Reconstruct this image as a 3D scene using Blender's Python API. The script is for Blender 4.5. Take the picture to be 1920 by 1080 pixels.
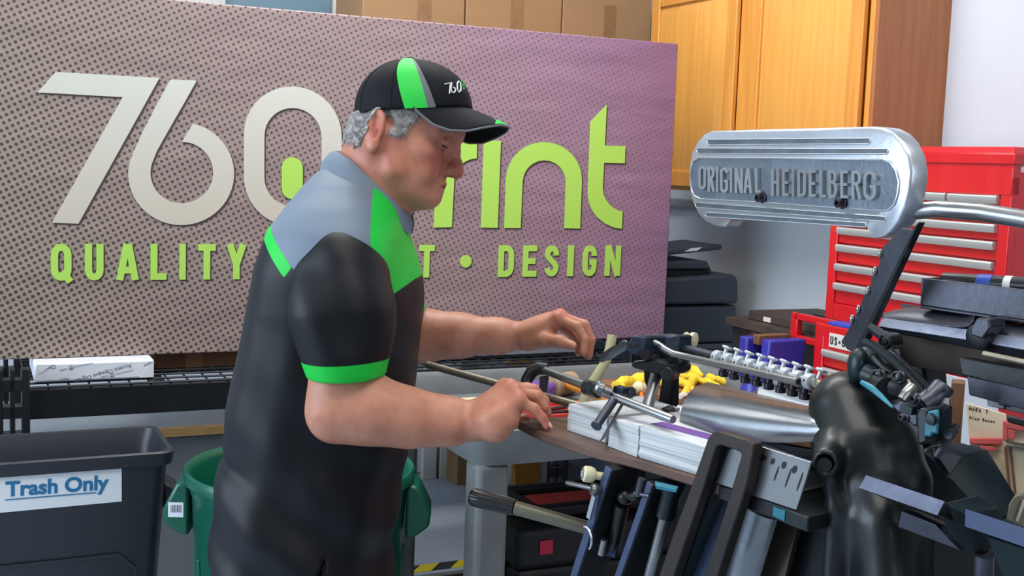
import bpy, bmesh, math, random
import numpy as np
from mathutils import Vector, Matrix

random.seed(7)
for o in list(bpy.data.objects):
    bpy.data.objects.remove(o)
SC = bpy.context.scene
COL = SC.collection
V = Vector
Z = V((0, 0, 1))

# ---------------------------------------------------------------- camera
F_PX = 2214.0
CAM_H = 1.5
cam_data = bpy.data.cameras.new('camera')
cam_data.sensor_width = 36.0
cam_data.lens = F_PX / 1920.0 * 36.0
cam_data.clip_start = 0.05
cam = bpy.data.objects.new('camera', cam_data)
COL.objects.link(cam)
CAM_M = (Matrix.Translation((0, 0, CAM_H)) @ Matrix.Rotation(math.pi / 2 - math.radians(6.05), 4, 'X')
         @ Matrix.Rotation(math.radians(2.04), 4, 'Z'))
cam.matrix_world = CAM_M
SC.camera = cam

# ---------------------------------------------------------------- world, lights, exposure
SC.view_settings.view_transform = 'Standard'
SC.view_settings.look = 'None'
SC.view_settings.gamma = 1.0
SC.view_settings.exposure = 0.0
SC.view_settings.use_curve_mapping = False
world = bpy.data.worlds.new('daylight')
SC.world = world
world.use_nodes = True
wn, wl = world.node_tree.nodes, world.node_tree.links
bg = wn['Background']
tc = wn.new('ShaderNodeTexCoord')
sp = wn.new('ShaderNodeSeparateXYZ')
rp = wn.new('ShaderNodeValToRGB')
wl.new(tc.outputs['Generated'], sp.inputs[0])
mr = wn.new('ShaderNodeMapRange')
mr.inputs[1].default_value = -1.0
wl.new(sp.outputs[2], mr.inputs[0])
wl.new(mr.outputs[0], rp.inputs[0])
rp.color_ramp.elements[0].position = 0.40
rp.color_ramp.elements[0].color = (0.16, 0.17, 0.19, 1)
rp.color_ramp.elements[1].position = 0.85
rp.color_ramp.elements[1].color = (0.86, 0.92, 1.0, 1)
wl.new(rp.outputs[0], bg.inputs[0])
bg.inputs[1].default_value = 0.34


def area_light(name, loc, target, sx, sy, power, col):
    d = bpy.data.lights.new(name, 'AREA')
    d.shape = 'RECTANGLE'
    d.size, d.size_y, d.energy, d.color = sx, sy, power, col
    o = bpy.data.objects.new(name, d)
    COL.objects.link(o)
    o.location = loc
    o.rotation_euler = (V(target) - V(loc)).to_track_quat('-Z', 'Y').to_euler()
    return o


area_light('roller_door_daylight', (-3.3, 1.1, 1.9), (0.1, 2.3, 1.0), 2.6, 2.2, 140, (0.70, 0.84, 1.0))
area_light('shop_ceiling_light_front', (0.2, 1.0, 3.4), (0.3, 1.6, 0), 2.4, 0.8, 38, (1.0, 0.97, 0.92))
area_light('shop_ceiling_light_back', (-0.6, 3.3, 3.4), (-0.6, 3.7, 0), 2.4, 0.8, 46, (1.0, 0.97, 0.92))
area_light('corner_wall_fill', (-0.1, 2.9, 3.2), (1.0, 4.3, 0.9), 1.4, 0.7, 34, (0.95, 0.97, 1.0))  # added fill lamp, brightens the wall below the oak cabinet
area_light('shop_window_daylight', (1.6, -1.4, 2.3), (0.5, 2.6, 1.2), 2.4, 1.6, 24, (0.88, 0.94, 1.0))

# ---------------------------------------------------------------- camera rays to points in the room
CAM_P = V((0, 0, CAM_H))
CAM_R = CAM_M.to_3x3()


def ray(px, py):
    return CAM_R @ V(((px - 960) / F_PX, -(py - 540) / F_PX, -1.0))


def at(px, py, d):
    return CAM_P + ray(px, py) * d


def onp(px, py, o, n):
    r = ray(px, py)
    return CAM_P + r * ((o - CAM_P).dot(n) / r.dot(n))


def onz(px, py, z):
    return onp(px, py, V((0, 0, z)), Z)


def s2l(c):
    c /= 255.0
    return c / 12.92 if c <= 0.04045 else ((c + 0.055) / 1.055) ** 2.4


def rgb(r, g, b):
    return (s2l(r), s2l(g), s2l(b), 1.0)


# ---------------------------------------------------------------- materials
def nt(m):
    return m.node_tree.nodes, m.node_tree.links


def mat(name, col, rough=0.5, metal=0.0, col2=None, scale=6.0, stretch=(1, 1, 1), lo=0.35, hi=0.7, bump=0.0,
        bscale=40.0, bstretch=(1, 1, 1), coat=0.0, rvar=0.0, sheen=0.0, spec=0.5, detail=6.0, sss=0.0):
    m = bpy.data.materials.new(name)
    m.use_nodes = True
    N, L = nt(m)
    b = N['Principled BSDF']
    b.inputs['Base Color'].default_value = rgb(*col)
    b.inputs['Roughness'].default_value = rough
    b.inputs['Metallic'].default_value = metal
    b.inputs['Specular IOR Level'].default_value = spec
    b.inputs['Coat Weight'].default_value = coat
    b.inputs['Sheen Weight'].default_value = sheen
    if sss:
        b.inputs['Subsurface Weight'].default_value = sss
        b.inputs['Subsurface Radius'].default_value = (0.012, 0.005, 0.003)
        b.inputs['Subsurface Scale'].default_value = 1.0
    t = N.new('ShaderNodeTexCoord')
    if col2 is not None or rvar:
        mp = N.new('ShaderNodeMapping')
        mp.inputs['Scale'].default_value = stretch
        L.new(t.outputs['Object'], mp.inputs[0])
        nz = N.new('ShaderNodeTexNoise')
        nz.inputs['Scale'].default_value = scale
        nz.inputs['Detail'].default_value = detail
        nz.inputs['Roughness'].default_value = 0.62
        L.new(mp.outputs[0], nz.inputs['Vector'])
        if col2 is not None:
            r = N.new('ShaderNodeValToRGB')
            r.color_ramp.elements[0].position = lo
            r.color_ramp.elements[1].position = hi
            r.color_ramp.elements[0].color = rgb(*col)
            r.color_ramp.elements[1].color = rgb(*col2)
            L.new(nz.outputs['Fac'], r.inputs[0])
            L.new(r.outputs[0], b.inputs['Base Color'])
        if rvar:
            q = N.new('ShaderNodeMapRange')
            q.inputs[1].default_value, q.inputs[2].default_value = 0.3, 0.7
            q.inputs[3].default_value = max(0.03, rough - rvar)
            q.inputs[4].default_value = min(1.0, rough + rvar)
            L.new(nz.outputs['Fac'], q.inputs[0])
            L.new(q.outputs[0], b.inputs['Roughness'])
    if bump:
        mp2 = N.new('ShaderNodeMapping')
        mp2.inputs['Scale'].default_value = bstretch
        L.new(t.outputs['Object'], mp2.inputs[0])
        n2 = N.new('ShaderNodeTexNoise')
        n2.inputs['Scale'].default_value = bscale
        n2.inputs['Detail'].default_value = 4
        L.new(mp2.outputs[0], n2.inputs['Vector'])
        bp = N.new('ShaderNodeBump')
        bp.inputs['Strength'].default_value = bump
        bp.inputs['Distance'].default_value = 0.004
        L.new(n2.outputs['Fac'], bp.inputs['Height'])
        L.new(bp.outputs[0], b.inputs['Normal'])
    return m


M = {}


def mk(key, *a, **k):
    M[key] = mat(key, *a, **k)


mk('wall', (190, 196, 203), 0.75, col2=(182, 189, 198), scale=1.4, bump=0.08, bscale=120)
mk('floor', (178, 192, 208), 0.45, col2=(164, 178, 194), scale=2.2, bump=0.04, bscale=30, rvar=0.1)
mk('white_paint', (214, 214, 210), 0.5, col2=(196, 196, 190), scale=8)
mk('window_pane', (112, 140, 156), 0.3, col2=(100, 128, 146), scale=1.2)
mk('tape_yellow', (226, 208, 40), 0.5)
mk('tape_black', (48, 50, 54), 0.5)
mk('black_steel', (19, 22, 26), 0.42, metal=0.15, col2=(27, 30, 35), scale=12)
mk('wire_steel', (34, 37, 42), 0.35, metal=0.4)
mk('paper', (214, 217, 220), 0.7)
mk('ream_wrap', (226, 228, 234), 0.4, col2=(214, 217, 226), scale=14)
mk('print_grey', (92, 98, 112), 0.6)
mk('cardboard', (158, 122, 86), 0.8, col2=(146, 112, 78), scale=3, bump=0.05, bscale=90)
mk('cardboard_dark', (120, 84, 58), 0.8, col2=(104, 72, 48), scale=5)
mk('box_tape', (146, 110, 76), 0.3, col2=(128, 96, 64), scale=30)
mk('bin_grey', (31, 35, 42), 0.45, col2=(38, 42, 50), scale=3, bump=0.05, bscale=200, rvar=0.08)
mk('bin_green', (10, 92, 70), 0.32, col2=(8, 80, 62), scale=4)
mk('label_white', (224, 229, 234), 0.45)
mk('label_blue', (26, 112, 160), 0.5)
mk('ink', (30, 30, 34), 0.6)
mk('desk_grey', (112, 118, 122), 0.55, col2=(102, 108, 112), scale=4)
mk('laminate', (160, 166, 172), 0.4)
mk('ply_edge', (196, 158, 104), 0.6, col2=(176, 136, 84), scale=20, stretch=(1, 1, 8))
mk('cart_grey', (116, 121, 122), 0.6, col2=(96, 101, 102), scale=7, bump=0.12, bscale=60)
mk('case_black', (18, 21, 24), 0.5, col2=(25, 28, 32), scale=8)
mk('red_tag', (196, 40, 76), 0.6)
mk('oak', (214, 150, 66), 0.38, col2=(192, 120, 46), scale=5, stretch=(14, 14, 0.7), lo=0.3, hi=0.75, coat=0.25)
mk('oak_panel', (222, 160, 76), 0.36, col2=(206, 138, 58), scale=4, stretch=(12, 12, 0.5), lo=0.3, hi=0.75, coat=0.3)
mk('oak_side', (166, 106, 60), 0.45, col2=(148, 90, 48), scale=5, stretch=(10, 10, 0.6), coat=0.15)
mk('red_paint', (206, 22, 32), 0.3, col2=(194, 16, 26), scale=3, coat=0.3)
mk('aluminium', (196, 198, 196), 0.38, metal=0.55)
mk('chrome', (214, 216, 220), 0.16, metal=1.0)
mk('badge', (206, 204, 196), 0.4)
mk('blue_plastic', (38, 76, 178), 0.4)
mk('copier', (54, 63, 75), 0.5, col2=(48, 56, 67), scale=3)
mk('copier_dark', (24, 28, 34), 0.45)
mk('rust_black', (32, 29, 28), 0.6, col2=(112, 74, 48), scale=9, lo=0.56, hi=0.74, bump=0.2, bscale=40)
mk('grimy_wood', (70, 58, 50), 0.6, col2=(50, 42, 38), scale=8)
mk('conduit', (150, 156, 160), 0.4, metal=0.4)
mk('vise_blue', (58, 54, 160), 0.35, col2=(48, 44, 136), scale=10)
mk('glove', (232, 204, 46), 0.75, col2=(206, 170, 40), scale=24, bump=0.3, bscale=70)
mk('rag_white', (226, 222, 214), 0.8)
mk('orange', (232, 120, 30), 0.45)
mk('handle_wood', (210, 136, 48), 0.4, col2=(186, 112, 36), scale=10, stretch=(1, 1, 1), coat=0.3)
mk('rawhide', (176, 150, 116), 0.75, col2=(138, 112, 84), scale=30, bump=0.3)
mk('tray_red', (192, 54, 44), 0.5)
mk('purple', (112, 70, 150), 0.5)
mk('bench_brown', (150, 96, 62), 0.55, col2=(126, 78, 50), scale=8)
# press
mk('press_black', (15, 19, 21), 0.40, metal=0.1, col2=(17, 25, 28), scale=5, lo=0.4, hi=0.8, coat=0.08, bump=0.05, bscale=60)
mk('press_dark', (20, 22, 25), 0.38, metal=0.35, col2=(38, 42, 46), scale=14, bump=0.1, bscale=60)
mk('press_teal', (15, 27, 31), 0.4, metal=0.2, col2=(20, 42, 48), scale=12, bump=0.08, bscale=40)
mk('teal_paint', (32, 130, 150), 0.4, col2=(20, 92, 112), scale=30)
mk('cast_navy', (28, 38, 54), 0.34, metal=0.4, col2=(46, 62, 82), scale=30, bump=0.12, bscale=70)
mk('steel', (158, 160, 162), 0.32, metal=0.9, col2=(128, 128, 126), scale=10, rvar=0.1)
mk('steel_bright', (204, 208, 214), 0.28, metal=0.85, col2=(176, 182, 190), scale=14, rvar=0.08)
mk('steel_brown', (112, 100, 92), 0.36, metal=0.7, col2=(88, 76, 70), scale=9, rvar=0.1)
mk('steel_blue', (72, 86, 116), 0.45, metal=0.4, col2=(60, 72, 98), scale=24, rvar=0.1)  # rails and guards; also the daylight painted on the ledge faces
mk('steel_sheet', (150, 156, 164), 0.3, metal=0.85, col2=(118, 122, 126), scale=5, rvar=0.1)
mk('steel_gun', (66, 68, 76), 0.36, metal=0.7, col2=(84, 86, 98), scale=10, bump=0.08, bscale=80)
mk('sign_alu', (206, 213, 222), 0.34, metal=0.75, col2=(186, 194, 205), scale=9, rvar=0.1, bump=0.06, bscale=90)
mk('sign_field', (128, 138, 150), 0.45, metal=0.6, col2=(104, 113, 126), scale=11, bump=0.15, bscale=160)
mk('sign_groove', (96, 104, 114), 0.5, metal=0.7, col2=(120, 128, 138), scale=20)
mk('bolt', (62, 58, 66), 0.35, metal=0.8)
mk('hose', (206, 200, 160), 0.4, col2=(190, 184, 142), scale=8)
mk('feed_board', (112, 84, 70), 0.42, metal=0.25, col2=(84, 62, 54), scale=9, stretch=(1, 1, 3), rvar=0.1)
mk('grip_black', (20, 20, 22), 0.32)
mk('cream_enamel', (214, 208, 170), 0.35)
mk('white_enamel', (204, 210, 216), 0.28, metal=0.35)
mk('lip_steel', (156, 166, 190), 0.5, metal=0.4, col2=(120, 130, 156), scale=40)
mk('khaki_metal', (112, 108, 92), 0.45, metal=0.4)
mk('die_ply', (218, 202, 176), 0.7, col2=(200, 182, 152), scale=6, stretch=(6, 6, 1))
mk('die_foam', (206, 92, 88), 0.75, col2=(190, 78, 76), scale=30)
mk('brown_wood', (120, 82, 54), 0.6, col2=(94, 62, 40), scale=6, stretch=(8, 8, 1))
mk('foam_board', (206, 216, 230), 0.6)
# clothes and person
mk('khaki_cloth', (178, 168, 146), 0.85, bump=0.1, bscale=300)
mk('shoe_leather', (44, 36, 32), 0.45)
mk('collar_grey', (112, 126, 142), 0.75, col2=(105, 119, 135), scale=10, bump=0.06, bscale=500, sheen=0.05)
mk('cuff_green', (22, 198, 66), 0.6, bump=0.06, bscale=500)
mk('seam', (60, 66, 72), 0.8)
mk('hair_grey', (188, 184, 180), 0.8, col2=(126, 122, 120), scale=70, lo=0.3, hi=0.7)
mk('cap_black', (11, 14, 20), 0.7, bump=0.06, bscale=600, spec=0.2)
mk('loop_iron', (62, 54, 50), 0.42, metal=0.5, col2=(38, 36, 36), scale=8, rvar=0.1)
mk('rod_beige', (150, 142, 126), 0.4, metal=0.6, col2=(122, 114, 100), scale=16)
mk('cap_green', (20, 196, 62), 0.55)
mk('cap_grey', (96, 100, 106), 0.6)
mk('thread_white', (232, 234, 236), 0.6)
mk('nail', (226, 172, 156), 0.3)
mk('eye_white', (206, 198, 190), 0.2)
mk('lash', (74, 52, 46), 0.7)


# ---------------------------------------------------------------- mesh builder
def frame_from(d, up=Z):
    d = d.normalized()
    if abs(d.dot(up)) > 0.98:
        up = V((1, 0, 0)) if abs(d.x) < 0.9 else V((0, 1, 0))
    s = d.cross(up).normalized()
    u = s.cross(d).normalized()
    return d, s, u


class MB:
    def __init__(self):
        self.v, self.f = [], []

    def add(self, vs, fs):
        n = len(self.v)
        self.v += [V(p) for p in vs]
        self.f += [tuple(i + n for i in f) for f in fs]
        return self

    def box(self, c, sx, sy, sz, ax=None):
        ax = ax or (V((1, 0, 0)), V((0, 1, 0)), Z)
        c = V(c)
        vs = [c + ax[0] * (i * sx / 2) + ax[1] * (j * sy / 2) + ax[2] * (k * sz / 2)
              for k in (-1, 1) for j in (-1, 1) for i in (-1, 1)]
        return self.add(vs, [(0, 2, 3, 1), (4, 5, 7, 6), (0, 1, 5, 4), (2, 6, 7, 3), (0, 4, 6, 2), (1, 3, 7, 5)])

    def bar(self, p0, p1, w, h, up=Z):
        p0, p1 = V(p0), V(p1)
        d, s, u = frame_from(p1 - p0, up)
        return self.box((p0 + p1) / 2, (p1 - p0).length, w, h, (d, s, u))

    def loft(self, rings, cap=True, closed=False):
        n = len(rings[0])
        vs = [p for r in rings for p in r]
        fs = []
        R = len(rings)
        for i in range(R if closed else R - 1):
            a, b = i * n, ((i + 1) % R) * n
            for j in range(n):
                k = (j + 1) % n
                fs.append((a + j, a + k, b + k, b + j))
        if cap and not closed:
            fs.append(tuple(range(n - 1, -1, -1)))
            fs.append(tuple(range((R - 1) * n, R * n)))
        return self.add(vs, fs)

    def tube(self, pts, r, n=14, flat=1.0, cap=True, up=Z):
        pts = [V(p) for p in pts]
        rs = r if isinstance(r, (list, tuple)) else [r] * len(pts)
        d, s, u = frame_from(pts[1] - pts[0], up)
        rings = []
        for i, p in enumerate(pts):
            if i == 0:
                t = pts[1] - pts[0]
            elif i == len(pts) - 1:
                t = pts[-1] - pts[-2]
            else:
                t = (pts[i + 1] - p).normalized() + (p - pts[i - 1]).normalized()
            t.normalize()
            s = (s - t * s.dot(t)).normalized()
            u = s.cross(t)
            rings.append([p + s * (math.cos(a) * rs[i]) + u * (math.sin(a) * rs[i] * flat)
                          for a in [2 * math.pi * k / n for k in range(n)]])
        return self.loft(rings, cap)

    def cyl(self, p0, p1, r0, r1=None, n=24):
        return self.tube([p0, p1], [r0, r0 if r1 is None else r1], n)

    def lathe(self, prof, o, axis=Z, n=28):
        d, s, u = frame_from(V(axis))
        rings = [[V(o) + d * h + s * (math.cos(a) * r) + u * (math.sin(a) * r)
                  for a in [2 * math.pi * k / n for k in range(n)]] for r, h in prof]
        return self.loft(rings)

    def prism(self, pts, ext):
        pts = [V(p) for p in pts]
        ext = V(ext)
        n = len(pts)
        vs = pts + [p + ext for p in pts]
        fs = [tuple(range(n - 1, -1, -1)), tuple(range(n, 2 * n))]
        fs += [(i, (i + 1) % n, n + (i + 1) % n, n + i) for i in range(n)]
        return self.add(vs, fs)

    def ell(self, c, rx, ry, rz, ax=None, n=20, m=12):
        ax = ax or (V((1, 0, 0)), V((0, 1, 0)), Z)
        rings = []
        for i in range(m + 1):
            th = math.pi * (i + 0.02) / (m + 0.04) - math.pi / 2
            rings.append([V(c) + ax[0] * (rx * math.cos(th) * math.cos(a)) + ax[1] * (ry * math.cos(th) * math.sin(a))
                          + ax[2] * (rz * math.sin(th)) for a in [2 * math.pi * k / n for k in range(n)]])
        return self.loft(rings)

    def sheet(self, rows, nrm_t):
        """a grid of points given thickness along a vector (or per-point function)"""
        R, C = len(rows), len(rows[0])
        off = (lambda i, j: nrm_t(i, j)) if callable(nrm_t) else (lambda i, j: V(nrm_t))
        vs = [V(rows[i][j]) for i in range(R) for j in range(C)]
        vs += [V(rows[i][j]) + off(i, j) for i in range(R) for j in range(C)]
        n = R * C
        fs = []
        for i in range(R - 1):
            for j in range(C - 1):
                a, b, c, d = i * C + j, i * C + j + 1, (i + 1) * C + j + 1, (i + 1) * C + j
                fs.append((a, d, c, b))
                fs.append((n + a, n + b, n + c, n + d))
        bd = [(0, j) for j in range(C)] + [(i, C - 1) for i in range(1, R)] + \
             [(R - 1, j) for j in range(C - 2, -1, -1)] + [(i, 0) for i in range(R - 2, 0, -1)]
        for k in range(len(bd)):
            a = bd[k][0] * C + bd[k][1]
            b = bd[(k + 1) % len(bd)][0] * C + bd[(k + 1) % len(bd)][1]
            fs.append((a, b, n + b, n + a))
        return self.add(vs, fs)

    def done(self, name, m, parent=None, bevel=0.0, sharp=35, loc=None, label=None, seg=2, subsurf=0):
        root = parent
        while root is not None and root.parent is not None:
            root = root.parent
        L = V(root['base']) if root is not None else V(loc if loc is not None else (0, 0, 0))
        me = bpy.data.meshes.new(name)
        me.from_pydata([p - L for p in self.v], [], self.f)
        bm = bmesh.new()
        bm.from_mesh(me)
        bmesh.ops.recalc_face_normals(bm, faces=bm.faces)
        bm.to_mesh(me)
        bm.free()
        me.materials.append(M[m] if isinstance(m, str) else m)
        for p in me.polygons:
            p.use_smooth = True
        if sharp < 179:
            me.set_sharp_from_angle(angle=math.radians(sharp))
        o = bpy.data.objects.new(name, me)
        COL.objects.link(o)
        if parent is not None:
            o.parent = parent
        else:
            o.location = L
            o['base'] = tuple(L)
        if bevel:
            b = o.modifiers.new('bevel', 'BEVEL')
            b.width = bevel
            b.segments = seg
            b.limit_method = 'ANGLE'
            b.angle_limit = math.radians(38)
            b.harden_normals = False
        if subsurf:
            s = o.modifiers.new('smooth', 'SUBSURF')
            s.levels = s.render_levels = subsurf
        if label:
            o['label'] = label
        return o


def thing(name, label, cat, loc, group=None):
    o = bpy.data.objects.new(name, None)
    o.empty_display_size = 0.05
    COL.objects.link(o)
    o.location = loc
    o['base'] = tuple(loc)
    o['label'], o['category'] = label, cat
    if group:
        o['group'] = group
    return o


def tag(o, label, cat, group=None):
    o['label'], o['category'] = label, cat
    if group:
        o['group'] = group
    return o


def struct(o):
    o['kind'] = 'structure'
    return o


# ---------------------------------------------------------------- lettering
def arc(cx, cy, rx, ry, a0, a1, n=10):
    return [(cx + rx * math.cos(math.radians(a0 + (a1 - a0) * i / n)),
             cy + ry * math.sin(math.radians(a0 + (a1 - a0) * i / n))) for i in range(n + 1)]


def stroke(pts, t, closed=False):
    """quads of a mitred stroke of width t along a 2-D polyline"""
    P = [V((p[0], p[1])) for p in pts]
    n = len(P)
    Lp, Rp = [], []
    for i in range(n):
        a = P[i - 1] if (i > 0 or closed) else None
        b = P[(i + 1) % n] if (i < n - 1 or closed) else None
        d1 = (P[i] - a).normalized() if a is not None else None
        d2 = (b - P[i]).normalized() if b is not None else None
        if d1 is None:
            d1 = d2
        if d2 is None:
            d2 = d1
        n1, n2 = V((-d1.y, d1.x)), V((-d2.y, d2.x))
        mm = (n1 + n2)
        if mm.length < 1e-6:
            mm = n1.copy()
        mm.normalize()
        k = (t / 2) / max(0.45, mm.dot(n1))
        Lp.append(P[i] + mm * k)
        Rp.append(P[i] - mm * k)
    if closed:
        return Lp + [Lp[0]] , Rp + [Rp[0]]
    return Lp, Rp


def glyph(ch, w, t):
    """strokes (centre lines) of a condensed bold capital in a box w wide and 1 high"""
    a, b, h, c = t / 2, w - t / 2, 1 - t / 2, t / 2
    r = (b - a) / 2
    ry = min(0.28, r * 1.3)
    m = (a + b) / 2
    top = arc(m, h - ry, r, ry, 0, 180)
    bot = arc(m, c + ry, r, ry, 180, 360)
    g = {
        'O': [(bot + top, True)],
        'Q': [(bot + top, True), ([(m + 0.02, c + 0.16), (b + t * 0.35, -0.03)], False)],
        'U': [([(a, 1)] + bot + [(b, 1)], False)],
        'A': [([(a - t * 0.1, 0), (m - t * 0.12, 1)], False), ([(b + t * 0.1, 0), (m + t * 0.12, 1)], False),
              ([(a + .02, 0.28), (b - .02, 0.28)], False)],
        'L': [([(a, 1), (a, c), (w, c)], False)],
        'I': [([(m, 0), (m, 1)], False)],
        'T': [([(0, h), (w, h)], False), ([(m, 0), (m, h)], False)],
        'Y': [([(a - t * .05, 1), (m, 0.42)], False), ([(b + t * .05, 1), (m, 0.42)], False), ([(m, 0), (m, 0.48)], False)],
        'P': [([(a, 0), (a, 1)], False), ([(a, h)] + arc(m, h - .21, r, .21, 90, -90) + [(a, h - .42)], False)],
        'R': [([(a, 0), (a, 1)], False), ([(a, h)] + arc(m, h - .2, r, .2, 90, -90) + [(a, h - .4)], False),
              ([(m, h - .4), (b + t * .12, 0)], False)],
        'N': [([(a, 0), (a, 1)], False), ([(b, 0), (b, 1)], False), ([(a + t * .1, 1), (b - t * .1, 0)], False)],
        'D': [([(a, c)] + arc(m, c + ry, r, ry, 270, 360) + arc(m, h - ry, r, ry, 0, 90) + [(a, h)], True)],
        'E': [([(w, h), (a, h), (a, c), (w, c)], False), ([(a, 0.5), (w * .9, 0.5)], False)],
        'S': [(arc(m, h - ry, r, ry, -8, 180) + [(a, .68), (a + .05, .6), (b - .05, .4), (b, .32)] + arc(m, c + ry, r, ry, 0, -172), False)],
        'G': [(arc(m, h - ry, r, ry, -8, 180) + arc(m, c + ry, r, ry, 180, 360) + [(b, 0.46), (m, 0.46)], False)],
        'H': [([(a, 0), (a, 1)], False), ([(b, 0), (b, 1)], False), ([(a, .5), (b, .5)], False)],
        'B': [([(a, 0), (a, 1)], False), ([(a, h)] + arc(m - .02, h - .19, r, .19, 90, -90) + [(a, h - .38)], False),
              ([(a, h - .38)] + arc(m, (c + h - .38) / 2, r, (h - .38 - c) / 2, 90, -90) + [(a, c)], False)],
    }
    return g[ch]


def add_strokes(mb, strokes, t, fn, ext):
    """fn maps 2-D to the surface, ext is the raise vector"""
    step_ = 0
    for pts, closed in strokes:
        Lp, Rp = stroke(pts, t, closed)
        n = len(Lp)
        vs, fs = [], []
        step_ += 1
        e2 = ext * (1.0 + 0.012 * step_)
        for i in range(n):
            p, q = fn(*Lp[i]), fn(*Rp[i])
            vs += [p, q, p + e2, q + e2]
        for i in range(n - 1):
            a, b = 4 * i, 4 * (i + 1)
            fs += [(a, a + 1, b + 1, b), (a + 2, b + 2, b + 3, a + 3), (a, b, b + 2, a + 2), (a + 1, a + 3, b + 3, b + 1)]
        fs += [(0, 2, 3, 1), (4 * n - 4, 4 * n - 3, 4 * n - 1, 4 * n - 2)]
        mb.add(vs, fs)


def text_mesh(s, bold=0.0):
    """flat lettering from the built-in typeface: vertices scaled to cap height 1 and faces"""
    cu = bpy.data.curves.new('lettering', 'FONT')
    cu.body = s
    cu.offset = bold
    cu.resolution_u = 4
    o = bpy.data.objects.new('lettering', cu)
    COL.objects.link(o)
    dg = bpy.context.evaluated_depsgraph_get()
    me = o.evaluated_get(dg).to_mesh()
    vs = [V(v.co) for v in me.vertices]
    fs = [tuple(p.vertices) for p in me.polygons]
    o.evaluated_get(dg).to_mesh_clear()
    bpy.data.objects.remove(o)
    bpy.data.curves.remove(cu)
    return vs, fs


def add_text(mb, s, o, ux, uy, width, lift, bold=0.0, height=None):
    vs, fs = text_mesh(s, bold)
    x0, x1 = min(v.x for v in vs), max(v.x for v in vs)
    y0, y1 = min(v.y for v in vs), max(v.y for v in vs)
    k = width / (x1 - x0)
    ky = k if height is None else height / (y1 - y0)
    mb.add([o + ux * ((v.x - x0) * k) + uy * ((v.y - y0) * ky) + lift for v in vs], fs)

# ================================================================ the room
D1 = V((math.sin(math.radians(65.2)), math.cos(math.radians(65.2)), 0))      # along the far wall, rack and sign
D2 = V((-D1.y, D1.x, 0))                                                    # along the right wall, away from the camera
NF = -D2                                                                    # out of the far wall
AX = (D1, D2, Z)


def RW(t, off=0.0, z=0.0):
    """a point on the right wall, t along it, off into the room"""
    p = V((1.663, 3.08, 0)) + D2 * t - D1 * off
    return V((p.x, p.y, z))


WALL_T = 3.06


def FW(s, off=0.0, z=0.0):
    """a point on the far wall, s from the corner to the left, off into the room"""
    p = RW(WALL_T) - D1 * s - D2 * off
    return V((p.x, p.y, z))


mb = MB()
mb.box((0, 2.5, -0.05), 14, 12, 0.1)
struct(mb.done('floor', 'floor'))
mb = MB()
mb.box(FW(2.9, -0.05, 1.7), 6.2, 0.1, 3.4, AX)
struct(mb.done('wall_back', 'wall'))
mb = MB()
mb.box(RW(0.9, -0.05, 1.7), 0.1, 4.4, 3.4, AX)
struct(mb.done('wall_right', 'wall'))


def far_on(px, py, off=0.0):
    return onp(px, py, FW(0, off), NF)


# window high on the far wall
wp = [far_on(410, 60), far_on(615, 60)]
sA = (FW(0) - wp[0]).dot(D1)
sB = (FW(0) - wp[1]).dot(D1)
win = bpy.data.objects.new('window_1', None)
COL.objects.link(win)
win.location = FW((sA + sB) / 2, 0.0, 2.0)
win['base'] = tuple(win.location)
struct(win)
mb = MB()
mb.box(FW((sA + sB) / 2, 0.012, 2.25), sA - sB, 0.02, 1.3, AX)
mb.done('window_pane', 'window_pane', win)
mb = MB()
for s in (sA + 0.06, sB - 0.09):
    mb.box(FW(s, 0.02, 2.25), 0.16, 0.05, 1.5, AX)
for z in (1.55, 2.95):
    mb.box(FW((sA + sB) / 2, 0.02, z), sA - sB + 0.3, 0.05, 0.1, AX)
mb.done('window_frame', 'white_paint', win, bevel=0.004)
# door in the far wall, its frame reaching the floor behind the workbench cart
pd = far_on(800, 900)
sd = (FW(0) - pd).dot(D1)
dr = bpy.data.objects.new('door_1', None)
COL.objects.link(dr)
dr.location = FW(sd, 0, 0)
dr['base'] = tuple(dr.location)
struct(dr)
mb = MB()
for s, w in ((sd + 0.01, 0.07), (sd - 0.09, 0.10)):
    mb.box(FW(s, 0.03, 1.05), w, 0.07, 2.1, AX)
mb.box(FW(sd + .46, 0.03, 1.05), 0.07, 0.07, 2.1, AX)
mb.box(FW(sd + .18, 0.03, 2.12), 0.64, 0.07, 0.1, AX)
mb.done('door_frame', 'white_paint', dr, bevel=0.004)
mb = MB()
mb.box(FW(sd + 0.23, 0.02, 1.03), 0.40, 0.04, 2.0, AX)
mb.done('door_leaf', 'wall', dr, bevel=0.003)
# dark skirting
mb = MB()
mb.box(FW(sd - 0.64, 0.012, 0.06), 0.98, 0.02, 0.12, AX)
struct(mb.done('baseboard_back', 'copier_dark'))


# hazard tape on the floor: one strip, black and yellow blocks
def tape(p0, p1, w, n, label):
    d = (p1 - p0).normalized()
    s = V((-d.y, d.x, 0))
    root = thing('hazard_tape', label, 'floor tape', p0)
    for k, key in enumerate(('tape_yellow', 'tape_black')):
        m = MB()
        L = (p1 - p0).length / n
        for i in range(k, n, 2):
            a = p0 + d * (L * i)
            b = a + d * L
            sk = d * (w * 0.9)
            m.prism([a - s * w / 2, b - s * w / 2, b + s * w / 2 + sk, a + s * w / 2 + sk], (0, 0, 0.0015))
        m.done('yellow_stripes' if k == 0 else 'black_stripes', key, root)


tape(onz(690, 1079, 0.0), onz(1010, 1038, 0.0), 0.07, 9, 'black and yellow striped tape on floor beside the grey cart leg')
tape(onz(930, 915, 0.0), onz(975, 945, 0.0), 0.07, 3, 'short yellow tape strip on floor near the far wall')

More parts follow.
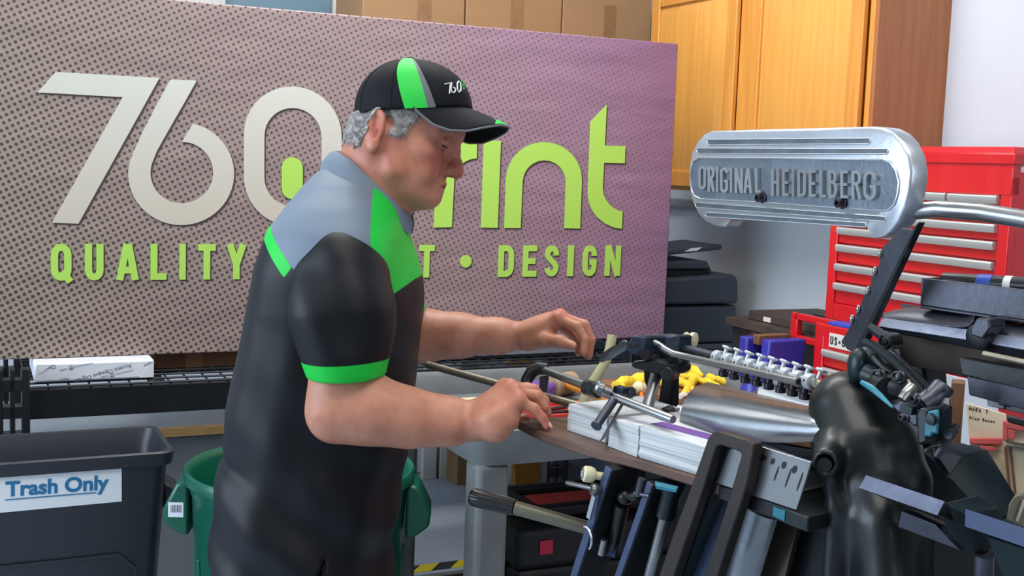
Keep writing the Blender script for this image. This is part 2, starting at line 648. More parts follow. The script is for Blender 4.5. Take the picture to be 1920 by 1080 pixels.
# grey conduit low on the right wall under the oak cabinet
mb = MB()
p = onp(1280, 383, RW(0, 0.03), -D1)
mb.cyl(p - D2 * 0.9, p + D2 * 0.45, 0.022)
tag(mb.done('conduit', 'conduit', loc=p), 'grey horizontal pipe on the wall below the oak cabinet', 'pipe')

# ================================================================ the wire rack and the big printed sign
RACK0 = V((-1.316, 3.22, 0))            # a point on the front of the rack
DECK = 0.83


def RK(s, off=0.0, z=0.0):
    p = RACK0 + D1 * s + D2 * off
    return V((p.x, p.y, z))


def rack_on(px, py, off=0.0):
    return onp(px, py, RK(0, off), NF)


rack = thing('wire_shelf_rack', 'black steel rack with wire grid deck carrying the big sign', 'rack', RK(1.0, 0.3))
xl = (rack_on(52, 740) - RACK0).dot(D1)
mb = MB()
mb.box(RK(0.975 + xl / 2, 0.02, DECK - 0.045), 1.95 - xl, 0.035, 0.085, AX)
mb.done('front_beam', 'black_steel', rack, bevel=0.004)
mb = MB()
mb.box(RK(0.975 + xl / 2, 0.62, DECK - 0.045), 1.95 - xl, 0.035, 0.085, AX)
mb.done('rear_beam', 'black_steel', rack, bevel=0.004)
for s, off in ((xl - 0.04, 0.0), (xl - 0.04, 0.62), (1.63, 0.0), (1.935, 0.0), (1.935, 0.62)):
    mb = MB()
    # an upright is a folded channel with teardrop slots: two flanges and rungs between the slots
    c = RK(s, off)
    mb.box(c + Z * 0.445 + D1 * -0.03, 0.014, 0.04, 0.89, AX)
    mb.box(c + Z * 0.445 + D1 * 0.034, 0.022, 0.04, 0.89, AX)
    mb.box(c + Z * 0.445, 0.014, 0.04, 0.89, AX)
    if s == 1.63:
        for i in range(len(mb.v)):
            mb.v[i].z = min(mb.v[i].z, 0.73)
    k = 0.02
    while k < (0.87 if s != 1.63 else 0.72):
        mb.box(c + Z * k, 0.06, 0.04, 0.035, AX)
        k += 0.075
    mb.done('upright', 'black_steel', rack, bevel=0.002)
mb = MB()
s = xl
while s < 1.94:
    mb.cyl(RK(s, 0.0, DECK), RK(s, 0.62, DECK), 0.003, n=6)
    s += 0.055
o = 0.0
while o < 0.63:
    mb.cyl(RK(xl, o, DECK + 0.004), RK(1.94, o, DECK + 0.004), 0.0035, n=6)
    o += 0.062
mb.done('wire_deck', 'wire_steel', rack)
mb = MB()
for s in (0.35, 1.0):
    mb.box(RK(s, 0.31, DECK - 0.02), 0.03, 0.6, 0.03, AX)
mb.done('deck_support', 'black_steel', rack)

# the sign
BOFF = 0.13
BN = NF
BO = RK(0, BOFF)


def bn(px, py):
    return onp(px, py, BO, BN)


q00, q01, q10, q11 = bn(0, 675), bn(0, -30), bn(1245, 632), bn(1272, 82)
zb_ = (q00.z + q10.z) / 2
print('sign corners', [tuple(round(c, 3) for c in q) for q in (q00, q01, q10, q11)])
sL = (q00 - BO).dot(D1) - 0.05
sR = ((q10 + q11) / 2 - BO).dot(D1)
zB, zT = zb_, q11.z
zTL = zT + 0.0
banner = thing('printed_sign', 'large brown to purple printed shop sign standing on the wire rack', 'sign', RK((sL + sR) / 2, BOFF, zB))


def bp(s, z, off=0.0):
    p = BO + D1 * s - D2 * off
    return V((p.x, p.y, z))


def halftone():
    m = bpy.data.materials.new('halftone_print')
    m.use_nodes = True
    N, L = nt(m)
    b = N['Principled BSDF']
    b.inputs['Roughness'].default_value = 0.42
    t = N.new('ShaderNodeTexCoord')

    def mth(op, a, c=None, d=None):
        n = N.new('ShaderNodeMath')
        n.operation = op
        for i, x in enumerate((a, c, d)):
            if x is None:
                continue
            if isinstance(x, (int, float)):
                n.inputs[i].default_value = x
            else:
                L.new(x, n.inputs[i])
        return n.outputs[0]
    sep = N.new('ShaderNodeSeparateXYZ')
    L.new(t.outputs['Object'], sep.inputs[0])
    x, y, z = sep.outputs
    s = mth('ADD', mth('MULTIPLY', x, D1.x), mth('MULTIPLY', y, D1.y))       # along the sign
    W, H = sR - sL, zT - zB
    u = mth('ADD', mth('DIVIDE', s, W), 0.5)
    v = mth('DIVIDE', z, H)
    ang = math.radians(28)
    pitch = 0.0166
    a = mth('DIVIDE', mth('ADD', mth('MULTIPLY', s, math.cos(ang)), mth('MULTIPLY', z, math.sin(ang))), pitch)
    c = mth('DIVIDE', mth('SUBTRACT', mth('MULTIPLY', z, math.cos(ang)), mth('MULTIPLY', s, math.sin(ang))), pitch)
    fa = mth('SUBTRACT', mth('FRACT', a), 0.5)
    fc = mth('SUBTRACT', mth('FRACT', c), 0.5)
    dist = mth('SQRT', mth('ADD', mth('MULTIPLY', fa, fa), mth('MULTIPLY', fc, fc)))
    rr = mth('SUBTRACT', 0.335, mth('MULTIPLY', 0.20, mth('ADD', mth('MULTIPLY', u, 0.85), mth('MULTIPLY', v, 0.22))))
    dot = N.new('ShaderNodeMapRange')
    dot.interpolation_type = 'SMOOTHSTEP'
    L.new(mth('SUBTRACT', dist, rr), dot.inputs[0])
    dot.inputs[1].default_value, dot.inputs[2].default_value = -0.05, 0.05
    rp = N.new('ShaderNodeValToRGB')
    rp.color_ramp.elements[0].position, rp.color_ramp.elements[0].color = 0.0, rgb(152, 137, 122)
    rp.color_ramp.elements[1].position, rp.color_ramp.elements[1].color = 1.0, rgb(136, 102, 132)
    e = rp.color_ramp.elements.new(0.55)
    e.color = rgb(149, 129, 126)
    e = rp.color_ramp.elements.new(0.85)
    e.color = rgb(148, 116, 136)
    nz = N.new('ShaderNodeTexNoise')
    nz.inputs['Scale'].default_value = 1.6
    L.new(t.outputs['Object'], nz.inputs['Vector'])
    uu = mth('ADD', mth('ADD', u, mth('MULTIPLY', mth('SUBTRACT', v, .5), 0.16)), mth('MULTIPLY', mth('SUBTRACT', nz.outputs['Fac'], 0.5), 0.22))
    L.new(uu, rp.inputs[0])
    dk = N.new('ShaderNodeValToRGB')
    dk.color_ramp.elements[0].color = rgb(76, 62, 60)
    dk.color_ramp.elements[1].color = rgb(104, 70, 100)
    L.new(u, dk.inputs[0])
    mx = N.new('ShaderNodeMix')
    mx.data_type = 'RGBA'
    L.new(dot.outputs[0], mx.inputs[0])
    L.new(dk.outputs[0], mx.inputs[6])
    L.new(rp.outputs[0], mx.inputs[7])
    L.new(mx.outputs[2], b.inputs['Base Color'])
    # slack cloth: broad soft ripples
    n2 = N.new('ShaderNodeTexNoise')
    n2.inputs['Scale'].default_value = 2.5
    n2.inputs['Detail'].default_value = 2
    mp = N.new('ShaderNodeMapping')
    mp.inputs['Rotation'].default_value = (0, 0.7, 0.4)
    mp.inputs['Scale'].default_value = (1, 1, 4)
    L.new(t.outputs['Object'], mp.inputs[0])
    L.new(mp.outputs[0], n2.inputs['Vector'])
    bu = N.new('ShaderNodeBump')
    bu.inputs['Strength'].default_value = 0.35
    bu.inputs['Distance'].default_value = 0.03
    L.new(n2.outputs['Fac'], bu.inputs['Height'])
    L.new(bu.outputs[0], b.inputs['Normal'])
    return m


M['halftone'] = halftone()


def graded(key, c0, c1, z0, z1, rough=0.4):
    """a printed colour fade from bottom to top of the lettering"""
    m = bpy.data.materials.new(key)
    m.use_nodes = True
    N, L = nt(m)
    b = N['Principled BSDF']
    b.inputs['Roughness'].default_value = rough
    t = N.new('ShaderNodeTexCoord')
    sep = N.new('ShaderNodeSeparateXYZ')
    L.new(t.outputs['Object'], sep.inputs[0])
    q = N.new('ShaderNodeMapRange')
    L.new(sep.outputs[2], q.inputs[0])
    q.inputs[1].default_value, q.inputs[2].default_value = z0, z1
    r = N.new('ShaderNodeValToRGB')
    r.color_ramp.elements[0].color = rgb(*c0)
    r.color_ramp.elements[1].color = rgb(*c1)
    L.new(q.outputs[0], r.inputs[0])
    L.new(r.outputs[0], b.inputs['Base Color'])
    M[key] = m


H_ = zT - zB
graded('sign_silver', (198, 186, 168), (206, 208, 198), 0.30 * H_, 0.9 * H_)
mk('sign_lime', (172, 216, 92), 0.4)
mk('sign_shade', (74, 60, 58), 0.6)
mb = MB()
mb.add([bp(sL, zB), bp(sR, zB), bp(sR, zT), bp(sL, zTL), bp(sL, zB, -0.035), bp(sR, zB, -0.035), bp(sR, zT, -0.035), bp(sL, zTL, -0.035)],
       [(0, 1, 2, 3), (4, 7, 6, 5), (0, 4, 5, 1), (1, 5, 6, 2), (2, 6, 7, 3), (3, 7, 4, 0)])
mb.done('canvas', 'halftone', banner, bevel=0.004)


def z2(x, y):
    return (x / 2.348, 100 + y / 2.348)


def z3(x, y):
    return (780 + x / 2.7, 160 + y / 2.7)


def px_poly(mb, pts, lift=0.003, shade=None):
    P = [bn(*p) for p in pts]
    mb.prism([p - D2 * 0.0005 for p in P], NF * lift)
    if shade is not None:
        C = sum(P, V()) / len(P)
        shade.prism([p - D2 * 0.0003 + D1 * 0.005 - Z * 0.005 for p in P], NF * 0.0012)


def band(mb, outer, inner, shade):
    """a letter made of an outer and an inner edge with the same number of points"""
    A = [bn(*p) for p in outer]
    B = [bn(*p) for p in inner]
    n = len(A)
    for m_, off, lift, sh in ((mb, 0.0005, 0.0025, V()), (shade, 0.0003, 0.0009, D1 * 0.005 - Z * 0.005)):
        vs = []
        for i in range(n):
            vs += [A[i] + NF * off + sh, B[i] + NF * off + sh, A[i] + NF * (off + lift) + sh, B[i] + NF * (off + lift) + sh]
        fs = []
        for i in range(n - 1):
            a, b = 4 * i, 4 * i + 4
            fs += [(a, a + 1, b + 1, b), (a + 2, b + 2, b + 3, a + 3), (a, b, b + 2, a + 2), (a + 1, a + 3, b + 3, b + 1)]
        fs += [(0, 2, 3, 1), (4 * n - 4, 4 * n - 3, 4 * n - 1, 4 * n - 2)]
        m_.add(vs, fs)


silver, lime, shade = MB(), MB(), MB()
pillm = MB()
tags_ = [MB(), MB(), MB()]
dots_ = [MB(), MB()]
# 7
band(silver, [z2(245, 82), z2(702, 108), z2(345, 750)], [z2(165, 172), z2(540, 193), z2(228, 745)], shade)
# 6


def el(cx, cy, rx, ry, a):
    return z2(cx + rx * math.cos(math.radians(a)), cy + ry * math.sin(math.radians(a)))


n = 40
out = [z2(750, 115), z2(690, 225), z2(628, 345), z2(588, 432)] + [el(797, 530, 233, 226, 192 - (192 + 77) * i / n) for i in range(n + 1)]
inn = [z2(866, 120), z2(805, 228), z2(738, 345), z2(690, 430)] + [el(800, 525, 138, 135, 196 - (196 + 90) * i / n) for i in range(n + 1)]
band(silver, out, inn, shade)


# 0
def stad(x0, x1, y0, y1, r, n=18):
    cx = (x0 + x1) / 2
    rx = (x1 - x0) / 2
    pts = [(cx + rx * math.cos(math.pi + math.pi * i / n), y0 + r + r * math.sin(math.pi + math.pi * i / n)) for i in range(n + 1)]
    pts += [(cx + rx * math.cos(math.pi * i / n), y1 - r + r * math.sin(math.pi * i / n)) for i in range(n + 1)]
    pts.append(pts[0])
    return [z2(x, y - (x - cx) * -0.02) for x, y in pts]


band(silver, stad(1073, 1503, 146, 762, 215), stad(1163, 1415, 241, 674, 126), shade)
pill = stad(1240, 1332, 458, 642, 46, 12)[:-1]
px_poly(pillm, pill, 0.003, shade)
# p
pc = (726, 340)
th = [180 - 360 * k / 36 for k in range(37)]
oo = [(pc[0] + 64 * math.cos(math.radians(a)), pc[1] - 84 * math.sin(math.radians(a))) for a in th]
ii = [(pc[0] + 28 * math.cos(math.radians(a)), pc[1] - 48 * math.sin(math.radians(a))) for a in th]
band(lime, oo, ii, shade)
px_poly(lime, [(661, 338), (697, 338), (697, 430), (660, 430)], 0.0036, shade)
# r
oo = [z3(88, 720), z3(100, 470)] + [z3(308 - 205 * math.cos(math.radians(a)), 480 - 204 * math.sin(math.radians(a))) for a in range(10, 91, 10)]
ii = [z3(180, 718), z3(192, 475)] + [z3(306 - 112 * math.cos(math.radians(a)), 482 - 112 * math.sin(math.radians(a))) for a in range(10, 91, 10)]
band(lime, oo, ii, shade)
# i
px_poly(lime, [z3(342, 280), z3(428, 281), z3(412, 721), z3(328, 720)], 0.003, shade)
# n
oo = [z3(445, 722), z3(454, 480)] + [z3(647 - 192 * math.cos(math.radians(a)) + a * 0.0, 482 - 194 * math.sin(math.radians(a))) for a in range(8, 173, 8)] + [z3(838, 485), z3(829, 725)]
ii = [z3(528, 722), z3(538, 490)] + [z3(648 - 109 * math.cos(math.radians(a)), 490 - 110 * math.sin(math.radians(a))) for a in range(8, 173, 8)] + [z3(757, 490), z3(750, 723)]
band(lime, oo, ii, shade)
# t
oo = [z3(882, 185), z3(868, 540), z3(873, 590), z3(888, 630), z3(915, 668), z3(955, 700), z3(1000, 720), z3(1041, 726)]
ii = [z3(964, 100), z3(944, 520), z3(949, 556), z3(960, 580), z3(978, 605), z3(1000, 622), z3(1022, 633), z3(1044, 638)]
band(lime, oo, ii, shade)
px_poly(lime, [z3(950, 305), z3(1058, 308), z3(1055, 395), z3(947, 392)], 0.003, shade)

# the small words
sz = lambda px, py: ((bn(px, py) - BO).dot(D1), bn(px, py).z)
words = [('Q', 95, 134, 457, 523), ('U', 159, 194, 457, 524), ('A', 219, 259, 457, 524), ('L', 282, 312, 457, 524), ('I', 336, 348, 457, 524),
         ('T', 371, 404, 457, 523), ('Y', 425, 461, 458, 524),
         ('P', 577, 606, 459, 522), ('R', 632, 664, 459, 522), ('I', 690, 702, 459, 522), ('N', 727, 760, 459, 522),
         ('T', 785, 814, 460, 521), ('D', 934, 963, 460, 520), ('E', 980, 1006, 460, 520), ('S', 1021, 1047, 460, 519),
         ('I', 1064, 1075, 460, 518), ('G', 1092, 1118, 460, 518), ('N', 1134, 1163, 461, 517)]
zlo = sum(sz((x0 + x1) / 2, y1)[1] for _, x0, x1, _, y1 in words) / len(words)
zhi = sum(sz((x0 + x1) / 2, y0)[1] for _, x0, x1, y0, _ in words) / len(words)
hh = zhi - zlo
for ch, x0, x1, y0, y1 in words:
    ym = (y0 + y1) / 2
    s0, s1 = sz(x0, ym)[0], sz(x1, ym)[0]
    w = (s1 - s0) / hh
    t = 0.185 if ch != 'I' else w
    st = glyph(ch, w, t)
    add_strokes(tags_[0 if x0 < 470 else 1 if x0 < 860 else 2], st, t, lambda u, v: bp(s0 + u * hh, zlo + v * hh, 0.0008), NF * 0.0025)
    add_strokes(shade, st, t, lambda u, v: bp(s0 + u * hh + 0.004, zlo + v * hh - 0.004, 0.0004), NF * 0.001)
for px in (873, 520):
    c = bn(px, 490)
    P = [c + (D1 * math.cos(a) + Z * math.sin(a)) * (0.0205) for a in [2 * math.pi * i / 24 for i in range(24)]]
    dots_[0 if px > 700 else 1].prism([p + NF * 0.0008 for p in P], NF * 0.0025)
    shade.prism([p + NF * 0.0004 + D1 * 0.004 - Z * 0.004 for p in P], NF * 0.001)
silver.done('silver_numerals', 'sign_silver', banner, label='silver printed numerals')
lime.done('print_lettering', 'sign_lime', banner, label='lime green printed letters')
pillm.done('lime_bar', 'sign_lime', banner)
for t_ in tags_:
    t_.done('tagline_word', 'sign_lime', banner)
for t_ in dots_:
    t_.done('tagline_dot', 'sign_lime', banner)
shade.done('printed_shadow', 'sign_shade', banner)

# what lies on the rack under the sign
ream = thing('paper_ream', 'white wrapped paper ream lying on the rack above the trash bin', 'paper ream', RK(0, 0.1, DECK + .008))
a0, a1 = rack_on(64, 722, 0.05), rack_on(289, 716, 0.05)
s0, s1 = (a0 - RACK0).dot(D1), (a1 - RACK0).dot(D1)
zr = DECK + 0.0075
rh = min(zB - zr - 0.001, 0.075)
mb = MB()
mb.box(RK((s0 + s1) / 2, 0.05 + 0.14, zr + rh / 2), s1 - s0, 0.28, rh, AX)
mb.done('wrapper', 'ream_wrap', ream, bevel=0.006)
fr = 0.05 - 0.0008


def rpnt(u, v):
    return RK(s0 + (s1 - s0) * u, fr, zr + rh * v)


def rtext(s, u, v, w, rot):
    # the wrapper lies upside down: writing runs right to left, tilted
    ca, sa = math.cos(rot), math.sin(rot)
    ux = -D1 * ca - Z * sa
    uy = -Z * ca + D1 * sa
    m = MB()
    add_text(m, s, rpnt(u, v), ux, uy, w, V())
    m.done('printed_line', 'print_grey', ream)


rtext('Accent Opaque Digital', 0.80, 0.90, 0.158, 0.25)
rtext('INTERNATIONAL', 0.475, 0.97, 0.050, 0.2)
rtext('PAPER', 0.265, 0.72, 0.020, 0.2)
rtext('INTERNATIONAL', 0.815, 0.50, 0.050, 0.2)
rtext('PAPER', 0.605, 0.27, 0.020, 0.2)
rtext('Digital', 0.165, 0.98, 0.040, 0.2)
rtext('Acc', 0.28, 0.22, 0.022, 0.1)
rtext('Digital', 0.995, 0.97, 0.030, 0.3)
for u, v in ((0.30, 0.72), (0.64, 0.24)):
    pts = [(math.cos(a) * 0.006, math.sin(a) * 0.006) for a in [2 * math.pi * i / 16 for i in range(16)]]
    c = rpnt(u, v)
    mb = MB()
    add_strokes(mb, [(pts, True), ([(0, -0.006), (0, 0.006)], False), ([(0, 0), (0.004, -0.004)], False), ([(0, 0), (-0.004, -0.004)], False)],
                0.0012, lambda x, y: c + D1 * x + Z * y, NF * 0.0002)
    mb.done('printed_emblem', 'print_grey', ream)
# the folded ends of the wrapper
for tri in (((0.87, 0.04), (0.995, 0.06), (0.995, 0.9)), ((0.02, 0.95), (0.15, 0.93), (0.04, 0.45))):
    mb = MB()
    mb.prism([rpnt(*q) + NF * 0.0002 for q in tri], NF * 0.0006)
    mb.done('folded_flap', 'paper', ream)

a0, a1 = rack_on(291, 690, 0.2), rack_on(434, 686, 0.2)
s0b, s1b = (a0 - RACK0).dot(D1), (a1 - RACK0).dot(D1)
flatbox = thing('flat_carton', 'low brown cardboard carton under the sign, right of the white ream', 'box', RK(0.6, .3, zr))
hb = zB - zr - 0.0015
mb = MB()
mb.box(RK((s0b + s1b) / 2 + .08, 0.2 + 0.17, zr + hb / 2), s1b - s0b + .16, 0.34, hb, AX)
mb.done('carton_body', 'cardboard_dark', flatbox, bevel=0.003)
mb = MB()
mb.box(RK((s0b + s1b) / 2, 0.199, zr + hb / 2), 0.05, 0.002, hb * .98, AX)
mb.done('tape_strip', 'box_tape', flatbox)
mb = MB()
mb.box(RK(s1b + 0.22, 0.2 + 0.14, zr + hb / 2), 0.10, 0.28, hb, AX)
tag(mb.done('paper_bundle', 'paper', bevel=0.003, loc=RK(s1b + 0.22, 0.34, zr)), 'white paper bundle on the rack behind the man, right of the carton', 'paper')
mb = MB()
mb.box(RK(1.62, 0.2 + 0.14, zr + hb / 2), 0.40, 0.28, hb, AX)
tag(mb.done('paper_pack', 'ream_wrap', bevel=0.005, loc=RK(1.62, 0.34, zr)), 'white paper pack under the right end of the sign', 'paper ream')

# tall shelving behind the sign with three cartons on its top deck
def SH(s, off, z):
    return RK(s, 0.95 + off, z)


top_z = 1.62
sh = thing('storage_shelving', 'grey steel shelving behind the sign carrying brown cartons', 'shelving', SH(1.6, 0.3, 0))
edges = [(onp(px, 40, SH(0, 0, 0), NF) - SH(0, 0, 0)).dot(D1) for px in (679, 873, 1055, 1223)]
for s in (edges[0] - .05, edges[3] + 0.02):
    for off in (0.03, 0.36):
        mb = MB()
        mb.box(SH(s, off, top_z / 2), 0.04, 0.04, top_z, AX)
        mb.done('post', 'desk_grey', sh, bevel=0.002)
for z in (0.5, 1.1, top_z - 0.015):
    mb = MB()
    mb.box(SH((edges[0] + edges[3]) / 2, 0.2, z), edges[3] - edges[0] + 0.14, 0.36, 0.03, AX)
    mb.done('shelf', 'desk_grey', sh, bevel=0.002)
labs = ['brown cardboard carton at the left of three above the sign, near the window',
        'brown cardboard carton in the middle of three above the sign',
        'brown cardboard carton beside the oak cabinet, above the sign']
for i in range(3):
    w = edges[i + 1] - edges[i] - 0.006
    c = SH((edges[i] + edges[i + 1]) / 2, 0.19, top_z)
    bx = thing('cardboard_carton', labs[i], 'box', c, 'cartons on the shelving above the sign')
    mb = MB()
    mb.box(c + Z * 0.33, w, 0.37, 0.66, AX)
    mb.done('carton_body', 'cardboard', bx, bevel=0.004)
    mb = MB()
    tz, th = ((0.33, 0.66), (0.45, 0.30), (0.40, 0.30))[i]
    mb.box(c + Z * tz - D2 * 0.186 + D1 * (0.04 if i == 0 else 0.01), 0.055, 0.002, th, AX)
    mb.done('tape_strip', 'box_tape', bx)

# low desk beneath the rack with a wooden front edge
dk = thing('low_desk', 'grey desk with a pale wooden edge under the rack behind the bins', 'desk', RK(0.8, 0.3, 0))
pz = 0.64
d0 = onz(300, 806, pz)
offd = max(0.12, (d0 - RACK0).dot(D2))
print('desk off', offd)
mb = MB()
mb.box(RK(0.42, offd + 0.17, pz - 0.012), 1.06, 0.33, 0.024, AX)
mb.done('desk_top', 'laminate', dk, bevel=0.002)
mb = MB()
sd0 = (d0 - RACK0).dot(D1)
mb.box(RK((sd0 + 0.95) / 2, offd + 0.003, pz - 0.010), 0.95 - sd0, 0.012, 0.03, AX)
mb.done('wooden_edge', 'ply_edge', dk, bevel=0.002)
mb = MB()
mb.box(RK(0.42, offd + 0.17, (pz - 0.03) / 2), 1.03, 0.31, pz - 0.03, AX)
mb.done('pedestal', 'desk_grey', dk, bevel=0.003)

# ---------------------------------------------------------------- slim trash bin
BT = 0.76


def bin_on(px, py, z=BT):
    return onz(px, py, z)


fr_, fl_ = bin_on(327, 845), bin_on(0, 868)
bk = bin_on(296, 797)
dv = (fr_ - fl_).normalized()
dv = V((dv.x, dv.y, 0))
nb = V((-dv.y, dv.x, 0))
depth_b = abs((bk - fr_).dot(nb))
print('bin depth', depth_b, 'dist', fr_.y)
bin_c = fr_ - dv * 0.34 + nb * (depth_b / 2)
bn_ = thing('trash_bin', 'dark grey slim rectangular trash bin with a white Trash Only label', 'trash bin', V((bin_c.x, bin_c.y, 0)))
BX = (dv, nb, Z)
LEN = 0.68


def binp(x, y, z, grow=0.0):
    """x along the front from the right corner (negative to the left), y back, z up; the walls lean out to the top"""
    return fr_ - Z * fr_.z + dv * x + nb * y + Z * z


def bring(z, inset, r=0.035, n=5):
    x0, x1, y0, y1 = -LEN + inset, -inset, inset, depth_b - inset
    pts = []
    for cx, cy, a0 in ((x1 - r, y0 + r, -90), (x1 - r, y1 - r, 0), (x0 + r, y1 - r, 90), (x0 + r, y0 + r, 180)):
        for i in range(n + 1):
            a = math.radians(a0 + 90 * i / n)
            pts.append(binp(cx + r * math.cos(a), cy + r * math.sin(a), z))
    return pts


mb = MB()
mb.loft([bring(0.0, 0.06), bring(0.10, 0.052), bring(0.718, 0.012), bring(0.722, 0.010), bring(0.725, 0.0), bring(BT - .004, -0.004),
         bring(BT, 0.0), bring(BT - 0.002, 0.010), bring(0.72, 0.022), bring(0.05, 0.065)])
mb.done('bin_body', 'bin_grey', bn_, sharp=50)
mb = MB()
# recessed front panel outline: a raised moulded ridge
LO = lambda z: 0.052 - (z - 0.10) * 0.0644
pts = [(-LEN + .09, 0.05), (-LEN + .09, 0.47), (-LEN + .13, 0.50), (-0.13, 0.50), (-0.09, 0.46), (-0.09, 0.05)]
add_strokes(mb, [(pts, False)], 0.008, lambda x, z: binp(x, LO(z) - 0.001, z), -nb * 0.003)
mb.done('moulded_ridge', 'bin_grey', bn_)
mb = MB()
# end handle bracket at the right end
hp = [(0.0, 0.66), (0.05, 0.63), (0.05, 0.60), (0.0, 0.585)]
mb.prism([binp(x - 0.012, depth_b * 0.25, z) for x, z in hp], nb * depth_b * 0.5)
mb.done('end_handle', 'bin_grey', bn_, bevel=0.006)


BSL = (0.052 - 0.012) / (0.718 - 0.10)
BY0 = 0.052


def bin_front(px, py):
    n_ = (nb + Z * BSL).normalized()
    return onp(px, py, binp(-0.2, BY0 - 0.0008, 0.10), n_)


lab = [bin_front(228, 858), bin_front(-40, 880), bin_front(-40, 965), bin_front(228, 940)]
mb = MB()
mb.prism(lab, -nb * 0.0012)
lb = mb.done('label_sticker', 'label_white', bn_)
mb = MB()
o_, u_ = bin_front(10, 931), (bin_front(204, 917) - bin_front(10, 931))
wl_ = u_.length
u_ = u_.normalized()
up_ = (Z - nb * BSL)
up_ = (up_ - u_ * up_.dot(u_)).normalized()
add_text(mb, 'Trash Only', o_ - up_ * 0.012, u_, up_, wl_, -nb * 0.002, bold=0.035)
a_, b_ = bin_front(9, 936), bin_front(181, 922)
mb.prism([a_ - nb * .002, b_ - nb * .002, b_ - nb * .002 - Z * 0.0025, a_ - nb * .002 - Z * 0.0025], -nb * 0.0006)
mb.done('label_lettering', 'label_blue', bn_)

# ---------------------------------------------------------------- round green can
GZ = 0.75
gl, gr = onz(352, 852, GZ), onz(775, 852, GZ)
gc = at(565, 852, 2.88)
gc = V((gc.x, gc.y, 0))
gR = 213 / F_PX * 2.88
gcan = thing('round_trash_can', 'round green plastic trash can standing behind the man', 'trash bin', gc)
mb = MB()
mb.lathe([(gR * 0.80, 0.0), (gR * 0.81, 0.02), (gR * 0.93, GZ - 0.06), (gR * 0.945, GZ - 0.055), (gR * 0.95, GZ - 0.03), (gR, GZ - 0.028), (gR * 1.005, GZ - 0.006),
          (gR * 0.985, GZ), (gR * 0.955, GZ - 0.004), (gR * 0.935, GZ - 0.02), (gR * 0.90, GZ - 0.10), (gR * 0.78, 0.03)], gc, n=48)
mb.done('can_body', 'bin_green', gcan, sharp=50)
mb = MB()
for k in range(14):
    a = 2 * math.pi * k / 14 + 0.1
    dr_ = V((math.cos(a), math.sin(a), 0))
    mb.bar(gc + dr_ * gR * 0.812 + Z * 0.03, gc + dr_ * gR * 0.905 + Z * 0.55, 0.018, 0.012, dr_)
mb.done('can_ribs', 'bin_green', gcan, bevel=0.004)
for sg, ang in ((1, 184), (-1, 4)):
    a = math.radians(ang)
    dr_ = V((math.cos(a), math.sin(a), 0))
    tn = V((-dr_.y, dr_.x, 0))
    mb = MB()
    base = gc + dr_ * gR * 0.93
    prof = [(0.0, GZ - 0.03), (0.03, GZ - 0.035), (0.062, GZ - 0.10), (0.058, GZ - 0.135), (0.025, GZ - 0.16), (0.0, GZ - 0.165)]
    rows = [[base + dr_ * x + Z * z + tn * y for y in (-0.06, -0.03, 0.03, 0.06)] for x, z in prof]
    mb.prism([base + dr_ * x + Z * z - tn * 0.06 for x, z in prof], tn * 0.12)
    h = mb.done('side_handle', 'bin_green', gcan, bevel=0.008)
    if sg == 1:
        mb = MB()
        p0 = base + dr_ * 0.03 - tn * -0.0612 + Z * (GZ - 0.115)
        mb.box(base + dr_ * 0.030 + tn * 0.0605 + Z * (GZ - 0.10), 0.036, 0.0014, 0.036, (dr_, tn, Z))
        st_ = mb.done('barcode_sticker', 'label_white', h)
        mb = MB()
        for k in range(9):
            mb.box(base + dr_ * (0.017 + 0.003 * k) + tn * 0.0615 + Z * (GZ - 0.097), 0.0008 + 0.0008 * (k % 2), 0.0004, 0.018, (dr_, tn, Z))
        mb.done('barcode_bars', 'ink', h)
mb = MB()
vd = (CAM_P - gc)
vd = V((vd.x, vd.y, 0)).normalized()
aa = math.atan2(vd.y, vd.x) - 0.72
rows = []
for z in (0.50, 0.62):
    rows.append([gc + V((math.cos(aa + t_), math.sin(aa + t_), 0)) * (gR * (0.81 + 0.12 * (z - .02) / (GZ - .08)) + 0.003) + Z * z for t_ in (-.12, 0, .12, .24)])
mb.sheet(rows, lambda i, j: (rows[i][j] - gc - Z * rows[i][j].z).normalized() * 0.0015)
mb.done('paper_label', 'label_white', gcan)

# ================================================================ oak wall cabinet on the right wall
CO = 0.286                                            # cabinet depth


def rw_on(px, py, off):
    return onp(px, py, RW(0, off), D1)


def rw_t(px, py, off):
    return (rw_on(px, py, off) - RW(0, off)).dot(D2)


tN = rw_t(1641, 150, CO)
tF = 2.02
CZ0, CZ1 = 1.42, 2.30
cab = thing('oak_wall_cabinet', 'oak wall cabinet with raised panel doors above the copier and red tool chest', 'cabinet', RW((tN + tF) / 2, CO / 2, CZ0))
mb = MB()
mb.box(RW((tN + tF) / 2, CO / 2 - .002, (CZ0 + CZ1) / 2), CO - .02, tF - tN - 0.036, CZ1 - CZ0, AX)
mb.done('carcass', 'oak', cab)
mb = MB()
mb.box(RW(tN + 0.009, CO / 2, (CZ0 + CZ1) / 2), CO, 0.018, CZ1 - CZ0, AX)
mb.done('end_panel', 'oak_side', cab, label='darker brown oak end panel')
mb = MB()
for t0, t1 in ((tN + .018, rw_t(1624, 150, CO)), (rw_t(1408, 150, CO), rw_t(1384, 150, CO)), (rw_t(1230, 60, CO), tF)):
    mb.box(RW((t0 + t1) / 2, CO - 0.008, (CZ0 + CZ1) / 2), 0.018, abs(t1 - t0), CZ1 - CZ0, AX)
for z in (CZ0 + 0.02, CZ1 - 0.03):
    mb.box(RW((tN + tF) / 2, CO - 0.009, z), 0.016, tF - tN - .04, 0.045, AX)
mb.done('face_frame', 'oak', cab, bevel=0.002)


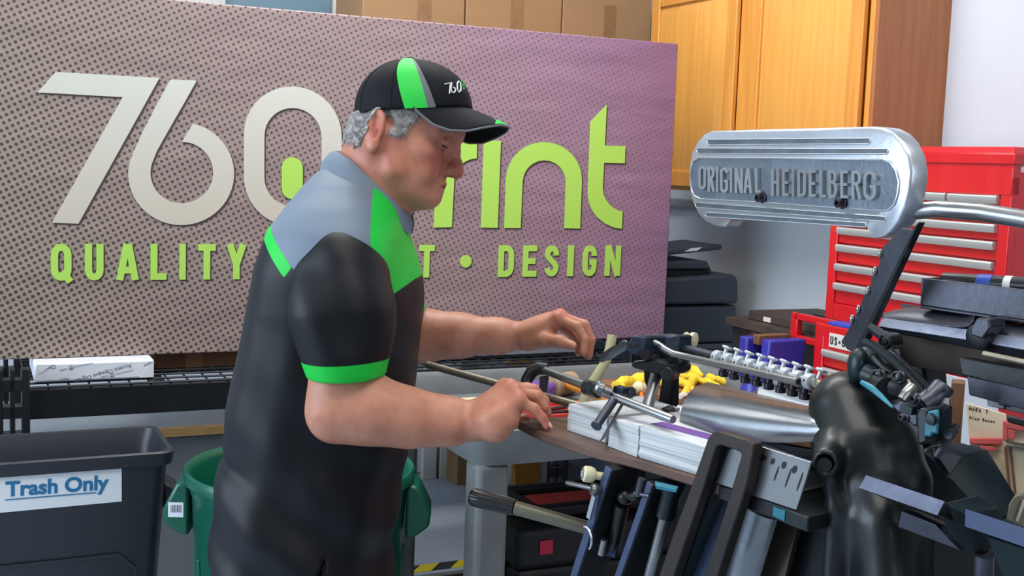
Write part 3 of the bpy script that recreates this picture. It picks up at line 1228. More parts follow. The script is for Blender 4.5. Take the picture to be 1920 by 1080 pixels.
def door(t0, t1, z0, z1, st=0.06):
    """a framed door with a raised centre panel, t0 the near edge"""
    x0, th = CO + 0.002, 0.020
    m = MB()
    c = (t0 + t1) / 2
    for a, b in ((t0, t0 + st), (t1 - st, t1)):
        m.box(RW((a + b) / 2, x0 + th / 2, (z0 + z1) / 2), th, b - a, z1 - z0, AX)
    for a, b in ((z0, z0 + st), (z1 - st, z1)):
        m.box(RW(c, x0 + th / 2, (a + b) / 2), th, t1 - t0 - 2 * st, b - a, AX)
    d = m.done('door', 'oak', cab, bevel=0.004)
    m = MB()
    m.box(RW(c, x0 + 0.005, (z0 + z1) / 2), 0.008, t1 - t0 - 2 * st + .004, z1 - z0 - 2 * st + .004, AX)
    w, h = t1 - t0 - 2 * st, z1 - z0 - 2 * st
    e = 0.028
    lo = [RW(c + a * (w / 2 - 0.006), x0 + 0.009, (z0 + z1) / 2 + b * (h / 2 - 0.006)) for a, b in ((-1, -1), (1, -1), (1, 1), (-1, 1))]
    hi = [RW(c + a * (w / 2 - e), x0 + 0.017, (z0 + z1) / 2 + b * (h / 2 - e)) for a, b in ((-1, -1), (1, -1), (1, 1), (-1, 1))]
    m.loft([lo, hi])
    m.done('raised_panel', 'oak_panel', d)
    return d


door(rw_t(1622, 150, CO), rw_t(1411, 150, CO), CZ0 + 0.012, 2.24)
door(rw_t(1384, 150, CO), rw_t(1229, 60, CO), CZ0 + 0.012, 2.19)

# ================================================================ red tool chest on a red roller cabinet
OFF = 0.5
t0, t1 = rw_t(1893, 420, OFF), rw_t(1557, 420, OFF)
zc0, zc1 = 1.075, 1.570
ch = thing('tool_chest', 'red steel tool chest with aluminium drawer pulls, standing on the red roller cabinet', 'tool chest', RW((t0 + t1) / 2, OFF - 0.22, zc0))
cm, ln = (t0 + t1) / 2, t1 - t0
mb = MB()
mb.box(RW(cm, OFF - 0.225, (zc0 + zc1) / 2 - 0.02), 0.41, ln, zc1 - zc0 - 0.06, AX)
for a, b in ((t0, t0 + 0.035), (t1 - 0.035, t1)):
    mb.box(RW((a + b) / 2, OFF - 0.012, (zc0 + zc1) / 2 - .03), 0.024, b - a, zc1 - zc0 - 0.06, AX)
mb.box(RW(cm, OFF - 0.012, zc0 + 0.025), 0.024, ln - .07, 0.05, AX)
mb.box(RW(cm, OFF - 0.012, (1.475 + 1.535) / 2), 0.026, ln, 0.085, AX)
mb.done('chest_body', 'red_paint', ch, bevel=0.003)
mb = MB()
mb.box(RW(cm, OFF - 0.222, 1.552), 0.455, ln + 0.012, 0.026, AX)
mb.loft([[RW(cm + a * ln / 2, OFF - 0.222 + b * 0.227, 1.565) for a, b in ((-1, -1), (1, -1), (1, 1), (-1, 1))],
         [RW(cm + a * (ln / 2 - 0.01), OFF - 0.222 + b * 0.212, zc1 + 0.012) for a, b in ((-1, -1), (1, -1), (1, 1), (-1, 1))]])
mb.done('lid', 'red_paint', ch, bevel=0.002)
mb = MB()
lk = rw_on(1728, 330, OFF)
mb.lathe([(0.001, 0.012), (0.006, 0.012), (0.0075, 0.010), (0.011, 0.009), (0.0125, 0.006), (0.0125, -0.004)], lk, -D1, n=20)
mb.done('lock', 'chrome', ch)
hz = [1.462, 1.391, 1.348, 1.298, 1.242, 1.186]
bz = [1.395, 1.352, 1.302, 1.247, 1.190, 1.125]


def drawer(root, ta, tb, zt, zb, off, hh=0.021):
    m = MB()
    m.box(RW((ta + tb) / 2, off - 0.012, (zt + zb) / 2 - .003), 0.016, tb - ta, zt - zb - 0.008, AX)
    d = m.done('drawer', 'red_paint', root, bevel=0.002)
    m = MB()
    prof = [(0.0, 0.0), (0.014, 0.0), (0.017, -0.004), (0.017, -hh * 0.6), (0.013, -hh), (0.0, -hh)]
    m.prism([RW(ta + .002, off - 0.006 + x, zt + z) for x, z in prof], D2 * (tb - ta - .004))
    m.done('drawer_pull', 'aluminium', d, bevel=0.001)


ts = rw_t(1778, 375, OFF)
drawer(ch, t0 + 0.037, ts - 0.002, hz[0], bz[0], OFF)
drawer(ch, ts + 0.002, t1 - 0.037, hz[0], bz[0], OFF)
for i in range(1, 6):
    drawer(ch, t0 + 0.037, t1 - 0.037, hz[i], bz[i], OFF)
mb = MB()
mb.box(RW(t1 + 0.004, OFF - 0.05, 1.262), 0.02, 0.01, 0.008, AX)
mb.done('side_latch', 'bolt', ch)

OFR = 0.57
r0, r1 = t0 - 0.02, rw_t(1527, 640, OFR)
rc = thing('roller_cabinet', 'red roller tool cabinet with a pale badge and a side handle under the tool chest', 'tool cabinet', RW((r0 + r1) / 2, OFR - 0.26, 0))
rm, rl = (r0 + r1) / 2, r1 - r0
mb = MB()
mb.box(RW(rm, OFR - 0.272, 0.57), 0.50, rl, 0.93, AX)
for a, b in ((r0, r0 + 0.04), (r1 - 0.04, r1)):
    mb.box(RW((a + b) / 2, OFR - 0.012, 0.58), 0.024, b - a, 0.95, AX)
mb.box(RW(rm, OFR - 0.012, 1.030), 0.024, rl - .08, 0.06, AX)
mb.box(RW(rm, OFR - 0.012, 0.13), 0.024, rl - .08, 0.05, AX)
# raised rim round the top, the chest stands inside it
for x in (OFR - 0.006, OFR - 0.52):
    mb.box(RW(rm, x, 1.0525), 0.012, rl, 0.035, AX)
mb.done('cabinet_body', 'red_paint', rc, bevel=0.003)
zt = 1.000
for k, dz in enumerate((0.053, 0.053, 0.10, 0.10, 0.16, 0.20, 0.17)):
    drawer(rc, r0 + 0.042, r1 - 0.042, zt, zt - dz + 0.004, OFR)
    zt -= dz
mb = MB()
b0, b1 = rw_on(1557, 626, OFR), rw_on(1640, 636, OFR)
tb0, tb1 = (b0 - RW(0, OFR)).dot(D2), (b1 - RW(0, OFR)).dot(D2)
bzm = 1.030
mb.box(RW((tb0 + tb1) / 2, OFR + 0.002, bzm), 0.004, tb0 - tb1, 0.040, AX)
bd = mb.done('badge', 'badge', rc, bevel=0.001)
mb = MB()
ux = -D2
gh = 0.024
xx = 0.006
for chh, w in (('U', 0.55), ('S', 0.5), ('*', 0.5), ('G', 0.55), ('E', 0.5), ('N', 0.6), ('E', 0.5), ('R', .55), ('A', .55), ('L', .5)):
    o_ = RW(tb0, OFR + 0.0042, bzm - gh / 2)
    if chh == '*':
        pts = []
        for i in range(10):
            a = math.pi / 2 + i * math.pi / 5
            r_ = 0.0065 if i % 2 == 0 else 0.0028
            pts.append(o_ + ux * (xx + 0.006 + r_ * math.cos(a)) + Z * (gh * 0.45 + r_ * math.sin(a)))
        mb.prism(pts, -D1 * 0.0005)
    else:
        x_ = xx
        add_strokes(mb, glyph(chh, w, 0.2), 0.2, lambda u, v: o_ + ux * (x_ + u * gh) + Z * (v * gh), -D1 * 0.0005)
    xx += w * gh * 1.35
mb.done('badge_lettering', 'ink', bd)
mb = MB()
e = rw_t(1535, 570, 0.40)
hp = [RW(r1 + 0.0, 0.40, 1.045), RW(r1 + 0.30, 0.40, 1.045), RW(r1 + 0.30, 0.40, 0.975), RW(r1 + 0.0, 0.40, 0.975)]
mb.bar(hp[0] - D2 * 0.0, hp[1], 0.022, 0.022)
mb.bar(hp[1] + Z * 0.011, hp[2] - Z * 0.011, 0.035, 0.022, D1)
mb.bar(hp[2], hp[3], 0.022, 0.022)
mb.bar(RW(r1 + 0.06, 0.40, 1.035), RW(r1 + 0.06, 0.40, 0.985), 0.022, 0.022, D1)
mb.done('side_handle', 'red_paint', rc, bevel=0.004)
for a in (r0 + 0.07, r1 - 0.07):
    for b in (0.09, OFR - 0.08):
        mb = MB()
        mb.cyl(RW(a - .015, b, 0.05), RW(a + .015, b, 0.05), 0.05)
        mb.done('caster', 'press_dark', rc)
mb = MB()
bq = rw_on(1545, 600, OFR - 0.1)
mb.box(RW(r1 - 0.16, OFR - 0.045, 1.072), 0.05, 0.26, 0.012, AX)
tag(mb.done('blue_ruler', 'blue_plastic', bevel=0.003, loc=RW(r1 - .16, OFR - .045, 1.066)), 'blue plastic strip lying on the ledge of the red roller cabinet', 'strip')

# ================================================================ old rusty cabinet along the wall, left of the red roller cabinet
OC = 0.36
c0, c1 = r1 + 0.07, rw_t(1374, 600, OC)
oc = thing('rusty_cabinet', 'blackened old cabinet with rusty patches between the copier and red cabinet', 'cabinet', RW((c0 + c1) / 2, OC / 2, 0))
mm, ll = (c0 + c1) / 2, c1 - c0
ztop = 0.985
mb = MB()
mb.box(RW(mm, OC / 2 + .01, ztop - 0.012), OC + 0.02, ll + 0.03, 0.03, AX)
mb.done('cabinet_top', 'grimy_wood', oc, bevel=0.003)
mb = MB()
mb.box(RW(mm, OC - 0.010, ztop - 0.10), 0.02, ll, 0.14, AX)
mb.done('top_rail', 'rust_black', oc, bevel=0.003)
mb = MB()
for t in (c0 + 0.02, c1 - 0.02, mm):
    for x in (0.03, OC - 0.02):
        mb.box(RW(t, x, (ztop - 0.03) / 2), 0.035, 0.04, ztop - 0.03, AX)
mb.box(RW(mm, 0.02, 0.5), 0.01, ll, 0.9, AX)
mb.done('cabinet_frame', 'rust_black', oc, bevel=0.002)
for z in (0.72, 0.5, 0.28):
    mb = MB()
    mb.box(RW(mm, OC / 2, z), OC - 0.02, ll - 0.04, 0.02, AX)
    mb.done('shelf', 'desk_grey', oc)
mb = MB()
mb.box(RW(mm + .02, OC / 2 + .01, ztop + 0.019), OC - 0.06, ll - 0.16, 0.032, AX)
ob = mb.done('wooden_board', 'grimy_wood', bevel=0.004, loc=RW(mm, OC / 2, ztop + .003))
tag(ob, 'dark grimy board lying on top of the rusty cabinet', 'board')
mb = MB()
mb.box(RW(c1 - .17, OC - 0.02, ztop + 0.016), 0.004, 0.04, 0.016, AX)
lbp = mb.done('paper_tag', 'badge', ob)
mb = MB()
mb.box(RW(c0 + .17, OC / 2 + .02, ztop + 0.046), 0.16, 0.26, 0.02, AX)
tag(mb.done('steel_plate', 'press_dark', bevel=0.003, loc=RW(c0 + .17, OC / 2 + .02, ztop + .036)), 'dark steel plate on the grimy board, behind the red side handle', 'plate')

# ================================================================ copier in front of the far end of the right wall
cr = at(1386, 560, 4.55)
cr = V((cr.x, cr.y, 0))
cp = thing('office_copier', 'dark blue grey office copier under the oak cabinet, right of the sign', 'copier', cr - D1 * 0.3 + D2 * 0.25)


def CP(x, y, z):
    p = cr - D1 * x + D2 * y
    return V((p.x, p.y, z))


mb = MB()
# body, upper part leaning back at its right end
mb.prism([CP(0.0, 0, 0.30), CP(0.50, 0, 0.30), CP(0.50, 0, 0.84), CP(0.0, 0, 0.84)], D2 * 0.5)
mb.done('copier_body', 'copier', cp, bevel=0.012)
mb = MB()
mb.prism([CP(-0.004, 0, 0.84), CP(0.50, 0, 0.84), CP(0.50, 0, 0.985), CP(0.01, 0, 0.985)], D2 * 0.5)
mb.done('paper_exit_unit', 'copier', cp, bevel=0.01)
mb = MB()
mb.prism([CP(0.008, -0.01, 0.993), CP(0.50, -0.01, 0.993), CP(0.50, -0.01, 1.085), CP(0.03, -0.01, 1.105), CP(0.015, -.01, 1.08)], D2 * 0.5)
mb.done('scanner_unit', 'copier', cp, bevel=0.012)
mb = MB()
mb.box(CP(0.28, 0.2, 1.106), 0.36, 0.30, 0.03, AX)
mb.done('document_glass_cover', 'copier_dark', cp, bevel=0.006)
mb = MB()
mb.prism([CP(0.12, 0.02, 1.122), CP(0.50, 0.02, 1.122), CP(0.50, 0.02, 1.20), CP(0.40, .02, 1.185), CP(0.36, 0.02, 1.15), CP(0.14, 0.02, 1.155)], D2 * 0.36)
mb.done('document_feeder', 'copier', cp, bevel=0.008)
mb = MB()
mb.prism([CP(0.06, 0.05, 1.196), CP(0.40, 0.05, 1.165), CP(0.40, 0.05, 1.178), CP(0.055, 0.05, 1.215)], D2 * 0.28)
tr = mb.done('feeder_tray', 'copier', cp, bevel=0.004)
mb = MB()
mb.prism([CP(0.17, 0.049, 1.192), CP(0.23, 0.049, 1.187), CP(0.20, 0.049, 1.201), CP(.15, 0.049, 1.205)], -D2 * 0.001)
mb.done('white_sticker', 'label_white', tr)
for z0, z1 in ((0.715, 0.83), (0.58, 0.70), (0.46, 0.57), (0.33, 0.45)):
    mb = MB()
    mb.box(CP(0.25, -0.006, (z0 + z1) / 2), 0.46, 0.014, z1 - z0, AX)
    d = mb.done('paper_drawer', 'copier', cp, bevel=0.006)
    mb = MB()
    mb.box(CP(0.25, -0.014, z1 - 0.035), 0.14, 0.006, 0.03, AX)
    mb.done('drawer_recess', 'copier_dark', d, bevel=0.002)
mb = MB()
mb.box(CP(0.25, 0.25, 0.16), 0.46, 0.46, 0.28, AX)
mb.done('copier_stand', 'copier_dark', cp, bevel=0.01)

# ================================================================ grey utility cart behind the press
K0 = at(890, 875, 2.755)
K0 = V((K0.x, K0.y, 0))
KL, KD = 1.08, 0.74
KT = 0.815                                             # tray floor


def KP(x, y, z):
    p = K0 + D1 * x + D2 * y
    return V((p.x, p.y, z))


ct = thing('utility_cart', 'grey plastic utility cart with thick corner posts behind the printing press', 'cart', KP(KL / 2, KD / 2, 0))


def krect(i, z, r=0.05, n=4):
    pts = []
    for cx, cy, a0 in ((KL - i - r, i + r, -90), (KL - i - r, KD - i - r, 0), (i + r, KD - i - r, 90), (i + r, i + r, 180)):
        for k in range(n + 1):
            a = math.radians(a0 + 90 * k / n)
            pts.append(KP(cx + r * math.cos(a), cy + r * math.sin(a), z))
    return pts


mb = MB()
mb.loft([krect(0.012, 0.787), krect(0.0, 0.84), krect(-0.004, 0.872), krect(0.004, 0.880), krect(0.028, 0.880), krect(0.034, 0.870), krect(0.04, KT)])
mb.done('top_tray', 'cart_grey', ct, sharp=45)
mb = MB()
mb.loft([krect(0.012, 0.15), krect(0.0, 0.20), krect(0.0, 0.262), krect(0.028, 0.262), krect(0.04, 0.215)])
mb.done('lower_tray', 'cart_grey', ct, sharp=45)
for i, j in ((0, 0), (1, 0), (0, 1), (1, 1)):
    mb = MB()
    x = 0.058 if i == 0 else KL - 0.058
    y = 0.058 if j == 0 else KD - 0.058
    mb.box(KP(x, y, 0.45), 0.084, 0.084, 0.68, AX)
    mb.done('corner_post', 'cart_grey', ct, bevel=0.014)
    mb = MB()
    mb.cyl(KP(x - .016, y, 0.062), KP(x + .016, y, 0.062), 0.062)
    mb.box(KP(x, y, 0.12), 0.06, 0.05, 0.06, AX)
    mb.done('caster', 'press_dark', ct)


def kon(px, py, z=KT):
    return onz(px, py, z)


# black tool cases on the lower tray
cb = onz(973, 992, 0.545)
bc = thing('black_tool_case', 'black plastic tool case with a pink tag on the cart lower shelf', 'tool case', V((cb.x, cb.y, 0.262)) + D1 * 0.24 + D2 * 0.2)


def BC(x, y, z):
    p = V((cb.x, cb.y, 0)) + D1 * x + D2 * y
    return V((p.x, p.y, z))


mb = MB()
mb.box(BC(0.27, 0.17, 0.262 + 0.085), 0.54, 0.34, 0.165, AX)
mb.done('case_body', 'case_black', bc, bevel=0.018, seg=3)
mb = MB()
mb.box(BC(0.27, 0.17, 0.485), 0.55, 0.35, 0.115, AX)
ld = mb.done('case_lid', 'case_black', bc, bevel=0.02, seg=3)
mb = MB()
for y in (0.07, 0.27):
    mb.box(BC(0.27, y, 0.562), 0.40, 0.035, 0.035, AX)
for x in (0.075, 0.465):
    mb.box(BC(x, 0.17, 0.562), 0.035, 0.235, 0.035, AX)
mb.done('lid_tray_rim', 'case_black', ld, bevel=0.008)
mb = MB()
mb.box(BC(0.27, 0.17, 0.555), 0.30, 0.13, 0.012, AX)
mb.done('tray_liner', 'tray_red', ld, bevel=0.004)
mb = MB()
tg = onp(1024, 1026, BC(0, -0.007, 0), NF)
mb.box(V((tg.x, tg.y, tg.z)) - D2 * 0.001, 0.038, 0.002, 0.038, AX)
mb.done('pink_tag', 'red_tag', bc)
for x in (0.03,):
    mb = MB()
    mb.box(BC(-0.006, 0.1, 0.43), 0.016, 0.05, 0.08, AX)
    mb.done('latch', 'case_black', bc, bevel=0.004)
mb = MB()
c2 = BC(-0.23, 0.62, 0)

# ---------------------------------------------------------------- on the cart top
# rawhide mallet
hc = kon(1052, 742) + Z * 0.034
md = (kon(1178, 774) - kon(1062, 734))
md = V((md.x, md.y, 0)).normalized()
ms = V((-md.y, md.x, 0))
ml = thing('rawhide_mallet', 'rawhide mallet with an orange wooden handle on the cart', 'mallet', V((hc.x, hc.y, KT)))
mb = MB()
mb.lathe([(0.030, -0.055), (0.034, -0.05), (0.033, 0.0), (0.034, 0.05), (0.030, 0.055)], hc, ms * 0.75 + Z * 0.0 + md * -0.3, n=24)
mb.done('mallet_head', 'rawhide', ml)
mb = MB()
hs = hc + md * 0.02 + Z * 0.005
mb.tube([hs, hs + md * 0.08, hs + md * 0.16, hs + md * 0.26, hs + md * 0.30], [0.013, 0.013, 0.016, 0.018, 0.012], n=16)
mb.done('mallet_handle', 'handle_wood', ml)
# red tray of small tools
tc_ = kon(1046, 790)
mb = MB()
rt = thing('red_tool_tray', 'shallow red tray with small tools beside the man\'s near hand', 'tray', V((tc_.x, tc_.y, KT)))


def tb(x, y, z):
    p = tc_ + D1 * x + D2 * y
    return V((p.x, p.y, z))


mb.box(tb(0.03, 0.02, KT + 0.012), 0.22, 0.15, 0.022, AX)
for x, y, sx, sy in ((0.03, -0.052, 0.22, 0.008), (0.03, 0.092, 0.22, 0.008), (-0.078, 0.02, 0.008, 0.15), (0.138, 0.02, 0.008, 0.15), (0.05, 0.02, 0.006, 0.14)):
    mb.box(tb(x, y, KT + 0.026), sx, sy, 0.014, AX)
mb.done('tray_body', 'tray_red', rt, bevel=0.002)
for k, (x, y, a, L_, key, lab) in enumerate(((0.0, 0.03, 0.3, 0.09, 'steel_gun', 'dark steel pin in the red tray, near its middle'),
                                             (0.02, -0.015, 0.15, 0.11, 'press_dark', 'black bar lying along the front of the red tray'),
                                             (-0.03, 0.055, 0.5, 0.05, 'brown_wood', 'short brown stick at the back of the red tray'))):
    mb = MB()
    p = tb(x, y, KT + 0.029)
    d = (D1 * math.cos(a) + D2 * math.sin(a))
    mb.cyl(p - d * L_ / 2, p + d * L_ / 2, 0.005, n=10)
    tag(mb.done('hand_tool', key, loc=p), lab, 'tool', 'small tools in the red tray')
mb = MB()
pp = kon(1004, 752) + Z * 0.001
mb.prism([pp + D1 * x + D2 * y for x, y in ((-0.05, 0), (0.02, -0.03), (0.07, 0.0), (0.05, 0.06), (-0.02, 0.07))], Z * 0.05)
tag(mb.done('purple_cloth', 'purple', bevel=0.012, loc=pp), 'purple crumpled cloth beside the red tray', 'cloth')
mb = MB()
pp = kon(876, 764)
mb.box(pp + Z * 0.009 + D1 * 0.03 + D2 * 0.02, 0.11, 0.07, 0.016, AX)
tag(mb.done('cream_slat', 'die_ply', bevel=0.003, loc=pp), 'cream wooden slat on the cart behind the man\'s wrist', 'slat')
# orange cable
mb = MB()
cpts = [kon(px, py) + Z * 0.012 for px, py in ((1100, 738), (1120, 722), (1150, 716), (1180, 722), (1200, 736), (1204, 752), (1190, 765))]
sm = []
for i in range(len(cpts) - 1):
    for k in range(5):
        sm.append(cpts[i].lerp(cpts[i + 1], k / 5))
mb.tube(sm, 0.006, n=8)
tag(mb.done('orange_cable', 'orange', loc=cpts[0]), 'orange cable curving on the cart behind the feed bracket', 'cable')
# brown board, papers
mb = MB()
q = [kon(1120, 730), kon(1330, 770), kon(1345, 728), kon(1150, 712)]
mb.prism([p + Z * 0.0 for p in q], Z * 0.022)
tag(mb.done('brown_board', 'bench_brown', bevel=0.004, loc=q[0]), 'brown wooden board on the cart under the yellow gloves', 'board')
mb = MB()
q = [kon(1150, 785), kon(1290, 800), kon(1320, 772), kon(1200, 758)]
mb.prism(q, Z * 0.012)
tag(mb.done('paper_sheaf', 'paper', loc=q[0]), 'white paper sheaf on the cart behind the feed post', 'paper')
mb = MB()
pp = kon(1203, 742) + Z * 0.0
mb.tube([pp + Z * 0.024 - D1 * 0.05, pp + Z * 0.024 - D1 * 0.01, pp + Z * 0.024 + D1 * 0.03], [0.011, 0.022, 0.004], n=14)
tag(mb.done('white_cone_tip', 'cream_enamel', loc=pp), 'small cream cone lying on the brown board by the orange cable', 'cone')
# blue bench vise
vc = kon(1425, 752)
vz = KT
vs = thing('bench_vise', 'blue bench vise with a wooden jaw liner behind the steel collars', 'vise', V((vc.x, vc.y, vz)))


def VP(x, y, z):
    p = vc + D1 * x + D2 * y
    return V((p.x, p.y, vz + z))


mb = MB()
mb.lathe([(0.075, 0.0), (0.075, 0.016), (0.05, 0.02), (0.04, 0.06), (0.05, 0.08)], VP(-0.02, 0, 0), Z, n=28)
mb.done('vise_base', 'vise_blue', vs, bevel=0.002)
mb = MB()
mb.prism([VP(-0.06, -0.04, 0.08), VP(0.10, -0.04, 0.08), VP(0.10, -0.04, 0.115), VP(-0.06, -0.04, 0.115)], D2 * 0.09)
mb.done('vise_slide', 'vise_blue', vs, bevel=0.006)
mb = MB()
mb.prism([VP(-0.035, -0.07, 0.10), VP(0.10, -0.07, 0.10), VP(0.105, -0.07, 0.195), VP(-0.03, -0.07, 0.195)], D2 * 0.04)
mb.done('front_jaw', 'vise_blue', vs, bevel=0.006)
mb = MB()
mb.prism([VP(-0.06, 0.0, 0.10), VP(0.08, 0.0, 0.10), VP(0.08, 0.0, 0.195), VP(-0.06, 0.0, 0.195)], D2 * 0.04)
mb.done('rear_jaw', 'vise_blue', vs, bevel=0.006)
mb = MB()
mb.box(VP(0.02, -0.015, 0.19), 0.12, 0.03, 0.03, AX)
mb.done('jaw_liner', 'brown_wood', vs, bevel=0.003)
mb = MB()
mb.cyl(VP(-0.05, -0.10, 0.06), VP(-0.05, -0.10, 0.012), 0.009)
mb.cyl(VP(-0.11, -0.11, 0.05), VP(0.01, -0.09, 0.066), 0.005)
mb.done('vise_handle', 'steel', vs)

# far corner bits under the cart
mb = MB()
p = far_on(958, 893, 0.2)
mb.lathe([(0.03, 0.0), (0.032, 0.004), (0.032, 0.09), (0.016, 0.115), (0.014, 0.14), (0.001, 0.142)], FW((FW(0) - p).dot(D1), 0.2, 0), Z)
tag(mb.done('white_bottle', 'white_paint', loc=FW((FW(0) - p).dot(D1), 0.2, 0)), 'small white bottle on the floor by the far wall', 'bottle')
mb = MB()
s = (FW(0) - far_on(988, 900, 0.25)).dot(D1)
mb.bar(FW(s + 0.03, 0.32, 0.012), FW(s, 0.05, 0.95), 0.03, 0.14, D1)
tag(mb.done('wood_plank', 'oak', bevel=0.003, loc=FW(s, .25, 0)), 'orange brown plank leaning on the far wall, under the cart', 'plank')
mb = MB()
s = (FW(0) - far_on(866, 880, 0.15)).dot(D1)
mb.box(FW(s, 0.12, 0.10), 0.09, 0.16, 0.20, AX)
tag(mb.done('floor_carton', 'cardboard', bevel=0.003, loc=FW(s, .15, 0)), 'small brown carton on the floor by the far wall', 'box')

# ================================================================ smooth blended bodies
class Sdf:
    """tapered capsules and ellipsoids blended together, turned into one closed skin"""

    def __init__(self, k=0.012):
        self.P, self.k = [], k

    def cap(self, a, b, r0, r1=None, k=None, op=1):
        self.P.append(('c', np.array(a, float), np.array(b, float), r0, r0 if r1 is None else r1, self.k if k is None else k, op))
        return self

    def chain(self, pts, rs, k=None):
        for i in range(len(pts) - 1):
            self.cap(pts[i], pts[i + 1], rs[i], rs[i + 1], k)
        return self

    def ell(self, c, r, ax=None, k=None, op=1):
        R = np.eye(3) if ax is None else np.array([list(a) for a in ax], float)
        self.P.append(('e', np.array(c, float), R, np.array(r, float), None, self.k if k is None else k, op))
        return self

    @staticmethod
    def prim(p, X):
        if p[0] == 'c':
            _, a, b, r0, r1 = p[:5]
            ba = b - a
            t = np.clip(((X - a) @ ba) / max(1e-9, ba @ ba), 0, 1)
            return np.linalg.norm(X - a - t[:, None] * ba, axis=1) - (r0 + (r1 - r0) * t)
        _, c, R, r = p[:4]
        q = (X - c) @ R.T
        k0 = np.linalg.norm(q / r, axis=1)
        k1 = np.linalg.norm(q / (r * r), axis=1)
        return np.where(k1 > 1e-9, k0 * (k0 - 1.0) / np.maximum(k1, 1e-9), -r.min())

    def eval(self, X, idx=None):
        d = np.full(len(X), 1.0)
        for i in (range(len(self.P)) if idx is None else idx):
            p = self.P[i]
            e = self.prim(p, X)
            k, op = p[5], p[6]
            if op > 0:
                h = np.clip(0.5 + 0.5 * (d - e) / k, 0, 1)
                d = d * (1 - h) + e * h - k * h * (1 - h)
            else:
                e = -e
                h = np.clip(0.5 - 0.5 * (d - e) / k, 0, 1)
                d = d * (1 - h) + e * h + k * h * (1 - h)
        return d

    def bounds(self):
        lo, hi = np.full(3, 1e9), np.full(3, -1e9)
        for p in self.P:
            if p[6] < 0:
                continue
            if p[0] == 'c':
                for q, r in ((p[1], p[3]), (p[2], p[4])):
                    lo, hi = np.minimum(lo, q - r), np.maximum(hi, q + r)
            else:
                r = p[3].max()
                lo, hi = np.minimum(lo, p[1] - r), np.maximum(hi, p[1] + r)
        return lo, hi

    def skin(self, h, post=None, smooth=1):
        lo, hi = self.bounds()
        lo, hi = lo - 4 * h, hi + 4 * h
        B = 16
        nb = np.maximum(1, np.ceil((hi - lo) / (B * h)).astype(int))
        g = np.stack(np.meshgrid(*[np.arange(n) for n in nb], indexing='ij'), -1).reshape(-1, 3)
        ctr = lo + (g + 0.5) * B * h
        hd = B * h * 0.87
        pd = np.stack([self.prim(p, ctr) for p in self.P], 1)
        plus = np.array([p[6] > 0 for p in self.P])
        near = pd[:, plus].min(1)
        ok = near < hd * 1.35 + 0.03
        cells, verts = [], []
        loc = np.stack(np.meshgrid(*[np.arange(B + 1)] * 3, indexing='ij'), -1).reshape(-1, 3)
        keys, pos, quads = [], [], []
        NX = (nb * B + 2).astype(np.int64)

        def key(c):
            return (c[:, 0] * NX[1] + c[:, 1]) * NX[2] + c[:, 2]
        for bi in np.nonzero(ok)[0]:
            idx = [i for i, p in enumerate(self.P) if pd[bi, i] < hd * 1.35 + p[5] + 0.012]
            if not idx:
                continue
            base = g[bi] * B
            X = lo + (base + loc) * h
            d = self.eval(X, idx)
            if post is not None:
                d = post(X, d)
            if d.min() > 0 or d.max() < 0:
                continue
            D = d.reshape(B + 1, B + 1, B + 1)
            S = D < 0
            # cells with a sign change: vertex at the mean of the edge crossings
            acc = np.zeros((B, B, B, 3))
            cnt = np.zeros((B, B, B))
            for ax in range(3):
                for u in (0, 1):
                    for w in (0, 1):
                        sl0 = [None] * 3
                        sl1 = [None] * 3
                        oth = [a for a in range(3) if a != ax]
                        off = [0, 0, 0]
                        off[oth[0]], off[oth[1]] = u, w
                        s0 = tuple(slice(off[a], off[a] + B) for a in range(3))
                        off2 = list(off)
                        off2[ax] = 1
                        s1 = tuple(slice(off2[a], off2[a] + B) for a in range(3))
                        a_, b_ = D[s0], D[s1]
                        cr = (a_ < 0) != (b_ < 0)
                        t = np.where(cr, a_ / np.where(cr, a_ - b_, 1.0), 0.0)
                        v = np.zeros((B, B, B, 3))
                        v[..., oth[0]] = u
                        v[..., oth[1]] = w
                        v[..., ax] = t
                        acc += v * cr[..., None]
                        cnt += cr
            act = cnt > 0
            ci = np.argwhere(act)
            if len(ci) == 0:
                continue
            vv = acc[act] / cnt[act][:, None]
            keys.append(key(ci + base))
            pos.append(lo + (ci + base + vv) * h)
            for ax in range(3):
                o1, o2 = [(1, 2), (2, 0), (0, 1)][ax]
                s0 = [slice(0, B)] * 3
                s1 = [slice(0, B)] * 3
                s1[ax] = slice(1, B + 1)
                a_, b_ = S[tuple(s0)], S[tuple(s1)]
                e = np.argwhere(a_ != b_)
                if len(e) == 0:
                    continue
                fl = a_[tuple(e.T)]
                G = e + base
                d1 = np.zeros(3, int)
                d2 = np.zeros(3, int)
                d1[o1] = 1
                d2[o2] = 1
                q = np.stack([key(G - d1 - d2), key(G - d2), key(G), key(G - d1)], 1)
                q[~fl] = q[~fl][:, ::-1]
                quads.append(q)
        keys = np.concatenate(keys)
        pos = np.concatenate(pos)
        o = np.argsort(keys)
        keys, pos = keys[o], pos[o]
        q = np.concatenate(quads)
        ix = np.searchsorted(keys, q.ravel())
        ix = np.clip(ix, 0, len(keys) - 1)
        good = (keys[ix] == q.ravel()).reshape(-1, 4).all(1)
        q = ix.reshape(-1, 4)[good]
        for _ in range(smooth):
            s = np.zeros_like(pos)
            c = np.zeros(len(pos))
            for a, b in ((0, 1), (1, 2), (2, 3), (3, 0)):
                np.add.at(s, q[:, a], pos[q[:, b]])
                np.add.at(c, q[:, a], 1)
                np.add.at(s, q[:, b], pos[q[:, a]])
                np.add.at(c, q[:, b], 1)
            pos = np.where(c[:, None] > 0, pos * 0.5 + 0.5 * s / np.maximum(c, 1)[:, None], pos)
        return pos, q


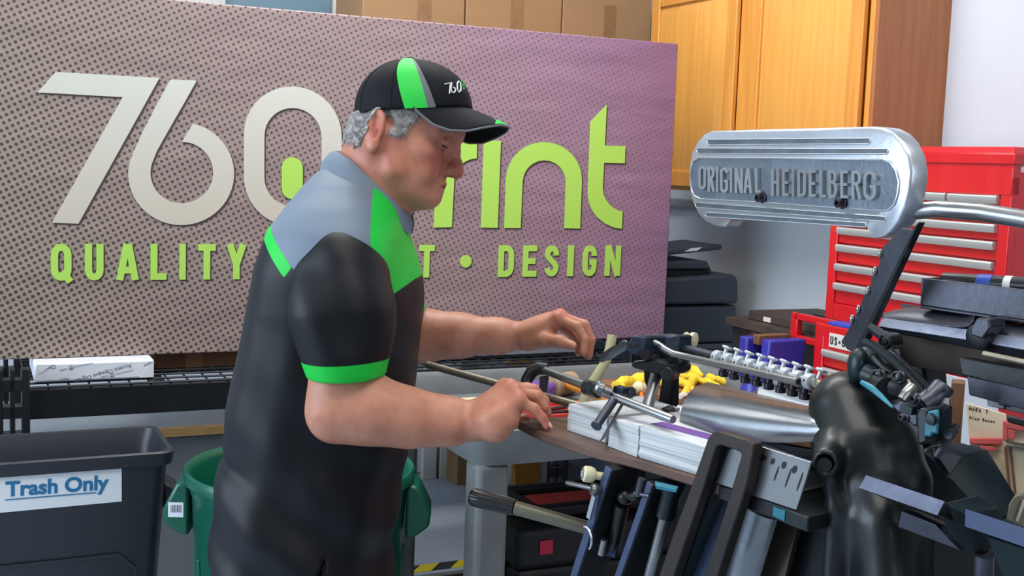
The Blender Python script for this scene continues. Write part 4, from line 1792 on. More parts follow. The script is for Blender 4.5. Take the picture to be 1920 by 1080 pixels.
def skin_obj(name, pos, quads, m, parent, attrs=None):
    root = parent
    while root.parent is not None:
        root = root.parent
    L = np.array(root['base'])
    me = bpy.data.meshes.new(name)
    me.vertices.add(len(pos))
    me.vertices.foreach_set('co', (pos - L).astype(np.float32).ravel())
    nq = len(quads)
    me.loops.add(nq * 4)
    me.loops.foreach_set('vertex_index', quads.astype(np.int32).ravel())
    me.polygons.add(nq)
    me.polygons.foreach_set('loop_start', np.arange(0, nq * 4, 4, dtype=np.int32))
    me.polygons.foreach_set('use_smooth', np.ones(nq, bool))
    me.update(calc_edges=True)
    me.validate()
    for k, v in (attrs or {}).items():
        a = me.attributes.new(k, 'FLOAT', 'POINT')
        a.data.foreach_set('value', np.asarray(v, np.float32))
    me.materials.append(M[m] if isinstance(m, str) else m)
    o = bpy.data.objects.new(name, me)
    COL.objects.link(o)
    o.parent = parent
    return o


def wave(X, seed, freq, n=5):
    """a smooth sum of randomly oriented waves, about -1 to 1"""
    r = np.random.RandomState(seed)
    out = np.zeros(len(X))
    for _ in range(n):
        d = r.normal(size=3)
        d /= np.linalg.norm(d)
        out += np.sin(X @ d * freq * r.uniform(0.6, 1.5) + r.uniform(0, 6.28))
    return out / n * 1.6

# ================================================================ the printing press
def dpx(px, off=0.0):
    return 1.0 / (0.526 + (px - 965) * 0.000288) + off


def A(px, py, off=0.0):
    return at(px, py, dpx(px, off))


ZB = at(965, 797, 1.9).z
e0, e1 = onz(967, 786, ZB), onz(1515, 969, ZB)
PD = (e0 - e1).normalized()                       # along the press, away from the camera
PQ = V((PD.y, -PD.x, 0))                          # across the press, away from the camera
PAX = (PD, PQ, Z)
bc_ = at(1500, 900, 1.62)
press = thing('printing_press', 'black cast iron platen printing press with a silver nameplate on a slanting arm', 'printing press', V((bc_.x, bc_.y, 0)))


def part(name, m, mb, parent=None, **k):
    return mb.done(name, m, parent if parent is not None else press, **k)


# ---- feed board
front = [(967, 786), (1000, 803), (1038, 818), (1100, 838), (1193, 860), (1294, 890), (1348, 908)]
F = [onz(x, y, ZB) for x, y in front]
mb = MB()
mb.prism(F + [F[-1] + PQ * 0.24, F[3] + PQ * 0.22, F[0] + PQ * 0.10 - PD * 0.03, F[0] + PQ * 0.03], -Z * 0.0155)
part('feed_board', 'feed_board', mb, bevel=0.0025)
G = [onz(x, y, ZB - 0.001) for x, y in ((1348, 909), (1400, 926), (1448, 943), (1515, 969))]
mb = MB()
mb.prism(G + [G[-1] + PQ * 0.22, G[0] + PQ * 0.22], -Z * 0.02)
part('lay_plate', 'press_dark', mb, bevel=0.002)
for x0, x1 in ((1374, 1392), (1452, 1474)):
    mb = MB()
    a, b = onz(x0, 921 + (x0 - 1374) * .36, ZB - .004), onz(x1, 921 + (x1 - 1374) * .36, ZB - .004)
    mb.prism([a - PQ * 0.0012, b - PQ * 0.0012, b - PQ * 0.0012 - Z * 0.014, a - PQ * 0.0012 - Z * 0.012], -PQ * 0.001)
    part('teal_patch', 'teal_paint', mb, label='bright teal paint patch')
# flat bed behind the board under the sheet cover
mb = MB()
H_ = [F[5] + PQ * 0.24, G[-1] + PQ * 0.22, G[-1] + PQ * 0.42, F[4] + PQ * 0.42]
mb.prism([p - Z * 0.004 for p in H_], -Z * 0.02)
part('delivery_table', 'steel_gun', mb, bevel=0.002)

# ---- slotted gauge plate behind the stack
n_pl = -PQ
o_pl = onz(1493, 957, ZB)


def pl(px, py):
    return onp(px, py, o_pl, n_pl)


mb = MB()
mb.prism([pl(1340, 828), pl(1413, 833), pl(1521, 866), pl(1493, 957), pl(1340, 905)], PQ * 0.004)
gp = part('gauge_plate', 'steel', mb, bevel=0.0008)
for k, (x, y, w, h, sl) in enumerate([(1470, 872, 4.5, 7, .2), (1490, 880, 4.5, 7.5, .2), (1449, 865, 4, 6, .2), (1430, 858, 8, 6, 0), (1478, 896, 1.6, 18, .34), (1500, 903, 1.6, 18, .34),
                          (1456, 888, 1.5, 14, .34), (1400, 845, 3, 5, .2), (1385, 841, 2, 5, .2), (1371, 838, 3, 5, .2), (1357, 835, 2, 5, .2)]):
    pts = [pl(x + w * math.cos(a) - sl * h * math.sin(a) * -1 * -1, y + h * math.sin(a)) for a in [2 * math.pi * i / 18 for i in range(18)]]
    mb = MB()
    mb.prism([p - PQ * 0.0006 for p in pts], PQ * 0.001)
    part('slot', 'grip_black', mb, gp)

# ---- loop frame in front of the stack, running down across the board
mb = MB()
L0 = [(1228, 1100), (1262, 1000), (1298, 905), (1327, 822), (1336, 811), (1348, 809)]
L1 = [(1402, 826), (1413, 833), (1413, 845), (1401, 905), (1371, 1000), (1339, 1100)]
o_lp = onz(1340, 905, ZB) - PQ * 0.022


def lp(px, py):
    return onp(px, py, o_lp, -PQ)


outer = [lp(*p) for p in L0 + L1]
inner_px = [(1257, 1100), (1290, 1000), (1322, 905), (1340, 846), (1343, 837), (1350, 835), (1383, 845), (1389, 850), (1389, 857), (1375, 905), (1345, 1000), (1313, 1100)]
inner = [lp(*p) for p in inner_px]
rings = []
for a, b in zip(outer, inner):
    rings.append([a, b, b + PQ * 0.018, a + PQ * 0.018])
mb.loft(rings)
part('loop_frame', 'loop_iron', mb, bevel=0.002)
mb = MB()
for a, b in zip(inner[:-1], inner[1:]):
    pass
dk_ = [lp(x + 6, y) for x, y in ((1252, 1100), (1320, 905), (1345, 838))]
mb.sheet([[p + PQ * 0.0185 for p in dk_], [p + PQ * 0.05 for p in dk_]], PD * 0.006)
part('loop_web', 'press_teal', mb)

# ---- rods and gauges above the board
mb = MB()
mb.cyl(at(802, 684, 2.16), at(1215, 796, 1.84), 0.0068, n=16)
mb.cyl(at(800, 683.5, 2.162), at(804, 684.5, 2.158), 0.0045, n=12)
part('long_rod', 'rod_beige', mb)
mb = MB()
g0, g1 = at(1016, 692, 1.98), at(1262, 787, 1.68)
mb.tube([g0, g0.lerp(g1, .985), g1], [0.0068, 0.0068, 0.0058], n=20)
part('gauge_rod', 'steel', mb)
mb = MB()
mb.tube([at(x, y, d) for x, y, d in ((1026, 692, 1.975), (1010, 690, 1.98), (997, 697, 1.985), (988, 712, 1.985), (985, 730, 1.98), (992, 756, 1.97))],
        [0.010, 0.011, 0.011, 0.010, 0.010, 0.008], n=14)
part('rod_bracket', 'press_dark', mb)
mb = MB()
mb.prism([at(x, y, 1.99) for x, y in ((1012, 706), (1028, 704), (1024, 735), (1010, 738))], PQ * 0.002)
part('bracket_fin', 'steel_gun', mb)
cl = MB()
c0_ = g0.lerp(g1, 0.44)
cl.cyl(c0_ + PD * 0.02, c0_ - PD * 0.012, 0.0125, n=20)
cl.tube([c0_, c0_ - PQ * 0.012 + Z * 0.006], [0.009, 0.009], n=16)
cw = part('gauge_clamp', 'press_dark', cl, bevel=0.001)
mb = MB()
kc = at(1123, 726, 1.80)
mb.lathe([(0.001, 0.006), (0.008, 0.006), (0.0105, 0.003), (0.0105, -0.006), (0.006, -0.008), (0.006, -0.02)], kc, (-PQ * 0.7 - PD * -0.5 + Z * 0.3), n=22)
part('clamp_knob', 'steel', mb, cw)
mb = MB()
mb.tube([at(1150, 752, 1.79), at(1125, 788, 1.76), at(1119, 797, 1.755)], [0.007, 0.0068, 0.0068], n=16)
mb.lathe([(0.0085, 0.0), (0.0085, 0.003), (0.002, 0.003)], at(1119, 797, 1.755), at(1119, 797, 1.755) - at(1150, 752, 1.79), n=16)
part('gauge_pin', 'steel_gun', mb, cw)
mb = MB()
b0, b1 = at(1173, 745, 1.80), at(1127, 826, 1.735)
s_ = (b1 - b0).normalized().cross(PQ).normalized()
mb.prism([b0 - s_ * 0.006, b0 + s_ * 0.006, b1 + s_ * 0.0055, b1 - s_ * 0.0055], PQ * 0.0022)
part('gauge_finger', 'steel_gun', mb, cw, bevel=0.0006)
mb = MB()
mb.box(at(1165, 731, 1.80), 0.022, 0.014, 0.010, PAX)
for k in (-1, 1):
    mb.cyl(at(1165, 731, 1.80) + PD * 0.005 * k + Z * 0.004, at(1165, 731, 1.80) + PD * 0.005 * k + Z * 0.0065, 0.0018, n=10)
part('finger_block', 'cast_navy', mb, cw, bevel=0.001)
mb = MB()
sp_ = [at(x, y, 1.80) for x, y in ((1172, 728), (1181, 727), (1187, 733), (1187, 741), (1180, 747))]
mb.sheet([[p - PQ * 0.006 for p in sp_], [p + PQ * 0.006 for p in sp_]], Z * 0.0015)
part('leaf_spring', 'steel_gun', mb, cw)

# ---- suction head: post, block, knob
mb = MB()
mb.tube([at(1231, 700, 1.90), at(1213, 768, 1.86), at(1204, 800, 1.84)], 0.0095, n=20)
part('chrome_post', 'steel', mb)
mb = MB()
mb.prism([at(x, y, 1.93) for x, y in ((1206, 690), (1258, 692), (1257, 760), (1246, 772), (1232, 765), (1240, 712), (1214, 700), (1212, 726), (1207, 712))], PQ * 0.02)
part('post_web', 'press_dark', mb, bevel=0.002)
mb = MB()
mb.tube([at(1245, 775, 1.86), at(1258, 770, 1.88)], [0.009, 0.009], n=16)
part('web_plug', 'press_dark', mb, bevel=0.001)
hb_ = MB()
hb_.prism([at(x, y, 1.87) for x, y in ((1183, 676), (1232, 675), (1256, 684), (1254, 700), (1236, 706), (1226, 702), (1182, 690))], PQ * 0.05)
hd = part('suction_head', 'press_dark', hb_, bevel=0.004)
mb = MB()
mb.prism([at(x, y, 1.85) for x, y in ((1170, 652), (1184, 627), (1214, 631), (1203, 668), (1176, 664))], PQ * 0.045)
part('valve_block', 'cast_navy', mb, hd, bevel=0.004)
mb = MB()
for x in (1181, 1194):
    mb.prism([at(x + a, 649 + b, 1.8495) for a, b in ((-4, -5), (4, -4), (3, 4), (-5, 3))], -PQ * 0.0006)
part('valve_window', 'grip_black', mb, hd)
mb = MB()
mb.tube([at(1209, 664, 1.84), at(1222, 660, 1.90)], 0.0085, n=16)
part('valve_plug', 'bolt', mb, hd)
mb = MB()
mb.prism([at(x, y, 1.90) for x, y in ((1222, 640), (1232, 626), (1256, 630), (1268, 627), (1274, 632), (1272, 664), (1246, 668), (1218, 664))], PQ * 0.03)
part('bearing_block', 'cast_navy', mb, hd, bevel=0.006)
mb = MB()
mb.ell(at(1270, 676, 1.90), 0.02, 0.02, 0.014)
mb.tube([at(1246, 672, 1.88), at(1272, 678, 1.90)], [0.012, 0.014], n=16)
part('swivel_lug', 'press_dark', mb, hd)
mb = MB()
mb.tube([at(1250, 702, 1.86), at(1263, 700, 1.90)], [0.011, 0.011], n=20)
part('side_plug', 'press_black', mb, hd, bevel=0.002)
mb = MB()
kx = at(1297, 637, 1.93)
mb.lathe([(0.004, -0.012), (0.011, -0.012), (0.012, -0.010), (0.009, -0.006), (0.009, -0.003), (0.0125, 0.0), (0.0125, 0.006), (0.008, 0.008)], kx, (-PD * 0.9 + PQ * 0.3), n=26)
mb.tube([at(1272, 642, 1.92), at(1290, 638, 1.93)], 0.006, n=12)
part('adjusting_knob', 'cream_enamel', mb, hd)
mb = MB()
pts = [at(x, y, d) for x, y, d in ((1211, 636, 1.87), (1222, 639, 1.865), (1236, 647, 1.86), (1248, 656, 1.84), (1262, 663, 1.83), (1300, 672, 1.78), (1400, 694, 1.66), (1497, 716, 1.555))]
mb.tube(pts, 0.0052, n=16)
part('bent_rod', 'steel', mb)
mb = MB()
mb.tube([pts[-1], pts[-1] + (pts[-1] - pts[-2]).normalized() * 0.001], 0.003, n=12)
part('rod_bore', 'grip_black', mb)
# left blade of the head
mb = MB()
mb.sheet([[at(1170, 646, 1.87), at(1145, 658, 1.89), at(1124, 672, 1.9), at(1117, 668, 1.9)],
          [at(1176, 655, 1.86), at(1150, 672, 1.88), at(1128, 680, 1.89), at(1119, 674, 1.9)]], Z * 0.006)
part('head_blade', 'press_dark', mb, hd)
mb = MB()
mb.tube([at(1172, 640, 1.88), at(1150, 655, 1.90), at(1126, 671, 1.905)], [0.006, 0.005, 0.003], n=10, flat=0.5)
part('blade_rib', 'steel', mb, hd)
mb = MB()
hp = [(1148, 628), (1143, 655), (1136, 678), (1122, 700), (1108, 722), (1097, 745), (1088, 775)]
mb.tube([at(x, y, 1.99) for x, y in hp], 0.0082, n=14)
part('air_hose', 'hose', mb)

# ---- collar bar with thumb screws
mb = MB()
s0_, s1_ = at(1272, 652, 1.925), at(1344, 670, 1.83)
s2_ = at(1530, 718, 1.60)
mb.tube([s0_, s1_], [0.0078, 0.0078], n=18)
part('bar_shaft', 'steel_gun', mb)
mb = MB()
mb.tube([s1_, s2_], 0.0066, n=18)
cbar = part('collar_bar', 'steel_bright', mb)
for k in range(9):
    px = 1347 + (1520 - 1347) * (k / 8) ** 1.04
    fr2 = (1.0 / (1.905 + (1.575 - 1.905) * ((px - 1344) / 186.0)))
    t_ = (px - 1344) / 186.0
    c = s1_.lerp(s2_, min(max((t_ * 1.575) / (1.905 + t_ * (1.575 - 1.905)) * 1.905 / 1.905, 0.0), 0.97) if False else min(t_ * (1.905 / (1.905 + 0.33 * 0)) , 0.97))
    # place by the picture row, keep it on the bar
    lo_, hi_ = 0.0, 1.0
    for _ in range(30):
        m_ = (lo_ + hi_) / 2
        q_ = CAM_R.transposed() @ (s1_.lerp(s2_, m_) - CAM_P)
        if 960 - q_.x / q_.z * F_PX < px:
            lo_ = m_
        else:
            hi_ = m_
    c = s1_.lerp(s2_, lo_)
    ax_ = (s2_ - s1_).normalized()
    m = MB()
    m.lathe([(0.0066, -0.0062), (0.0108, -0.0062), (0.0114, -0.0054), (0.0114, 0.0054), (0.0108, 0.0062), (0.0066, 0.0062)], c, ax_, n=26)
    co = part('collar', 'white_enamel', m, label='white steel collar' if k == 0 else None)
    m = MB()
    nn = (-PQ * 0.8 + PD * -0.5 + Z * 0.15).normalized()
    nn = (nn - ax_ * nn.dot(ax_)).normalized()
    m.cyl(c + nn * 0.0108, c + nn * 0.0117, 0.0017, n=10)
    part('collar_hole', 'grip_black', m, co)
    m = MB()
    up_ = (Z * 0.9 + PQ * 0.35 - PD * 0.1).normalized()
    bsc = c + ax_ * 0.012
    m.lathe([(0.0028, 0.006), (0.0032, 0.0155), (0.0075, 0.0170), (0.0085, 0.0185), (0.0072, 0.0205), (0.001, 0.0210)], bsc, up_, n=18)
    part('thumb_screw', 'white_enamel', m, co)
    m = MB()
    m.lathe([(0.005, -0.006), (0.0055, -0.018), (0.008, -0.019), (0.008, -0.027), (0.006, -0.028)], bsc + PQ * 0.004, Z, n=14)
    part('suction_foot', 'bolt', m, co)
mb = MB()
mb.prism([s2_ + x * ax_ + y * Z for x, y in ((0, -0.010), (0.022, -0.004), (0.032, 0.014), (0.027, 0.017), (0.012, 0.002), (0.0, 0.006))], PQ * 0.004)
part('end_scale', 'cream_enamel', mb, bevel=0.001)

# ---- curved sheet cover
rowsL = [(1274, 790, 1.74), (1276, 772, 1.735), (1281, 755, 1.75), (1290, 738, 1.79), (1303, 725, 1.84), (1327, 716, 1.94)]
rowsR = [(1540, 827, 1.52), (1540, 806, 1.515), (1538, 788, 1.53), (1535, 774, 1.57), (1530, 765, 1.62), (1522, 762, 1.70)]
low = [(1274, 790), (1320, 808), (1413, 826), (1540, 827)]
rows = []
NS = 14
for i in range(NS + 1):
    f = i / NS
    row = []
    for k in range(6):
        a, b = at(*rowsL[k]), at(*rowsR[k])
        p = a.lerp(b, f)
        if k < 2:
            p = p - Z * (0.013 * math.sin(math.pi * f) * (1 - k * 0.5))
        row.append(p)
    rows.append(row)
mb = MB()
mb.sheet(rows, PQ * 0.0015 - Z * 0.001)
part('sheet_cover', 'steel_sheet', mb, sharp=60)
# ---- bed casting under the cover
mb = MB()
mb.prism([at(1290, 800, 1.80), at(1530, 842, 1.56), at(1530, 842, 1.56) - Z * 0.03, at(1290, 800, 1.80) - Z * 0.03], PQ * 0.3)
part('bed_frame', 'press_dark', mb, bevel=0.003)

# ---- parts below the board
def blade(x0, y0, x1, y1, w, dep, off, key, name, side=None):
    a, b = A(x0, y0, off), A(x1, y1, off + 0.02)
    d = (b - a).normalized()
    s = d.cross(PQ).normalized()
    m = MB()
    m.prism([a - s * w / 2, a + s * w / 2, b + s * w / 2, b - s * w / 2], PQ * 0.004)
    r = part(name, key, m, bevel=0.0008)
    m = MB()
    m.prism([a - s * w / 2 + PQ * .0042, a + s * w / 2 + PQ * .0042, b + s * w / 2 + PQ * .0042, b - s * w / 2 + PQ * .0042], PQ * dep)
    part('rail_web', 'press_dark', m, r, bevel=0.001)  # rail sides catch less light: that shade is set as darker metal
    return r


blade(1140, 878, 1062, 1120, 0.0135, 0.055, -0.02, 'steel_blue', 'guide_rail')
blade(1218, 906, 1144, 1120, 0.0115, 0.055, 0.0, 'steel_blue', 'guide_rail')
mb = MB()
mb.prism([A(x, y, 0.05) for x, y in ((1137, 1042), (1152, 1046), (1164, 996), (1153, 1000))], PQ * 0.004)
part('small_plate', 'steel_blue', mb)
mb = MB()
mb.tube([A(1127, 1040, 0.02), A(1133, 1012, 0.02)], 0.0058, n=14)
part('small_stud', 'steel', mb)
mb = MB()
mb.lathe([(0.001, 0.013), (0.009, 0.0125), (0.0118, 0.010), (0.0122, 0.002), (0.0105, -0.004), (0.006, -0.008), (0.006, -0.03)], A(1108, 890, -0.03), (PD * 0.45 - PQ * 0.85 + Z * 0.15), n=26)
gk = part('gauge_knob', 'cream_enamel', mb)
mb = MB()
mb.lathe([(0.0008, 0.0138), (0.0088, 0.0134)], A(1108, 890, -0.03), (PD * 0.45 - PQ * 0.85 + Z * 0.15), n=26)
part('knob_dial', 'white_enamel', mb, gk)
mb = MB()
ax3 = (PD * 0.45 - PQ * 0.85 + Z * 0.15).normalized()
_, sx3, ux3 = frame_from(ax3)
for k in range(12):
    a = 2 * math.pi * k / 12
    c = A(1108, 890, -0.03) + ax3 * 0.0140 + sx3 * math.cos(a) * 0.0068 + ux3 * math.sin(a) * 0.0068
    mb.box(c, 0.0006, 0.0006, 0.0022, (ax3, (-sx3 * math.sin(a) + ux3 * math.cos(a)), (sx3 * math.cos(a) + ux3 * math.sin(a))))
part('dial_marks', 'ink', mb, gk)
mb = MB()
mb.tube([A(1062, 905, -0.03), A(1066, 906, -0.03), A(1110, 915.5, -0.03)], [0.0028, 0.0036, 0.0034], n=14)
part('gauge_stem', 'steel', mb)
mb = MB()
mb.lathe([(0.0045, 0.003), (0.009, 0.003), (0.0095, 0.0), (0.009, -0.004), (0.0045, -0.012)], A(1112, 917, -0.03), ax3, n=22)
part('stem_collar', 'steel', mb)
mb = MB()
a, b = A(1113, 930, -0.03), A(1102, 972, -0.03)
s_ = (b - a).normalized().cross(PQ).normalized()
mb.prism([a - s_ * 0.004, a + s_ * 0.004, b + s_ * 0.004, b - s_ * 0.004], PQ * 0.003)
part('scale_strip', 'steel_bright', mb)
# hand lever
mb = MB()
h0, h1, h2 = at(884, 931, 1.93), at(966, 952, 1.90), at(1140, 1000, 1.86)
mb.tube([h1, h2], [0.0115, 0.0105], n=20)
lv = part('hand_lever', 'khaki_metal', mb)
mb = MB()
hd_ = (h1 - h0).normalized()
n_ = 28
rings = []
dd, ss, uu = frame_from(hd_)
for t_, r_ in ((0.0, 0.0125), (0.004, 0.0150), (0.02, 0.0152), (0.06, 0.0142), (0.078, 0.0130)):
    ring = []
    for k in range(n_ * 2):
        a = math.pi * k / n_
        rr_ = r_ * (1.0 if (k // 2) % 2 == 0 or t_ < 0.005 else 0.93)
        ring.append(h0 + hd_ * t_ + ss * math.cos(a) * rr_ + uu * math.sin(a) * rr_)
    rings.append(ring)
mb.loft(rings)
gr_ = part('lever_grip', 'grip_black', mb, lv)
mb = MB()
mb.lathe([(0.0005, -0.002), (0.009, -0.0015), (0.0115, 0.0), (0.0115, 0.002)], h0, hd_, n=24)
part('grip_cap', 'steel_bright', mb, gr_)
mb = MB()
cc = A(1098, 1010, -0.02)
ring = [cc + PD * math.cos(a) * 0.014 + Z * math.sin(a) * 0.018 for a in [math.radians(70 + i * 12) for i in range(14)]]
mb.tube(ring, 0.0018, n=8)
part('retaining_ring', 'steel_bright', mb)
mb = MB()
mb.ell(A(1172, 932, 0.03), 0.013, 0.013, 0.012)
mb.tube([A(1172, 932, 0.03), A(1195, 928, 0.03)], 0.007, n=12)
mb.tube([A(1166, 945, 0.03), A(1150, 1030, 0.06)], [0.012, 0.010], n=12)
part('ball_joint', 'press_black', mb)
mb = MB()
mb.tube([A(1204, 897, 0.0), A(1196, 930, 0.0)], 0.0058, n=16)
mb.tube([A(1190, 925, 0.0), A(1218, 930, 0.0)], 0.003, n=10)
part('joint_pin', 'steel_gun', mb)
mb = MB()
mb.tube([A(1262, 905, 0.04), A(1256, 930, 0.04), A(1247, 970, 0.04)], [0.018, 0.0135, 0.0135], n=20)
sk = part('teal_socket', 'press_teal', mb)
mb = MB()
mb.prism([onz(x, y, ZB - 0.016) - PQ * 0.0 for x, y in ((1228, 902), (1272, 912), (1268, 918), (1230, 911))], -Z * 0.004)
part('teal_flange', 'teal_paint', mb, sk)
mb = MB()
mb.tube([A(1248, 966, 0.04), A(1208, 1120, 0.05)], 0.0088, n=18)
part('lift_rod', 'steel', mb)
# bright guards
def guard(pts, off, key, name, th=0.003):
    m = MB()
    m.prism([A(x, y, off) for x, y in pts], PQ * th)
    return part(name, key, m, bevel=0.0008)


guard(((1310, 924), (1364, 930), (1312, 1120), (1254, 1120)), 0.05, 'steel_blue', 'front_guard')
mb = MB()
cyl_a, cyl_b = A(1430, 948, 0.11), A(1376, 1130, 0.13)
d_ = (cyl_b - cyl_a).normalized()
_, s_, u_ = frame_from(d_, PQ)
rws = []
for k in range(9):
    a = math.radians(-75 + 150 * k / 8)
    off_ = s_ * (math.sin(a) * 0.036) - PQ * (math.cos(a) * 0.030)
    rws.append([cyl_a + off_, cyl_b + off_])
mb.sheet(rws, PQ * 0.002)
part('rounded_guard', 'steel_sheet', mb, sharp=60)
mb = MB()
mb.prism([A(x, y, 0.14) for x, y in ((1450, 956), (1500, 968), (1462, 1120), (1412, 1120))], PQ * 0.01)
part('side_guard', 'steel_brown', mb, bevel=0.001)
# dark frame behind everything below the board, down to the floor
mb = MB()
mb.prism([onz(1120, 862, ZB) + PQ * 0.16 - Z * 0.022, onz(1500, 966, ZB) + PQ * 0.16 - Z * 0.022,
          onz(1500, 966, ZB) + PQ * 0.16 - Z * (ZB - 0.1), onz(1120, 862, ZB) + PQ * 0.16 - Z * (ZB - 0.1)], PQ * 0.22)
part('main_frame', 'press_dark', mb, bevel=0.006)
pc_ = onz(1400, 940, ZB) + PQ * 0.22
mb = MB()
mb.box(V((pc_.x, pc_.y, 0.06)) - PD * 0.06, 0.80, 0.60, 0.12, PAX)
part('floor_base', 'press_black', mb, bevel=0.01)

# ---- nameplate
SO = at(1500, 340, 1.73)
p1 = at(1655, 345, 1.55)
p0 = at(1325, 345, 1.94)
SX = V((p1.x - p0.x, p1.y - p0.y, 0)).normalized()
SN = V((SX.y, -SX.x, 0))
if SN.dot(CAM_P - SO) < 0:
    SN = -SN


def sg(px, py, lift=0.0):
    return onp(px, py, SO, SN) + SN * lift


def zg(x, y, lift=0.0):
    return sg(1240 + x / 3.692, 220 + y / 3.692, lift)


outl = [(205, 430), (208, 330), (225, 240), (262, 170), (310, 115), (360, 95), (700, 84), (1100, 74), (1480, 64), (1560, 74), (1630, 110), (1690, 175), (1735, 270), (1752, 380),
        (1740, 500), (1712, 620), (1665, 720), (1610, 790), (1560, 828), (1505, 838), (1478, 800), (1462, 765), (1440, 752), (1100, 728), (800, 712), (560, 700), (500, 700), (470, 735), (450, 762),
        (380, 752), (310, 715), (262, 660), (226, 580), (210, 500)]
mb = MB()
P0 = [zg(x, y, 0) for x, y in outl]
cen = sum(P0, V()) / len(P0)
shr = [p + (cen - p).normalized() * 0.006 + SN * 0.005 for p in P0]
bk_ = [p - SN * 0.022 for p in P0]
mid = [p + (cen - p).normalized() * 0.0018 + SN * 0.0036 for p in P0]
mb.loft([bk_, P0, mid, shr])
npl = part('nameplate', 'sign_alu', mb, sharp=50)
mb = MB()
fld = [(222, 420), (228, 350), (245, 305), (285, 280), (700, 282), (1100, 288), (1560, 294), (1610, 310), (1650, 370), (1670, 450), (1662, 530), (1640, 600), (1600, 640), (1560, 648), (1100, 618), (700, 588), (290, 566), (250, 545), (230, 500)]
mb.prism([zg(x, y, 0.0049) for x, y in fld], SN * 0.0005)
part('name_field', 'sign_field', mb, npl)
mb = MB()
bx_ = [(x, y) for x, y in fld]
ring = [zg(x, y, 0.006) for x, y in fld]
mb.tube(ring + [ring[0]], 0.0016, n=8, cap=False)
part('field_rim', 'sign_alu', mb, npl)


def groove(x0, y0, x1, y1, h):
    pts = [(x0 + h * (1 - math.cos(a)) * 0.6 if False else x0 + h * 0.6 - h * 0.6 * math.cos(a), y0 + h * math.sin(a)) for a in [math.radians(-90 + 0) * -1]]
    P = []
    for k in range(9):
        a = math.radians(90 + 180 * k / 8)
        P.append((x0 + h * 0.7 * math.cos(a) + h * .7, y0 - h * math.sin(a)))
    for k in range(9):
        a = math.radians(-90 + 180 * k / 8)
        P.append((x1 + h * 0.7 * math.cos(a) - h * .7, y1 - h * math.sin(a)))
    m = MB()
    m.prism([zg(x, y, 0.0049) for x, y in P], SN * 0.0006)
    g_ = part('groove', 'sign_groove', m, npl)
    rr_ = [zg(x, y, 0.0056) for x, y in P]
    return rr_


rims = MB()
for q in ((340, 174, 1470, 165, 19), (268, 234, 1592, 237, 18), (258, 608, 1578, 704, 17), (326, 674, 1440, 746, 15)):
    rr_ = groove(*q)
    rims.tube(rr_ + [rr_[0]], 0.0009, n=6, cap=False)
part('groove_rim', 'sign_alu', rims, npl)

# raised letters, traced column by column
mb = MB()
lets = [('O', 295, 348, 338, 500), ('R', 360, 408, 342, 516), ('I', 417, 436, 346, 520), ('G', 446, 502, 348, 522), ('I', 514, 532, 350, 522), ('N', 548, 606, 352, 524), ('A', 612, 668, 354, 526), ('L', 690, 730, 352, 522),
        ('H', 802, 858, 358, 544), ('E', 878, 924, 360, 546), ('I', 944, 964, 362, 548), ('D', 984, 1044, 364, 550), ('E', 1064, 1112, 366, 552), ('L', 1138, 1186, 366, 556), ('B', 1200, 1262, 368, 560), ('E', 1284, 1336, 370, 562), ('R', 1362, 1428, 372, 568), ('G', 1444, 1532, 374, 572)]
for ch_, x0, x1, y0, y1 in lets:
    hpx = y1 - y0
    w_ = (x1 - x0) / hpx
    t_ = 0.105 if ch_ != 'I' else w_ * 0.75
    add_strokes(mb, glyph(ch_, max(w_, 0.1), t_), t_, lambda u, v: zg(x0 + u * hpx, y1 - v * hpx, 0.005), SN * 0.0062)
part('raised_lettering', 'steel_bright', mb, npl, bevel=0.0)
for x, y in ((728, 558), (1285, 595)):
    mb = MB()
    c = zg(x, y, 0.004)
    mb.lathe([(0.0082, 0.0), (0.0082, 0.004), (0.0066, 0.005), (0.0066, 0.013), (0.0058, 0.014), (0.003, 0.014), (0.003, 0.009), (0.0005, 0.009)], c, SN, n=22)
    part('bolt', 'bolt', mb, npl)
mb = MB()
for x, y in ((520, 300), (1120, 470)):
    pass
gt = [at(1690, 404, 1.56), at(1715, 396, 1.545), at(1760, 392, 1.52), at(1840, 398, 1.47), at(1920, 411, 1.42), at(2010, 428, 1.37)]
mb.tube(gt, [0.0115, 0.0115, 0.0112, 0.0112, 0.0112, 0.0112], n=18)
part('grip_tube', 'steel', mb, subsurf=0)

# ---- toothed arm carrying the nameplate
an = V((SX.y, -SX.x, 0))
la = [(1690, 428), (1656, 462), (1646, 500), (1634, 520), (1630, 540), (1618, 556), (1612, 576), (1601, 594), (1590, 618), (1577, 640), (1588, 655), (1600, 662), (1622, 620), (1660, 545), (1700, 470), (1712, 430)]
AO = at(1650, 540, 1.52)


def ar(px, py, lift=0.0):
    return onp(px, py, AO, SN) + SN * lift


mb = MB()
mb.prism([ar(x, y) for x, y in la], -SN * 0.006)
arm = part('nameplate_arm', 'steel_gun', mb, bevel=0.001)
mb = MB()
mb.prism([ar(x, y, 0.001) for x, y in ((1716, 424), (1724, 416), (1630, 620), (1610, 664), (1600, 661), (1622, 618))], -SN * 0.011)
part('arm_flange', 'press_dark', mb, arm, bevel=0.001)
mb = MB()
for x, y in ((1652, 475), (1642, 508), (1629, 545), (1611, 580), (1599, 598)):
    c = ar(x, y, 0.001)
    mb.ell(c, 0.0035, 0.0035, 0.006)
part('arm_teeth', 'steel', mb, arm)

# ---- ink unit
def ink(px, py, off=0.2):
    return A(px, py, off)


